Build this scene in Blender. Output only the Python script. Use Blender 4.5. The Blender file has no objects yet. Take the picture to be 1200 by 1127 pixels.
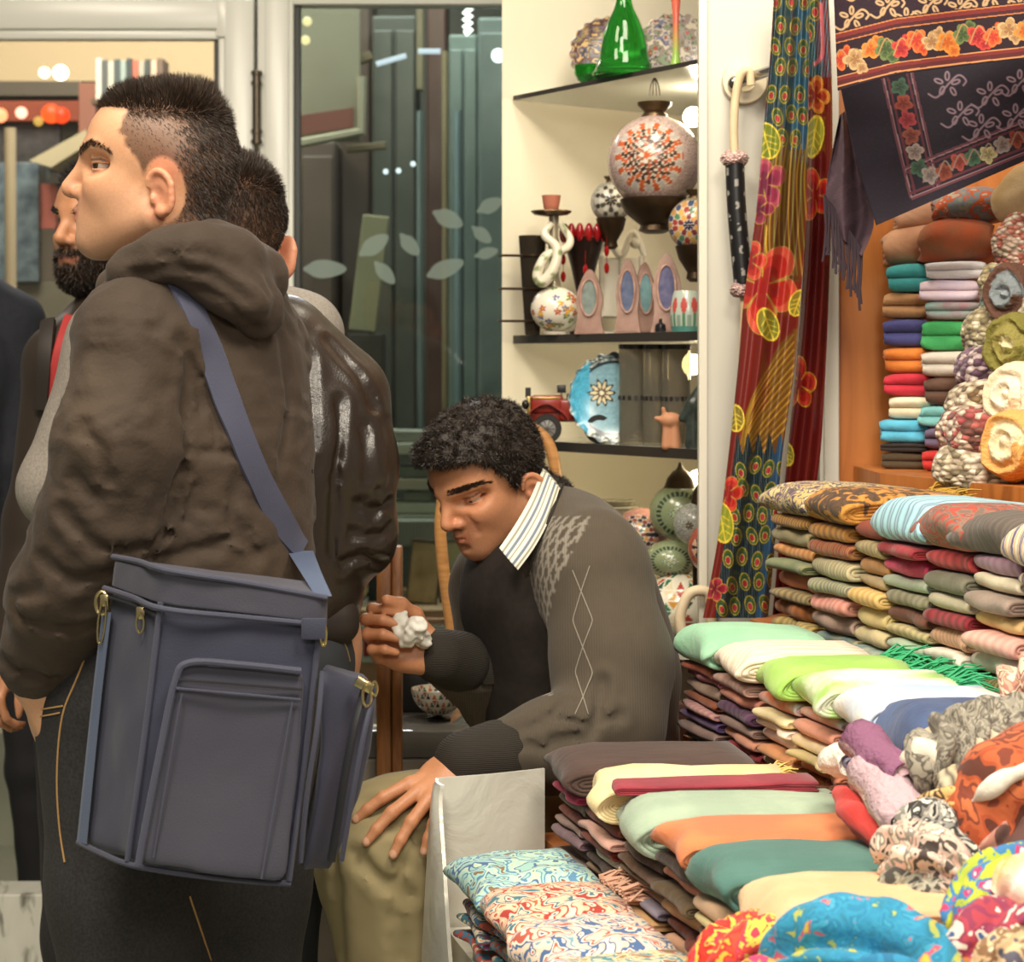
import bpy, bmesh, math, random
import numpy as np
from mathutils import Vector, Matrix
random.seed(7)
RNG = np.random.default_rng(7)
SC = bpy.context.scene
COL = SC.collection
F = 2400.0            # focal length in pixels of the 1200 x 1127 photograph
HOR, CX, EYE = 430.0, 600.0, 1.40
PI = math.pi

def P(px, py, Y):
    """world point at distance Y whose picture falls on (px, py)"""
    return np.array(((px - CX) * Y / F, Y, EYE - (py - HOR) * Y / F))

# ------------------------------------------------------------------ objects
def link(o, parent=None):
    COL.objects.link(o)
    if parent is not None:
        o.parent = parent
    return o

def tag(o, label, cat, group=None, kind=None):
    o['label'] = label
    o['category'] = cat
    if group: o['group'] = group
    if kind: o['kind'] = kind
    return o

def empty(name, loc, label, cat, group=None, rot=(0, 0, 0)):
    o = bpy.data.objects.new(name, None)
    o.location = loc
    o.rotation_euler = rot
    o.empty_display_size = .05
    link(o)
    return tag(o, label, cat, group)

def mesh_from(name, V, Fc, mat, parent=None, smooth=True, origin=None, colors=None, rot=None):
    """world-space verts -> object whose origin sits at `origin` (or at its parent)."""
    V = np.asarray(V, dtype=np.float64).reshape(-1, 3)
    me = bpy.data.meshes.new(name)
    if origin is not None:
        V = V - np.asarray(origin)
    if isinstance(Fc, np.ndarray) and Fc.ndim == 2:
        n, k = Fc.shape
        me.vertices.add(len(V)); me.vertices.foreach_set('co', V.astype(np.float32).ravel())
        me.loops.add(n * k); me.loops.foreach_set('vertex_index', Fc.astype(np.int32).ravel())
        me.polygons.add(n); me.polygons.foreach_set('loop_start', np.arange(0, n * k, k, dtype=np.int32))
        me.update(calc_edges=True)
    else:
        me.from_pydata([tuple(v) for v in V], [], [tuple(f) for f in Fc])
    me.validate()
    if smooth and len(me.polygons):
        me.polygons.foreach_set('use_smooth', np.ones(len(me.polygons), dtype=bool))
    if colors is not None:
        a = me.color_attributes.new('Col', 'FLOAT_COLOR', 'POINT')
        c = np.ones((len(V), 4), dtype=np.float32); c[:, :3] = colors
        a.data.foreach_set('color', c.ravel())
    o = bpy.data.objects.new(name, me)
    if mat is not None: me.materials.append(mat)
    link(o)
    if origin is not None: o.location = origin
    if parent is not None:
        o.parent = parent
        o.matrix_parent_inverse = WM(parent).inverted()
    return o

def WM(o):
    m = Matrix.LocRotScale(o.location, o.rotation_euler, o.scale)
    if o.parent is not None:
        m = WM(o.parent) @ o.matrix_parent_inverse @ m
    return m

class MB:
    """mesh builder: collects shapes and links them as ONE object"""
    def __init__(s):
        s.V, s.Fc, s.C, s.n = [], [], [], 0
    def add(s, V, Fc, c=None):
        V = np.asarray(V, dtype=float).reshape(-1, 3)
        s.V.append(V); s.Fc += [tuple(int(i) + s.n for i in f) for f in Fc]; s.n += len(V)
        if c is not None: s.C.append(np.broadcast_to(np.asarray(c, dtype=float), (len(V), 3)))
        return s
    def box(s, lo, hi, M=None, bev=0.0, c=None):
        lo, hi = np.minimum(lo, hi), np.maximum(lo, hi)
        bm = bmesh.new(); bmesh.ops.create_cube(bm, size=1)
        for v in bm.verts:
            v.co = Vector([(lo[i] + hi[i]) / 2 + v.co[i] * (hi[i] - lo[i]) for i in range(3)])
        if bev > 0:
            bmesh.ops.bevel(bm, geom=bm.edges[:], offset=bev, segments=2, affect='EDGES', profile=.5)
        return s.bm(bm, M, c)
    def bm(s, bm, M=None, c=None):
        bm.verts.index_update()
        V = np.array([v.co[:] for v in bm.verts]); Fc = [[v.index for v in f.verts] for f in bm.faces]
        bm.free()
        if M is not None:
            M = np.array(M); V = V @ M[:3, :3].T + M[:3, 3]
        return s.add(V, Fc, c)
    def tube(s, path, r, n=10, closed=False, cap=True, c=None, flat=1.0, up=None):
        path = np.asarray(path, dtype=float); m = len(path)
        r = np.broadcast_to(np.asarray(r, dtype=float), (m,))
        T = np.gradient(path, axis=0) if not closed else (np.roll(path, -1, 0) - np.roll(path, 1, 0))
        T /= np.linalg.norm(T, axis=1)[:, None] + 1e-12
        u = np.array(up if up is not None else ((0, 0, 1) if abs(T[0][2]) < .9 else (1, 0, 0)), dtype=float)
        V = []
        for i in range(m):
            a = u - T[i] * u.dot(T[i]); a /= np.linalg.norm(a) + 1e-12
            if up is None: u = a
            b = np.cross(T[i], a)
            for k in range(n):
                t = 2 * PI * k / n
                V.append(path[i] + r[i] * (math.cos(t) * a * flat + math.sin(t) * b))
        Fc = []
        for i in range(m if closed else m - 1):
            for k in range(n):
                j = (i + 1) % m
                Fc.append((i * n + k, i * n + (k + 1) % n, j * n + (k + 1) % n, j * n + k))
        if cap and not closed:
            Fc.append(tuple(range(n))[::-1]); Fc.append(tuple((m - 1) * n + k for k in range(n)))
        return s.add(V, Fc, c)
    def lathe(s, prof, centre, n=32, axis=None, c=None, M=None):
        """prof: (radius, height) pairs"""
        V, Fc = [], []
        for r, h in prof:
            for k in range(n):
                t = 2 * PI * k / n
                V.append((r * math.cos(t), r * math.sin(t), h))
        m = len(prof)
        for i in range(m - 1):
            for k in range(n):
                Fc.append((i * n + k, i * n + (k + 1) % n, (i + 1) * n + (k + 1) % n, (i + 1) * n + k))
        if prof[0][0] > 1e-5: Fc.append(tuple(range(n))[::-1])
        if prof[-1][0] > 1e-5: Fc.append(tuple((m - 1) * n + k for k in range(n)))
        V = np.array(V)
        if M is not None: V = V @ np.array(M)[:3, :3].T
        return s.add(V + np.asarray(centre), Fc, c)
    def ball(s, c0, r, n=16, M=None, c=None):
        r = np.broadcast_to(np.asarray(r, dtype=float), (3,))
        bm = bmesh.new(); bmesh.ops.create_uvsphere(bm, u_segments=n, v_segments=max(6, n // 2 + 2), radius=1)
        for v in bm.verts: v.co = Vector([v.co[i] * r[i] for i in range(3)])
        T = np.eye(4)
        if M is not None: T[:3, :3] = np.array(M)[:3, :3]
        T[:3, 3] = c0
        return s.bm(bm, T, c)
    def prism(s, pts, thick, c=None):
        """planar outline pts (3D, in order) extruded by vector `thick`"""
        pts = np.asarray(pts, dtype=float); n = len(pts)
        V = np.vstack([pts, pts + np.asarray(thick)])
        Fc = [tuple(range(n))[::-1], tuple(range(n, 2 * n))] + [(i, (i + 1) % n, n + (i + 1) % n, n + i) for i in range(n)]
        return s.add(V, Fc, c)
    def build(s, name, mat, parent=None, smooth=True, origin=None):
        V = np.vstack(s.V)
        C = np.vstack(s.C) if s.C else None
        if parent is None and origin is None:
            lo, hi = V.min(0), V.max(0)
            origin = ((lo[0] + hi[0]) / 2, (lo[1] + hi[1]) / 2, lo[2])
        if parent is not None and origin is None:
            origin = V.mean(0)
        o = mesh_from(name, V, s.Fc, mat, parent, False, origin, C)
        if smooth:
            o.data.polygons.foreach_set('use_smooth', np.ones(len(o.data.polygons), dtype=bool))
            o.data.set_sharp_from_angle(angle=math.radians(40))
        return o

def catmull(pts, n=8, closed=False):
    pts = np.asarray(pts, dtype=float); m = len(pts); out = []
    for i in range(m if closed else m - 1):
        g = (lambda j: pts[j % m]) if closed else (lambda j: pts[min(max(j, 0), m - 1)])
        p0, p1, p2, p3 = g(i - 1), g(i), g(i + 1), g(i + 2)
        for t in np.linspace(0, 1, n, endpoint=False):
            out.append(.5 * (2 * p1 + (p2 - p0) * t + (2 * p0 - 5 * p1 + 4 * p2 - p3) * t * t + (3 * p1 - p0 - 3 * p2 + p3) * t ** 3))
    if not closed: out.append(pts[-1])
    return np.array(out)

def copy_tree(o, parent=None):
    c = o.copy(); COL.objects.link(c)
    if parent is not None: c.parent = parent
    for ch in list(o.children): copy_tree(ch, c)
    return c

def strip(A, B, nu, nv, thick, colfn, bulge=0.0, nrm=(0, -1, 0)):
    A, B = catmull(A, 10), catmull(B, 10); t = np.linspace(0, 1, nv)
    ev = lambda L: np.stack([np.interp(t, np.linspace(0, 1, len(L)), L[:, k]) for k in range(3)], 1)
    A, B = ev(A), ev(B); V, C, Fc = [], [], []; nrm = np.asarray(nrm, float)
    for s_ in (0, 1):
        for i in range(nv):
            for j in range(nu):
                u = j / (nu - 1)
                V.append(A[i] * (1 - u) + B[i] * u + nrm * (bulge * math.sin(PI * u) + (0 if s_ else -thick))); C.append(colfn(u, t[i]))
    ix = lambda s_, i, j: (s_ * nv + i) * nu + j
    for i in range(nv - 1):
        for j in range(nu - 1):
            Fc.append((ix(1, i, j), ix(1, i, j + 1), ix(1, i + 1, j + 1), ix(1, i + 1, j))); Fc.append((ix(0, i, j), ix(0, i + 1, j), ix(0, i + 1, j + 1), ix(0, i, j + 1)))
    for j in range(nu - 1):
        Fc.append((ix(0, 0, j), ix(0, 0, j + 1), ix(1, 0, j + 1), ix(1, 0, j))); Fc.append((ix(0, nv - 1, j + 1), ix(0, nv - 1, j), ix(1, nv - 1, j), ix(1, nv - 1, j + 1)))
    for i in range(nv - 1):
        Fc.append((ix(0, i + 1, 0), ix(0, i, 0), ix(1, i, 0), ix(1, i + 1, 0))); Fc.append((ix(0, i, nu - 1), ix(0, i + 1, nu - 1), ix(1, i + 1, nu - 1), ix(1, i, nu - 1)))
    return np.array(V), np.array(Fc), np.array(C)

# ------------------------------------------------------------------ noise
def _hash(ix, iy, iz, s):
    h = (ix.astype(np.int64) * 374761393 + iy.astype(np.int64) * 668265263 + iz.astype(np.int64) * 2147483647 + s * 144269) & 0x7fffffff
    h = ((h ^ (h >> 13)) * 1274126177) & 0x7fffffff
    h = (h ^ (h >> 16)) & 0xffff
    return h.astype(np.float32) / 32767.5 - 1.0

def noise(p, scale=1.0, seed=0):
    p = np.asarray(p, dtype=np.float32) * scale + np.float32(seed * 13.7 + 100)
    i = np.floor(p).astype(np.int64); f = p - i
    f = f * f * (3 - 2 * f)
    x, y, z = i[..., 0], i[..., 1], i[..., 2]
    fx, fy, fz = f[..., 0], f[..., 1], f[..., 2]
    r = 0
    for dx in (0, 1):
        for dy in (0, 1):
            for dz in (0, 1):
                w = (fx if dx else 1 - fx) * (fy if dy else 1 - fy) * (fz if dz else 1 - fz)
                r = r + w * _hash(x + dx, y + dy, z + dz, seed)
    return r

def fbm(p, scale=1.0, seed=0, octs=3):
    r, a = 0, 1.0
    for k in range(octs):
        r = r + a * noise(p, scale * 2 ** k, seed + k); a *= .5
    return r / 1.75

# ------------------------------------------------------------------ distance fields
class Field:
    """smooth union of tapered capsules, ellipsoids and boxes, meshed by surface nets"""
    def __init__(s):
        s.prims, s.post = [], []
    def cap(s, a, b, ra, rb=None, k=.02, sub=False):
        a, b = np.asarray(a, float), np.asarray(b, float); rb = ra if rb is None else rb
        def f(p):
            ba = b - a; pa = p - a
            h = np.clip(pa @ ba / (ba @ ba + 1e-12), 0, 1)
            return np.linalg.norm(pa - h[:, None] * ba, axis=1) - (ra + (rb - ra) * h)
        s.prims.append((f, (a + b) / 2, np.linalg.norm(b - a) / 2 + max(ra, rb), k, sub)); return s
    def chain(s, pts, rs, k=.02, sub=False):
        for i in range(len(pts) - 1): s.cap(pts[i], pts[i + 1], rs[i], rs[i + 1], k, sub)
        return s
    def ell(s, c, r, R=None, k=.02, sub=False):
        c = np.asarray(c, float); r = np.broadcast_to(np.asarray(r, float), (3,)); R = np.eye(3) if R is None else np.asarray(R, float)
        def f(p):
            q = (p - c) @ R                    # columns of R = local axes
            k0 = np.linalg.norm(q / r, axis=1); k1 = np.linalg.norm(q / (r * r), axis=1)
            return np.where(k0 < 1e-6, -r.min(), k0 * (k0 - 1) / (k1 + 1e-9))
        s.prims.append((f, c, r.max(), k, sub)); return s
    def rbox(s, c, h, rad, R=None, k=.02, sub=False):
        c = np.asarray(c, float); h = np.asarray(h, float); R = np.eye(3) if R is None else np.asarray(R, float)
        def f(p):
            q = np.abs((p - c) @ R) - (h - rad)
            return np.linalg.norm(np.maximum(q, 0), axis=1) + np.minimum(q.max(1), 0) - rad
        s.prims.append((f, c, np.linalg.norm(h), k, sub)); return s
    def eval(s, pts, blk=None, bc=None, br=0):
        n = len(pts); d = np.full(n, .5)
        for f, c, rad, k, sub in s.prims:
            if bc is not None:
                near = np.linalg.norm(bc - c, axis=1) < rad + br + .06
                idx = np.nonzero(near[blk])[0]
                if not len(idx): continue
            else:
                idx = np.nonzero(np.linalg.norm(pts - c, axis=1) < rad + .25)[0]
                if not len(idx): continue
            e = f(pts[idx]); a = d[idx]
            if sub:
                e = -e; h = np.clip(.5 + .5 * (e - a) / k, 0, 1); d[idx] = a + (e - a) * h + k * h * (1 - h)
            else:
                h = np.clip(.5 + .5 * (a - e) / k, 0, 1); d[idx] = a + (e - a) * h - k * h * (1 - h)
        for g in s.post: d = g(pts, d)
        return d
    def mesh(s, vox, lo=None, hi=None):
        B = 8
        if lo is None:
            L = np.array([c - r for f, c, r, k, sub in s.prims if not sub]); H = np.array([c + r for f, c, r, k, sub in s.prims if not sub])
            lo, hi = L.min(0) - .04, H.max(0) + .04
        lo, hi = np.asarray(lo, float), np.asarray(hi, float)
        nb = np.ceil((hi - lo) / (vox * B)).astype(int)
        g = np.stack(np.meshgrid(*[np.arange(k) for k in nb], indexing='ij'), -1).reshape(-1, 3)
        bc = lo + (g + .5) * vox * B
        half = vox * B * math.sqrt(3) / 2
        d0 = s.eval(bc)
        g = g[np.abs(d0) < half + .03]; bc = lo + (g + .5) * vox * B
        c1 = np.arange(B + 1); off = np.stack(np.meshgrid(c1, c1, c1, indexing='ij'), -1).reshape(-1, 3)
        N = nb * B + 2
        cells_id, cells_v, quads = [], [], []
        for q in range(0, len(g), 600):
            gg, bb = g[q:q + 600], bc[q:q + 600]
            ijk = (gg[:, None, :] * B + off[None]).reshape(-1, 3)
            blk = np.repeat(np.arange(len(gg)), len(off))
            d = s.eval(lo + ijk * vox, blk, bb, half).reshape(-1, B + 1, B + 1, B + 1)
            d = np.where(d == 0, 1e-9, d)
            sg = d < 0
            corners = [(a, b, c) for a in (0, 1) for b in (0, 1) for c in (0, 1)]
            tot = sum(sg[:, a:B + a, b:B + b, c:B + c].astype(np.int8) for a, b, c in corners)
            act = (tot > 0) & (tot < 8)
            w = np.nonzero(act)
            if not len(w[0]): continue
            base = gg[w[0]] * B + np.stack(w[1:], -1)
            D = {(a, b, c): d[w[0], w[1] + a, w[2] + b, w[3] + c] for a, b, c in corners}
            acc = np.zeros((len(base), 3)); cnt = np.zeros(len(base))
            for a in corners:
                for ax in range(3):
                    if a[ax] == 0:
                        b = list(a); b[ax] = 1; b = tuple(b)
                        m = (D[a] < 0) != (D[b] < 0)
                        t = np.where(m, D[a] / (D[a] - D[b] + 1e-12), 0)
                        pt = np.tile(np.array(a, float), (len(base), 1)); pt[:, ax] = t
                        acc += pt * m[:, None]; cnt += m
            cells_v.append(lo + (base + acc / cnt[:, None]) * vox)
            cells_id.append((base[:, 0] * N[1] + base[:, 1]) * N[2] + base[:, 2])
            for ax in range(3):
                b = [0, 0, 0]; b[ax] = 1
                m = (D[(0, 0, 0)] < 0) != (D[tuple(b)] < 0)
                if m.any():
                    e = base[m]; flip = D[(0, 0, 0)][m] < 0
                    u, v = (ax + 1) % 3, (ax + 2) % 3
                    du = np.zeros(3, int); du[u] = 1; dv = np.zeros(3, int); dv[v] = 1
                    ids = [(e2[:, 0] * N[1] + e2[:, 1]) * N[2] + e2[:, 2] for e2 in (e, e - du, e - du - dv, e - dv)]
                    Q = np.stack(ids, -1); Q[~flip] = Q[~flip][:, ::-1]
                    quads.append(Q)
        ids = np.concatenate(cells_id); V = np.concatenate(cells_v); Q = np.concatenate(quads)
        ids, first = np.unique(ids, return_index=True); V = V[first]
        pos = np.searchsorted(ids, Q); pos = np.minimum(pos, len(ids) - 1)
        ok = (ids[pos] == Q).all(1)
        return V, pos[ok]

def folds(amp, scale, seed, axis=(1, 1, 1), ridge=.5):
    ax = np.asarray(axis, float)
    def g(p, d):
        m = np.abs(d) < .05
        if not m.any(): return d
        q = p[m] * ax
        wq = q + .035 * np.stack([noise(q, scale * .6, seed + 5), noise(q, scale * .6, seed + 6), noise(q, scale * .6, seed + 7)], -1)
        n1 = noise(wq, scale, seed); r = 1 - np.abs(n1) * 2
        d = d.copy(); d[m] += -amp * (ridge * r + (1 - ridge) * noise(wq, scale * .5, seed + 2))
        return d
    return g

def relax(V, Q, it=1, lam=.5):
    for _ in range(it):
        acc = np.zeros_like(V); cnt = np.zeros(len(V))
        for a in range(4):
            b = (a + 1) % 4
            np.add.at(acc, Q[:, a], V[Q[:, b]]); np.add.at(cnt, Q[:, a], 1)
            np.add.at(acc, Q[:, b], V[Q[:, a]]); np.add.at(cnt, Q[:, b], 1)
        V = V + lam * (acc / np.maximum(cnt, 1)[:, None] - V)
    return V

def normals(V, Q):
    n = np.cross(V[Q[:, 2]] - V[Q[:, 0]], V[Q[:, 3]] - V[Q[:, 1]])
    N = np.zeros_like(V)
    for a in range(4): np.add.at(N, Q[:, a], n)
    return N / (np.linalg.norm(N, axis=1)[:, None] + 1e-12)

def rotm(ax, ang):
    return np.array(Matrix.Rotation(ang, 3, ax))

def frame(fwd, up=(0, 0, 1)):
    """columns: forward, left, up"""
    f = np.asarray(fwd, float); f /= np.linalg.norm(f)
    l = np.cross(np.asarray(up, float), f); l /= np.linalg.norm(l)
    return np.stack([f, l, np.cross(f, l)], 1)

# ------------------------------------------------------------------ materials
def lin(c):
    """#rrggbb or 0-255 tuple, sRGB -> linear"""
    if isinstance(c, str):
        c = c.lstrip('#'); c = tuple(int(c[i:i + 2], 16) for i in (0, 2, 4))
    out = []
    for v in c:
        v = v / 255.0
        out.append(v / 12.92 if v <= .04045 else ((v + .055) / 1.055) ** 2.4)
    return tuple(out)

class Mat:
    def __init__(s, name):
        s.m = bpy.data.materials.new(name); s.m.use_nodes = True
        s.t = s.m.node_tree; s.b = s.t.nodes['Principled BSDF']
    def n(s, kind, **kw):
        x = s.t.nodes.new(kind)
        for k, v in kw.items():
            if k in x.inputs: x.inputs[k].default_value = v
            else: setattr(x, k, v)
        return x
    def l(s, a, b): s.t.links.new(a, b)
    def set(s, **kw):
        for k, v in kw.items():
            k = k.replace('_', ' ')
            i = s.b.inputs[k]
            i.default_value = (*v, 1) if (hasattr(v, '__len__') and len(v) == 3 and i.type == 'RGBA') else v
        return s
    def coord(s, scale=(1, 1, 1), rot=(0, 0, 0), kind='Object'):
        tc = s.n('ShaderNodeTexCoord'); mp = s.n('ShaderNodeMapping')
        mp.inputs['Scale'].default_value = scale; mp.inputs['Rotation'].default_value = rot
        s.l(tc.outputs[kind], mp.inputs['Vector']); return mp.outputs['Vector']
    def ramp(s, fac, stops, interp='LINEAR'):
        r = s.n('ShaderNodeValToRGB'); r.color_ramp.interpolation = interp
        e = r.color_ramp.elements
        while len(e) < len(stops): e.new(.5)
        for k, (p, c) in enumerate(stops):
            e[k].position = p; e[k].color = (*c, 1)
        s.l(fac, r.inputs['Fac']); return r.outputs['Color']
    def mix(s, fac, a, b, mode='MIX'):
        x = s.n('ShaderNodeMix'); x.data_type = 'RGBA'; x.blend_type = mode
        for v, i in ((fac, 0), (a, 6), (b, 7)):
            if hasattr(v, 'node'): s.l(v, x.inputs[i])
            elif i == 0: x.inputs[0].default_value = v
            else: x.inputs[i].default_value = (*v, 1)
        return x.outputs[2]
    def bump(s, h, strength=.3, dist=.002):
        b = s.n('ShaderNodeBump', Strength=strength, Distance=dist)
        s.l(h, b.inputs['Height']); s.l(b.outputs['Normal'], s.b.inputs['Normal']); return s
    def color(s, out): s.l(out, s.b.inputs['Base Color']); return s

_cache = {}
def plain(c, rough=.6, metal=0, name=None, **kw):
    c = lin(c) if isinstance(c, str) else c
    key = ('p', c, rough, metal, tuple(kw.items()))
    if key not in _cache:
        _cache[key] = Mat(name or 'surface').set(Base_Color=c, Roughness=rough, Metallic=metal, **kw).m
    return _cache[key]

def noisy(c1, c2, scale=8, rough=.6, metal=0, bump=.2, bscale=60, bdist=.002, name='surface', detail=4, **kw):
    M = Mat(name).set(Roughness=rough, Metallic=metal, **kw)
    v = M.coord()
    t = M.n('ShaderNodeTexNoise', Scale=scale, Detail=detail); M.l(v, t.inputs['Vector'])
    M.color(M.ramp(t.outputs['Fac'], [(.3, lin(c1)), (.7, lin(c2))]))
    if bump:
        t2 = M.n('ShaderNodeTexNoise', Scale=bscale, Detail=3); M.l(v, t2.inputs['Vector'])
        M.bump(t2.outputs['Fac'], bump, bdist)
    return M.m

def painted(name, rough=.6, metal=0, bscale=0, bump=.2, bdist=.001, wave=None, **kw):
    """colour comes from the mesh's own pattern (attribute Col)"""
    M = Mat(name).set(Roughness=rough, Metallic=metal, **kw)
    a = M.n('ShaderNodeAttribute', attribute_name='Col'); M.color(a.outputs['Color'])
    if bscale:
        t = M.n('ShaderNodeTexNoise', Scale=bscale, Detail=3); M.l(M.coord(), t.inputs['Vector'])
        M.bump(t.outputs['Fac'], bump, bdist)
    if wave:
        t = M.n('ShaderNodeTexWave', Scale=wave, Distortion=1.0); t.bands_direction = 'X'; M.l(M.coord(), t.inputs['Vector'])
        M.bump(t.outputs['Fac'], bump, bdist)
    return M.m

def wood(c1, c2, scale=(4, 40, 4), rough=.45, name='wood'):
    M = Mat(name).set(Roughness=rough)
    t = M.n('ShaderNodeTexNoise', Scale=3.0, Detail=6, Distortion=1.2); M.l(M.coord(scale), t.inputs['Vector'])
    M.color(M.ramp(t.outputs['Fac'], [(.3, lin(c1)), (.68, lin(c2))]))
    M.bump(t.outputs['Fac'], .08, .001)
    return M.m

def emit(c, power, name='lamp glow'):
    m = Mat(name); m.set(Base_Color=(0, 0, 0), Emission_Color=lin(c), Emission_Strength=power); return m.m

def glass(c='#ffffff', rough=.0, ior=1.45, name='glass'):
    return Mat(name).set(Base_Color=lin(c), Roughness=rough, IOR=ior, Transmission_Weight=1.0).m

def pane(tint='#dfe8e4', spec=.1, name='window glass'):
    """thin sheet glass: clear straight through plus a mirror layer (no refraction, both hold for every ray)"""
    M = Mat(name); t = M.t
    tr = M.n('ShaderNodeBsdfTransparent'); tr.inputs['Color'].default_value = (*lin(tint), 1)
    gl = M.n('ShaderNodeBsdfGlossy'); gl.inputs['Roughness'].default_value = .02
    fr = M.n('ShaderNodeFresnel', IOR=1.5)
    mx = M.n('ShaderNodeMixShader'); M.l(fr.outputs[0], mx.inputs[0]); M.l(tr.outputs[0], mx.inputs[1]); M.l(gl.outputs[0], mx.inputs[2])
    M.l(mx.outputs[0], t.nodes['Material Output'].inputs['Surface'])
    return M.m
# ================================================================== setting
def struct(mb, name, mat, parent=None, smooth=False):
    o = mb.build(name, mat, parent, smooth=smooth)
    if parent is None: o['kind'] = 'structure'
    return o

cream = noisy('#d8d0b8', '#e2dac4', 2, .7, bump=.05, bscale=200, name='cream painted plaster')
white_pvc = noisy('#dcdcd2', '#e6e6de', 1.5, .28, bump=0, name='white plastic frame')
white_wall = noisy('#bdb9ac', '#c8c5ba', 3, .6, bump=.05, bscale=150, name='white painted board')
floor_m = noisy('#8d9080', '#a5a796', 3, .35, bump=.1, bscale=30, name='grey green stone floor')
dark_edge = plain('#2c2823', .35, name='dark glass edge')

struct(MB().box((-5, -2, -.1), (4, 11, 0)), 'floor', floor_m)
# niche wall behind the glass shelves, runs slightly away to the right
wl, wr = np.array((-.0205, 4.20, 0)), np.array((1.3, 5.16, 0))
nrm = np.array((-(wr - wl)[1], (wr - wl)[0], 0)); nrm /= np.linalg.norm(nrm)
struct(MB().prism([wl, wr, wr + nrm * .12, wl + np.array((.03, .16, 0))], (0, 0, 3.0)), 'wall_back', cream)
# end wall that hides the right ends of the shelves
pl, pr = P(820, 0, 3.60)[0], P(946, 0, 3.60)[0]
struct(MB().box((pl, 3.60, 0), (pr, 3.645, 3.0)), 'wall_pillar', white_wall)
struct(MB().box((pl - .002, 3.594, 0), (pl + .0135, 3.60, 3.0), bev=.002), 'trim_1', noisy('#cfc9b8', '#d8d3c4', 3, .5, bump=0))
struct(MB().box((pr, 3.64, 0), (pr + .04, 3.65, 3.0)), 'wall_recess', plain('#2a2622', .5))
tx0, tx1 = P(966, 0, 3.58)[0], P(983, 0, 3.58)[0]
struct(MB().box((tx0, 3.575, 0), (tx1, 3.64, 3.0), bev=.002).box((tx0 - .006, 3.59, 0), (tx0, 3.63, 3.0)), 'trim_2', white_wall)
M = Mat('orange brown veneer').set(Roughness=.38)
v = M.coord((9, 9, .9))
t = M.n('ShaderNodeTexNoise', Scale=2.2, Detail=5, Distortion=1.4); M.l(v, t.inputs['Vector'])
M.color(M.ramp(t.outputs['Fac'], [(.28, lin('#8a4d22')), (.45, lin('#b56d33')), (.7, lin('#c47c3e'))]))
veneer = M.m
struct(MB().box((tx1, 3.60, 0), (1.75, 3.64, 3.0)), 'wall_right', veneer)

# glazed shopfront
YG = 6.0
g = lambda px, py, Y=YG: P(px, py, Y)
def bar(mb, px0, py0, px1, py1, y0, y1, bev=.004):
    a, b = P(px0, py0, YG), P(px1, py1, YG)
    return mb.box((a[0], YG + y0, b[2]), (b[0], YG + y1, a[2]), bev=bev)
w = empty('window_1', (g(465, 0)[0], YG, 0), 'wide shop window pane in white frame with etched leaves', 'window'); w['kind'] = 'structure'
del w['category']; del w['label']
mb = MB(); bar(mb, 303, -60, 345, 1010, -.03, .05); bar(mb, 345, -60, 660, 7, -.03, .05); bar(mb, 312, -60, 340, 1010, -.04, -.03)
mb.build('window_frame', white_pvc, w)
mb = MB(); bar(mb, 345, 7, 352, 1000, -.01, .03, .001); mb.build('gasket', plain('#2b2f2d', .5), w)
mb = MB(); bar(mb, 349, 7, 660, 1000, .005, .012, 0); mb.build('glass', pane('#ccd2cc'), w, smooth=False)
leafm = Mat('etched frost').set(Base_Color=lin('#a9bcb4'), Roughness=.7, Alpha=.42).m
for (px, py, L, W, a) in ((383, 315, 46, 21, 0), (440, 286, 36, 20, 35), (452, 321, 30, 16, -48), (481, 288, 28, 17, -50), (524, 314, 42, 20, 22),
                          (527, 257, 34, 20, -25), (566, 276, 24, 15, -40), (576, 240, 28, 17, 25), (572, 296, 24, 13, 15)):
    c = g(px, py); k = YG / F; pts = []
    for q in range(26):
        t = 2 * PI * q / 26
        x = math.cos(t) * L / 2; z = math.sin(t) * W / 2 * (1 - .25 * math.cos(t))
        if abs(t - PI) < .3: x -= 5; z *= .6
        ca, sa = math.cos(math.radians(a)), math.sin(math.radians(a))
        pts.append((c[0] + (x * ca - z * sa) * k, YG + .003, c[2] + (x * sa + z * ca) * k))
    MB().prism(pts, (0, .0015, 0)).build('etched_leaf', leafm, w, smooth=False)
d = empty('door_1', (g(130, 0)[0], YG, 0), 'x', 'x'); d['kind'] = 'structure'; del d['category']; del d['label']
mb = MB(); bar(mb, -220, 1, 258, 36, -.035, .03, .006); bar(mb, -220, 36, 262, 47, -.02, .03, .004)
bar(mb, 265, 1, 299, 1005, -.035, .03, .006); bar(mb, 257, 36, 265, 1005, -.02, .03, .004); bar(mb, 255, 1, 268, 45, -.034, .03, .003)
mb.build('door_frame', white_pvc, d)
mb = MB(); bar(mb, 299, -40, 303, 1005, .0, .03, 0); bar(mb, -220, -4, 303, 1, 0, .03, 0); bar(mb, 251, 47, 257, 1005, -.004, .02, 0); mb.build('gasket', plain('#33302a', .5), d)
mb = MB(); bar(mb, -220, 47, 255, 860, .005, .012, 0); mb.build('glass', pane('#e9e4da'), d, smooth=False)
mb = MB(); bar(mb, -220, 860, 258, 1005, -.01, .02, .004); mb.build('lower_panel', noisy('#a2a493', '#b0b29f', 2, .4, bump=0), d)
mb = MB(); k = YG / F
c = g(303, 128); mb.tube([c + (0, -.045, -40 * k), c + (0, -.045, 40 * k)], 5 * k, 12)
for q in (-40, -28, 28, 40): mb.tube([c + (0, -.045, (q - 2) * k), c + (0, -.045, (q + 2) * k)], 6.5 * k, 12)
mb.tube([c + (0, -.045, -52 * k), c + (0, -.045, -40 * k)], 3 * k, 8)
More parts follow.
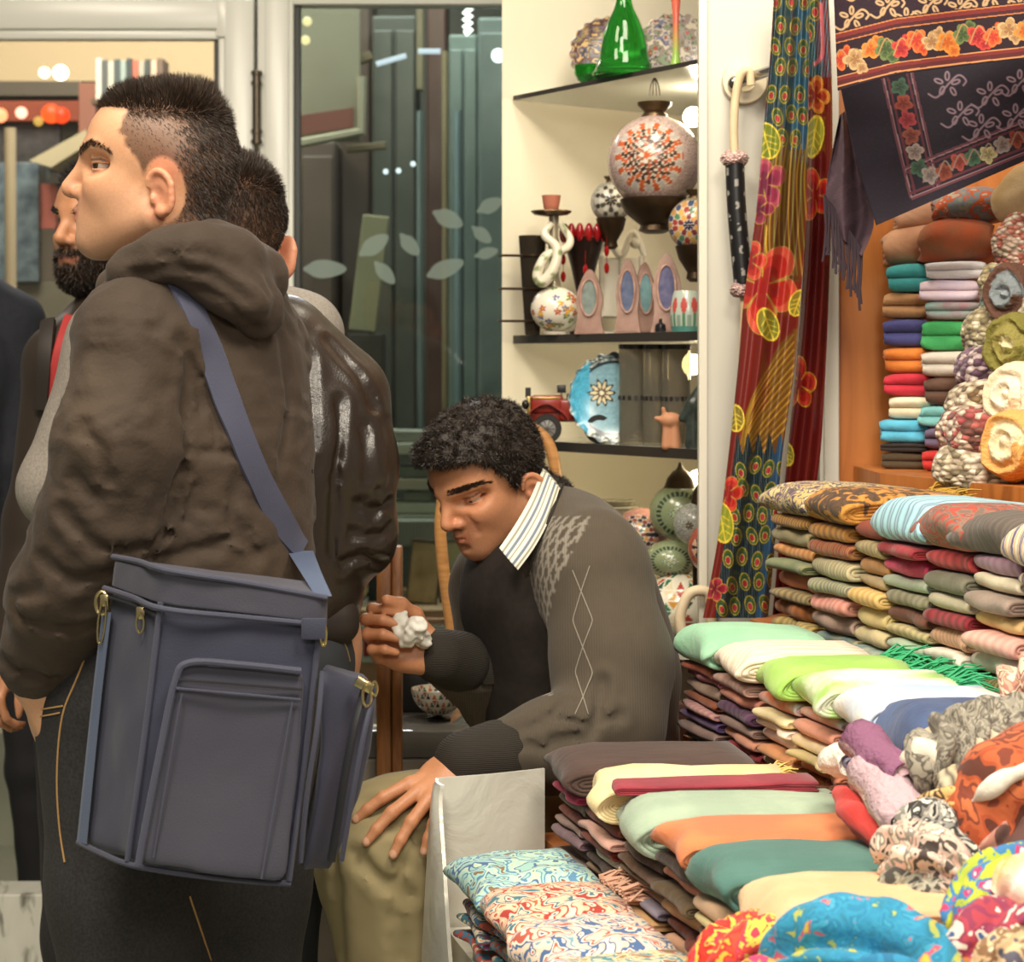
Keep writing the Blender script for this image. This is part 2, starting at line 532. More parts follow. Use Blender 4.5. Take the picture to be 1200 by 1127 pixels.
mb.build('hinge', plain('#5c5347', .35, .8, name='dull bronze'), d)

# marble kerb at the far left
x1 = P(60, 0, 4.8)[0]
M = Mat('white veined marble').set(Roughness=.3)
t = M.n('ShaderNodeTexNoise', Scale=9, Detail=5, Distortion=.6); M.l(M.coord((3, 1, 1)), t.inputs['Vector'])
M.color(M.ramp(t.outputs['Fac'], [(.32, lin('#77756b')), (.42, lin('#d6d5ca')), (.8, lin('#e2e1d8'))]))
struct(MB().box((-2.6, 4.8, 0), (x1, 4.93, .164), bev=.004), 'trim_3', M.m)

# ------------------------------------------------------------------ the dim shop behind the glass
def slab(name, px0, py0, px1, py1, Y, thick, mat, label, cat, group=None, tilt=0, bev=.004):
    a, b = P(px0, py0, Y), P(px1, py1, Y)
    c = (a + b) / 2; hx, hz = abs(b[0] - a[0]) / 2, abs(a[2] - b[2]) / 2
    o = MB().box((-hx, 0, -hz), (hx, thick, hz), bev=bev).build(name, mat, origin=(0, 0, 0), smooth=False)
    o.location = c; o.rotation_euler = (0, math.radians(tilt), 0)
    return tag(o, label, cat, group) if label else o
bw = MB().box((-4.5, 9.2, 0), (3.5, 9.3, 4.2)).build('wall_shop', noisy('#4b4a44', '#63625a', 1.5, .8, bump=0), smooth=False); bw['kind'] = 'structure'
def cabinet(px0, px1, py0, Y, c1, c2, label, cat='cabinet', lines=3):
    a, b = P(px0, py0, Y), P(px1, py0, Y)
    r = empty('tall_cabinet', ((a[0] + b[0]) / 2, Y, 0), label, cat, 'cabinets in the shop beyond the glass')
    MB().box((a[0], Y, 0), (b[0], Y + .35, a[2]), bev=.01).build('carcass', noisy(c1, c2, 4, .4, bump=0), r, smooth=False)
    for q in range(lines):
        x = a[0] + (b[0] - a[0]) * (q + .5) / lines; w2 = (b[0] - a[0]) / lines * .43
        MB().box((x - w2, Y - .02, .12), (x + w2, Y, a[2] - .06), bev=.006).build('door', noisy(c2, c1, 6, .3, bump=0), r, smooth=False)
    return r
cabinet(398, 436, -30, 8.2, '#4c403a', '#5a4c44', 'narrow brown cabinet behind the cream leaning panel', lines=1)
cabinet(436, 488, 18, 8.0, '#3f423d', '#4d4e47', 'dark grey cabinet under the slanted tube light', lines=2)
cabinet(500, 524, -20, 8.0, '#46302c', '#553c35', 'slim red brown cabinet right of the pale pole', lines=1)
cabinet(526, 560, 40, 7.8, '#66746f', '#78857f', 'pale teal cabinet below the zigzag light', lines=2)
cabinet(560, 640, 20, 7.6, '#5f6b68', '#76827e', 'teal glass-fronted cabinet at the right end of the window', lines=2)
cabinet(352, 393, 165, 8.0, '#554842', '#61534b', 'low brown cabinet below the red banded signboard', lines=1)
r = empty('hanging_signboard', P(388, 165, 7.4), 'beige signboard with a red band hung high behind the window', 'sign')
a, b = P(352, 0, 7.4), P(422, 165, 7.4)
MB().box((a[0] - .05, 7.4, b[2]), (b[0], 7.44, a[2] + .3), bev=.004).build('board', noisy('#7f7a69', '#928c79', 2, .6, bump=0), r, smooth=False)
a2, b2 = P(350, 132, 7.39), P(414, 155, 7.39)
MB().prism([(a2[0], 7.395, b2[2] - .01), (b2[0], 7.395, b2[2] + .02), (b2[0], 7.395, a2[2] + .02), (a2[0], 7.395, a2[2] - .01)], (0, .01, 0)).build('red_band', plain('#7c4a40', .6), r, smooth=False)
mb = MB(); q = P(352, 168, 7.38); e = P(424, 154, 7.38); f2 = P(416, 88, 7.38)
mb.tube([q, e, P(424, 90, 7.38)], .018, 6); mb.build('border', plain('#a09a86', .5), r)
slab('leaning_panel', 417, 252, 448, 388, 7.2, .03, noisy('#9a9678', '#aba787', 3, .6, bump=0), 'cream panel leaning at a slant in the shop beyond the window', 'panel', tilt=7)
slab('dark_cabinet', 408, 391, 448, HOR + EYE * F / 7.2, 7.2, .2, noisy('#3d3833', '#4a443d', 4, .5, bump=0), 'dark cabinet under the slanted cream panel', 'cabinet')
slab('timber_beam', 405, 168, 452, 176, 7.5, .05, wood('#7c6d53', '#8d7d60'), 'short pale timber beam below the signboard', 'beam', tilt=-6)
slab('timber_beam', 418, 62, 436, 72, 7.5, .05, wood('#7c6d53', '#8d7d60'), 'short tilted timber beam beside the top of the signboard', 'beam', tilt=-22)
slab('timber_beam', 488, 8, 496, 105, 7.5, .05, wood('#80755e', '#8d8268'), 'upright pale timber beam above the grey blue pole', 'beam')
def rod(name, pts, r, mat, label, cat, group=None):
    return tag(MB().tube(pts, r, 10).build(name, mat), label, cat, group)
rod('upright_pole', [P(492, 0, 7.3) * (1, 1, 0), P(492, 130, 7.3)], .011, plain('#8a9a9c', .4, .3), 'thin grey blue upright pole in the shop beyond the window', 'pole')
rod('upright_pole', [P(522, 0, 7.4) * (1, 1, 0), P(522, 60, 7.4)], .012, plain('#8d8063', .5), 'thin tan upright pole between brown and teal cabinets', 'pole')
rod('upright_pole', [P(537, 0, 7.3) * (1, 1, 0), P(537, 130, 7.3)], .012, plain('#7c9299', .4), 'thin bluish upright pole in front of the teal cabinets', 'pole')
tube_m = emit('#dfeaff', 2.5, 'fluorescent tube')
rod('hanging_tube_light', [P(441, 75, 7.2), P(476, 65, 7.2)], .009, tube_m, 'slanted fluorescent tube glowing behind the window', 'light')
rod('hanging_tube_light', [P(490, 60, 7.2), P(516, 60, 7.2)], .009, tube_m, 'level fluorescent tube glowing right of the slanted one', 'light')
zz = [P(548 + (3 if q % 2 else -3), 7 + q * 4, 7.1) for q in range(9)]
rod('hanging_zigzag_light', zz, .011, emit('#ffffff', 9), 'white zigzag light strip at the top of the window', 'light')
def bulb(px, py, Y, r, c, s, label, group=None):
    mb = MB().ball(P(px, py, Y), r, 14); o = mb.build('light_bulb', emit(c, s)); return tag(o, label, 'light bulb', group)
bulb(584, 65, 7.1, .024, '#e8fffb', 9, 'round cold white bulb at the right edge of the window')
bulb(360, 25, 6.9, .016, '#ffe9b0', 3, 'upper of two small warm bulbs at the left edge of the window')
bulb(358, 47, 6.9, .016, '#ffe9b0', 3, 'lower of two small warm bulbs at the left edge of the window')
for i, (px, py) in enumerate(((452, 201), (467, 200), (484, 192))):
    bulb(px, py, 7.1, .009, '#e4f4ff', 4, ('tiny white bulb left of the other two in the dark shop', 'tiny white bulb between two others in the dark shop', 'tiny white bulb highest of three in the dark shop')[i])
# lower part of the window: a display bench with papers, pictures and a sign
bench = MB().box((P(395, 0, 6.35)[0], 6.35, .0), (P(640, 0, 6.35)[0], 7.0, P(0, 715, 6.35)[2])).build('display_bench', noisy('#a68a6c', '#b7997a', 4, .5, bump=0), smooth=False)
tag(bench, 'pale brown display bench inside the shop window', 'bench')
top = P(0, 715, 6.35)[2]
slab('dark_box', 423, 645, 458, 714.5, 6.6, .2, plain('#26303a', .5), 'dark blue box front standing on the display bench', 'box')
slab('white_box', 398, 680, 428, 699, 6.45, .2, plain('#c9c49a', .5), 'yellowish box lying on the display bench beside the leather jacket', 'box')
slab('white_box', 398, 704, 428, 712, 6.45, .2, plain('#cfd0c8', .5), 'flat white box under the yellowish one', 'box')
slab('striped_box', 440, 610, 545, 640, 6.75, .2, Mat('x').m, None, None)
o = bpy.data.objects['striped_box']; o.data.materials.clear()
M = Mat('grey ribbed box').set(Roughness=.6); t = M.n('ShaderNodeTexWave', Scale=28); M.l(M.coord(), t.inputs['Vector'])
M.color(M.ramp(t.outputs['Fac'], [(.3, lin('#6d716d')), (.7, lin('#9a9c94'))])); o.data.materials.append(M.m)
tag(o, 'grey ribbed box behind the framed pictures', 'box')
def picture(px0, px1, py0, py1, Y, tilt, c1, c2, label):
    a, b = P(px0, py0, Y), P(px1, py1, Y); cx = (a[0] + b[0]) / 2; hx = (b[0] - a[0]) / 2; hz = (a[2] - b[2]) / 2
    r = empty('framed_picture', (cx, Y, b[2]), label, 'picture', rot=(math.radians(-6), math.radians(tilt), 0))
    MB2 = MB().box((-hx, 0, 0), (hx, .015, 2 * hz), bev=.003)
    o = MB2.build('frame', plain('#5b4a36', .4), None, origin=(0, 0, 0), smooth=False); o.parent = r
    o = MB().box((-hx * .86, -.002, hz * .12), (hx * .86, .004, hz * 1.88)).build('print', noisy(c1, c2, 14, .5, bump=0), None, origin=(0, 0, 0), smooth=False); o.parent = r
picture(474, 512, 632, 710, 6.5, 6, '#9a7a54', '#c8ae84', 'framed brown picture leaning on the display bench')
picture(514, 548, 632, 706, 6.55, -3, '#a89e7c', '#c8be96', 'framed pale picture right of the brown one, behind the bentwood chair')
for q in (0, 1, 2, 3, 4, 6, 7):
    w2 = 30 + 22 * math.sin(q * 2.1); px = 487 + 10 * math.sin(q * 1.7)
    c1 = ('#a8aa9c', '#c2c3b4', '#8f9186', '#b0a898', '#7f847c')[q % 5]
    slab('paper_stack', px - w2, 603 - q * 14, px + w2 + 10, 616 - q * 14, 6.85 + .02 * (q % 3), .2, plain(c1, .7),
         ('lowest', 'second lowest', 'third lowest', 'middle', 'third highest', '', 'second highest', 'topmost')[q] + ' grey paper bundle in the pile inside the shop window', 'paper', 'paper bundles in the window', tilt=2 * math.sin(q * 3))
r = empty('sign_board', P(470, 790, 6.3), 'white and orange sign with a red letter under the display bench', 'sign')
a, b = P(395, 725, 6.3), P(560, 790, 6.3)
MB().box((a[0], 6.3, b[2] - .15), (b[0], 6.33, a[2]), bev=.003).build('board', plain('#c79273', .5), r, smooth=False)
a2, b2 = P(395, 733, 6.29), P(560, 776, 6.29)
MB().box((a2[0], 6.292, b2[2]), (b2[0], 6.31, a2[2])).build('white_panel', plain('#d9dad2', .5), r, smooth=False)
mb = MB(); k = 6.28 / F; c = P(429, 756, 6.285)
mb.box(c + np.array((-8 * k, 0, 7 * k)), c + np.array((8 * k, .006, 13 * k))); mb.box(c + np.array((-3.2 * k, 0, -13 * k)), c + np.array((3.2 * k, .006, 8 * k)))
mb.build('letter', plain('#b0343c', .5), r, smooth=False)

# behind the door: lights, books, awning, all out of focus
tag(MB().box((-3.4, 8.6, P(0, 112, 8.6)[2]), (P(95, 0, 8.6)[0], 8.75, P(0, 95, 8.6)[2])).build('canopy_beam', plain('#4a4842', .6), smooth=False), 'dark beam above the red lights beyond the door', 'beam')
sh = MB().box((-3.4, 8.8, P(0, 95, 8.8)[2]), (P(262, 0, 8.8)[0], 8.9, P(0, 20, 8.8)[2])).build('wall_soffit', plain('#b9ac90', .7), smooth=False); sh['kind'] = 'structure'
for i, (px, py, r, c, s) in enumerate(((52, 85, .022, '#fff2cf', 9), (71, 85, .032, '#fff2cf', 9), (0, 135, .03, '#ff9a70', 4), (25, 132, .024, '#ffb0a0', 5), (60, 133, .04, '#ff5a20', 2.5), (72, 135, .034, '#ff4a1c', 2.2), (45, 142, .02, '#e8c060', 1.5))):
    bulb(px, py, 8.3, r, c, s, ('smaller of two cream lamps glowing beyond the door', 'larger of two cream lamps glowing beyond the door', 'orange lamp at the left edge of the red row', 'pink white lamp in the red row beyond the door',
         'bright orange lamp in the red row beyond the door', 'red orange lamp at the right end of the red row', 'small yellow lamp below the red row')[i])
slab('red_canopy', -40, 118, 92, 142, 8.5, .05, plain('#7a3a28', .7), 'dark red canopy behind the row of red lamps', 'canopy')
slab('hanging_goods', -40, 142, 70, 200, 8.55, .05, noisy('#22242a', '#3b3d42', 30, .6, bump=0), 'dark goods hanging below the red lamps beyond the door', 'goods')
slab('brown_post', 92, 97, 112, HOR + EYE * F / 8.2, 8.2, .08, plain('#7d5348', .6), 'brown wooden post beyond the door beside the books', 'post')
bk = ('#c9cbc6', '#515a60', '#b9bbb4', '#46545c', '#8ea3a6', '#39454c', '#b5685a', '#9fa39c', '#434b50', '#c9b5a6', '#6d5f57')
for q, c in enumerate(bk):
    x0 = 112 + q * 7.2
    slab('book', x0, 68 + (q * 7) % 5, x0 + 6.8, 118, 7.8, .14, plain(c, .5), 'book standing upright on the high shelf beyond the door', 'book', 'books on the high shelf', bev=.002)
tag(MB().box((P(110, 0, 7.75)[0], 7.7, P(0, 124, 7.75)[2]), (P(262, 0, 7.75)[0], 8.0, P(0, 118, 7.75)[2])).build('high_shelf', plain('#55483e', .6), smooth=False), 'brown shelf carrying upright books beyond the door', 'shelf')
a = [P(34, 188, 8.1), P(100, 152, 8.1), P(104, 168, 8.1), P(60, 196, 8.1)]
tag(MB().prism(a, (0, .3, 0)).build('white_awning', plain('#aaa690', .7), smooth=False), 'pale slanted awning beyond the door', 'awning')
rod('upright_pole', [P(15, 0, 7.6) * (1, 1, 0), P(12, 150, 7.6)], .022, plain('#9a917c', .5), 'beige upright pole beyond the door', 'pole')
slab('grey_box', 40, 268.2, 68, 330, 8.35, .1, plain('#5a5650', .6), 'grey box under the pink box beyond the door', 'box')
slab('pink_box', 42, 215, 66, 268, 8.35, .1, plain('#c2736c', .6), 'pink box behind the bearded man', 'box')
slab('glass_case', -30, 190, 45, 330, 8.3, .2, noisy('#3c4a58', '#6b7e8c', 16, .15, bump=0), 'blue grey glass case beyond the door', 'case')
slab('shop_counter', -60, 330, 130, HOR + EYE * F / 8.35, 8.35, .3, noisy('#5b5e5a', '#747468', 3, .5, bump=0), 'grey counter front in the shop beyond the door', 'counter')
# ================================================================== people
def skin_mat(name, rough=.48):
    M = Mat(name).set(Roughness=rough, Subsurface_Weight=.12, Subsurface_Scale=.02)
    M.b.inputs['Subsurface Radius'].default_value = (1, .35, .2)
    a = M.n('ShaderNodeAttribute', attribute_name='Col')
    t = M.n('ShaderNodeTexNoise', Scale=320, Detail=3); M.l(M.coord(), t.inputs['Vector'])
    M.color(M.mix(.12, a.outputs['Color'], M.ramp(t.outputs['Fac'], [(.3, lin('#8a5a45')), (.7, lin('#f0c8a8'))]), 'OVERLAY'))
    M.bump(t.outputs['Fac'], .12, .0006)
    return M.m
SKIN = skin_mat('skin')

class Head:
    """a head in its own frame: x towards the face, y to its left ear, z up; metres"""
    def __init__(s, c, fwd, up=(0, 0, 1), sc=1.0, nose=1.0, jaw=1.0):
        s.c, s.R, s.s, s.nose, s.jaw = np.asarray(c, float), frame(fwd, up), sc, nose, jaw
    def w(s, x, y=None, z=None):
        q = np.asarray(x if y is None else (x, y, z), float)
        return s.c + (q * s.s) @ s.R.T
    def loc(s, p): return (np.asarray(p) - s.c) @ s.R / s.s
    def ell(s, f, c, r, k=.015, sub=False, rot=None):
        R = s.R if rot is None else s.R @ rot
        f.ell(s.w(c), np.asarray(r, float) * s.s, R, k * s.s, sub)
    def cap(s, f, a, b, ra, rb=None, k=.01, sub=False):
        f.cap(s.w(a), s.w(b), ra * s.s, None if rb is None else rb * s.s, k * s.s, sub)
    def build(s, f, neck_to=None, neck_r=.058, front=True, lid=.0047, lidz=.0022):
        E, C, n = s.ell, s.cap, s.nose
        E(f, (-.008, 0, .026), (.087, .0745, .078), .01)
        E(f, (-.03, 0, .01), (.066, .072, .07), .02)
        E(f, (.03, 0, .03), (.058, .062, .06), .03)                 # brow of the skull
        E(f, (.038, 0, -.035), (.056, .056, .07), .03)              # face mass
        for y in (-1, 1):
            C(f, (.072, .012 * y, -.09 * s.jaw), (-.004, .052 * y, -.062), .0205, .0215, .022)   # jaw bone
            E(f, (.046, .037 * y, -.026), (.036, .0235, .026), .02)   # cheek
            E(f, (.026, .03 * y, -.05), (.042, .027, .032), .02)
            C(f, (.0835, .012 * y, .0225), (.064, .045 * y, .021), .0125, .012, .012)            # brow ridge
        E(f, (.064, 0, -.062), (.037, .034, .034), .02)             # mouth mass
        E(f, (.0785, 0, -.091 * s.jaw), (.0215, .0225, .0185), .014) # chin
        E(f, (.04, 0, -.075), (.05, .036, .03), .02)
        if front:
            for y in (-1, 1):
                E(f, (.093, .0395 * y, .0025), (.0265, .0225, .0135), .009, True)   # eye sockets
            C(f, (.088, 0, .014), (.0965 + .0165 * n, 0, -.0215), .0078, .0092, .014)              # nose bridge
            E(f, (.0955 + .0125 * n, 0, -.0275), (.0115, .0100, .0090), .008)
            for y in (-1, 1):
                E(f, (.095, .0125 * y, -.0315), (.0115, .0085, .0082), .006)
                E(f, (.0985, .0065 * y, -.0395), (.0055, .0035, .003), .003, True)
                E(f, (.076, .0545 * y, .003), (.0275, .0185, .0130), .012, True)                   # outer corner of the socket
                E(f, (.0630, .0335 * y, .003), (.0147, .0147, .0138), .003)                        # lids round the eyeball
                C(f, (.080, .020 * y, .0120), (.072, .038 * y, .0125), .0034, .003, .005); C(f, (.072, .038 * y, .0125), (.058, .0465 * y, .006), .003, .0026, .005)
                E(f, (.0655, .0425 * y, lidz), (.0215, .0135, lid), .0014, True)
            C(f, (.0995, 0, -.0515), (.081, .025, -.0585), .0056, .0026, .005)
            C(f, (.0995, 0, -.0515), (.081, -.025, -.0585), .0056, .0026, .005)
            C(f, (.097, 0, -.0645), (.081, .0235, -.0615), .0064, .0028, .005)
            C(f, (.097, 0, -.0645), (.081, -.0235, -.0615), .0064, .0028, .005)
            for y in (-1, 1):
                C(f, (.1085, 0, -.0575), (.085, .0255 * y, -.0600), .0017, .0014, .0025, True); C(f, (.085, .0255 * y, -.06), (.077, .0315 * y, -.0615), .0016, .0012, .003, True)
            E(f, (.1035, 0, -.0755), (.007, .014, .005), .008, True)
        for y in (-1, 1):                                           # ears
            r = rotm('Y', .24) @ rotm('Z', -.42 * y)
            W = lambda u, v, t: (np.array((-.0225, .0775 * y, -.033)) + r @ np.array((u, v * y, t)))
            E(f, W(0, 0, 0), (.0175, .0055, .0265), .006, False, r)
            rim = [W(.0178 * math.cos(t) * (1 if math.sin(t) > 0 else .85), .0045, .0262 * math.sin(t)) for t in np.linspace(.1, 4.4, 13) + .35]
            for i in range(12): C(f, rim[i], rim[i + 1], .0034, .0034, .0045)
            E(f, W(.004, .008, -.004), (.009, .006, .012), .004, True, r)
            E(f, W(.0135, .004, -.006), (.004, .005, .007), .004)
            E(f, W(.006, .002, -.0235), (.0085, .006, .008), .005)
        if neck_to is not None:
            f.cap(s.w(-.022, 0, -.05), neck_to, .053 * s.s, neck_r, .03)
    def eyes(s, person, look=(1, 0, 0)):
        for y in (-1, 1):
            c = s.w(.0630, .0335 * y, .003)
            V, Fc, C = [], [], []
            n = 28; ax = frame(s.R @ np.asarray(look, float))
            for i in range(n + 1):
                t = PI * i / n
                for j in range(n):
                    a = 2 * PI * j / n
                    V.append(c + .0125 * s.s * (ax @ np.array((math.cos(t), math.sin(t) * math.cos(a), math.sin(t) * math.sin(a)))))
                    C.append(lin('#0b0908') if t < .2 else lin('#3a2718') if t < .46 else lin('#b4a89c'))
            for i in range(n):
                for j in range(n): Fc.append((i * n + j, i * n + (j + 1) % n, (i + 1) * n + (j + 1) % n, (i + 1) * n + j))
            mesh_from('eye', V, np.array(Fc), EYE_M, person, True, c, np.array(C))

EYE_M = painted('eyeball', .12)
HAIR = painted('hair', .5)
def blades(name, person, V, Q, mask, count, direction, length, width, colors, seed=1, mat=None, lift=0.0, curl=0.0):
    """short strands rooted on the faces whose centre passes `mask`; direction(p, n), length(p) are vectorised"""
    rng = np.random.default_rng(seed)
    cen = V[Q].mean(1); N = normals(V, Q)
    nf = N[Q].mean(1); ar = np.linalg.norm(np.cross(V[Q[:, 2]] - V[Q[:, 0]], V[Q[:, 3]] - V[Q[:, 1]]), axis=1)
    wgt = ar * mask(cen); wgt /= wgt.sum()
    i = rng.choice(len(Q), count, p=wgt)
    u, v = rng.random((2, count, 1))
    q = V[Q[i]]
    p = (q[:, 0] * (1 - u) + q[:, 1] * u) * (1 - v) + (q[:, 3] * (1 - u) + q[:, 2] * u) * v
    n = nf[i]; d = direction(p, n) + rng.normal(0, .16, (count, 3)); d /= np.linalg.norm(d, axis=1)[:, None]
    L = length(p) * rng.uniform(.7, 1.15, count)
    sd = np.cross(d, n + rng.normal(0, .5, (count, 3))); sd /= np.linalg.norm(sd, axis=1)[:, None] + 1e-9
    w = width * rng.uniform(.7, 1.3, count)
    p0 = p - n * .0008 + n * lift
    bend = rng.normal(0, curl, (count, 3)) if curl else -n * .18
    mid = p0 + d * (L * .55)[:, None]; tip = p0 + (d + bend) / np.linalg.norm(d + bend, axis=1)[:, None] * L[:, None]
    VV = np.stack([p0 - sd * w[:, None], p0 + sd * w[:, None], mid + sd * w[:, None] * .7, mid - sd * w[:, None] * .7, tip + sd * w[:, None] * .12, tip - sd * w[:, None] * .12], 1).reshape(-1, 3)
    b = np.arange(count)[:, None] * 6
    FF = np.concatenate([b + np.array((0, 1, 2, 3)), b + np.array((3, 2, 4, 5))])
    cols = np.array([lin(c) for c in colors])[rng.integers(0, len(colors), count)] * rng.uniform(.75, 1.25, (count, 1))
    return mesh_from(name, VV, FF, mat or HAIR, person, True, person.location, np.repeat(cols, 6, 0))

def trace(f, px, py, Y0=1.5, Y1=4.5):
    """first point of field f met by the sight line through a pixel, and its outward normal"""
    Y = Y0
    for _ in range(160):
        p = P(px, py, Y); d = f.eval(p[None])[0]
        if d < .0004: break
        Y += max(d * .7, .0003)
        if Y > Y1: return None, None
    e = .002
    n = np.array([f.eval((p + e * np.eye(3)[a])[None])[0] - f.eval((p - e * np.eye(3)[a])[None])[0] for a in range(3)])
    return p, n / (np.linalg.norm(n) + 1e-9)

def ribbon(mb, f, path, wpx, lift, thick, Y0=1.5, Y1=4.5, c=None, n=6, smoothing=4, straight=False):
    """flat band lying on field f along a path of sight lines"""
    pp = catmull(path, n)
    if straight: pp = np.concatenate([np.linspace(path[i], path[i + 1], 9)[:-1] for i in range(len(path) - 1)])
    T = np.gradient(pp, axis=0); T /= np.linalg.norm(T, axis=1)[:, None]
    pts, nor = [], []
    for (x, y) in pp:
        p, nn = trace(f, x, y, Y0, Y1)
        if p is None:
            if not pts: continue
            p, nn = P(x, y, pts[-1][1]), nor[-1]
        pts.append(p); nor.append(nn)
    pts, nor = np.array(pts), np.array(nor)
    for _ in range(smoothing):
        pts[1:-1] = (pts[:-2] + 2 * pts[1:-1] + pts[2:]) / 4; nor[1:-1] = (nor[:-2] + 2 * nor[1:-1] + nor[2:]) / 4
    nor /= np.linalg.norm(nor, axis=1)[:, None]
    t3 = np.gradient(pts, axis=0); t3 /= np.linalg.norm(t3, axis=1)[:, None]
    side = np.cross(t3, nor); side /= np.linalg.norm(side, axis=1)[:, None]
    V = []
    for p, nn, sd in zip(pts, nor, side):
        w = wpx / 2 * p[1] / F
        V += [p + nn * lift - sd * w, p + nn * (lift + thick) - sd * w * .94, p + nn * (lift + thick * 1.2), p + nn * (lift + thick) + sd * w * .94, p + nn * lift + sd * w]
    m = len(pts); Fc = []
    for i in range(m - 1):
        for k in range(5):
            a, b = i * 5 + k, i * 5 + (k + 1) % 5
            Fc.append((a, b, b + 5, a + 5))
    Fc += [tuple(range(5))[::-1], tuple((m - 1) * 5 + k for k in range(5))]
    return mb.add(V, Fc, c)

def hand(f, wrist, R, curls, spread=(.16, .04, -.08, -.2), thumb=(.7, .5, -.2), s=1.0, thumb_side=1, tcurl=.35):
    """R columns: x along the fingers, y towards the thumb, z out of the BACK of the hand; curls: (knuckle, middle, tip) per finger"""
    w = np.asarray(wrist, float); R = np.asarray(R, float)
    W = lambda x, y, z: w + R @ (np.array((x, y * thumb_side, z)) * s)
    f.ell(W(.048, 0, 0), np.array((.052, .040, .0155)) * s, R, .012)
    f.cap(W(-.02, 0, 0), W(.03, .006, 0), .027 * s, .026 * s, .02)
    f.ell(W(.035, .022, -.008), np.array((.032, .018, .016)) * s, R, .012)
    f.ell(W(.04, -.022, -.006), np.array((.038, .015, .015)) * s, R, .012)
    base = ((.088, .029), (.093, .010), (.089, -.010), (.08, -.028)); L = ((.042, .026, .021), (.046, .030, .022), (.042, .028, .022), (.033, .021, .019))
    tips = []
    for i in range(4):
        a = 0; p = np.array((base[i][0], base[i][1], .002)); dirxy = np.array((math.cos(spread[i]), math.sin(spread[i]), 0))
        pts = [p - dirxy * .03, p]; rr = [.0095, .0098]
        for j in range(3):
            a += curls[i][j]
            p = p + L[i][j] * (dirxy * math.cos(a) + np.array((0, 0, -1)) * math.sin(a)); pts.append(p); rr.append((.0088, .0078, .0066)[j] * (.88 if i == 3 else 1))
        f.chain([W(*q) for q in pts], [r * s for r in rr], .0045); tips.append((W(*pts[-1]), W(*pts[-2])))
    p = np.array((.02, .026, -.004)); d = np.array(thumb, float); d /= np.linalg.norm(d)
    pts = [p, p + d * .042, p + d * .042 + (d * math.cos(tcurl) + np.array((.6, -.5, -.2)) * math.sin(tcurl)) * .03, ]
    pts.append(pts[-1] + (d * math.cos(1.6 * tcurl) + np.array((.75, -.6, -.2)) * math.sin(1.6 * tcurl)) * .024)
    f.chain([W(*q) for q in pts], [.0135 * s, .0115 * s, .0100 * s, .0082 * s], .008)
    return tips

def cloth(name, f, vox, mat, person, it=1, colors=None, lo=None, hi=None, uv=None):
    V, Q = f.mesh(vox, lo, hi); V = relax(V, Q, it, .5)
    c = colors(V) if colors is not None else None
    o = mesh_from(name, V, Q, mat, person, True, person.location, c)
    return o, V, Q

def creases(f, lines, Yr=(1.5, 4.5), w=.012):
    """sharp drawn creases: each is (depth, polyline) of pixels traced onto f, pressed in (depth > 0) or raised (depth < 0)"""
    segs = []
    for a, pts in lines:
        q = [trace(f, x, y, *Yr)[0] for x, y in pts]; q = [x for x in q if x is not None]
        segs += [(q[i], q[i + 1], a) for i in range(len(q) - 1) if np.linalg.norm(q[i] - q[i + 1]) < .13 and abs(q[i][1] - q[i + 1][1]) < .05]
    def g(p, d):
        d = d.copy(); m = np.nonzero(np.abs(d) < .04)[0]
        if not len(m): return d
        pm = p[m]
        acc = np.zeros(len(m))
        for a0, b0, a in segs:
            ba = b0 - a0; L = ba @ ba + 1e-12
            near = np.nonzero(np.linalg.norm(pm - (a0 + b0) / 2, axis=1) < math.sqrt(L) / 2 + 3 * w)[0]
            if not len(near): continue
            pa = pm[near] - a0; h = np.clip(pa @ ba / L, 0, 1)
            r = np.linalg.norm(pa - h[:, None] * ba, axis=1)
            v = a * np.exp(-(r / w) ** 2) - .5 * a * np.exp(-((r - 1.8 * w) / w) ** 2)
            acc[near] = np.where(np.abs(v) > np.abs(acc[near]), v, acc[near])
        d[m] += acc
        return d
    f.post.append(g)

def person(name, x, y, label, group=None):
    return empty(name, (x, y, 0), label, 'person', group)

def brows(pr, V, Q, h, bm, count, L, w, cols, seed):
    for sd in (1, -1):
        blades('eyebrow', pr, V, Q, lambda p: bm(h.loc(p)) * (h.loc(p)[:, 1] * sd > 0), count // 2, dirbrow(h), lambda p: np.full(len(p), L), w, cols, seed + (sd > 0))

def simple_shoes(pr, feet, mat, fwd):
    for c in feet:
        f = Field(); R = frame((fwd[0], fwd[1], 0))
        f.ell(np.array(c) + (0, 0, .045) + R[:, 0] * .05, (.14, .048, .042), R, .02); f.ell(np.array(c) + (0, 0, .06), (.06, .042, .06), R, .03)
        f.rbox(np.array(c) + (0, 0, .012) + R[:, 0] * .05, (.145, .05, .012), .01, R, .01)
        cloth('shoe', f, .008, mat, pr)

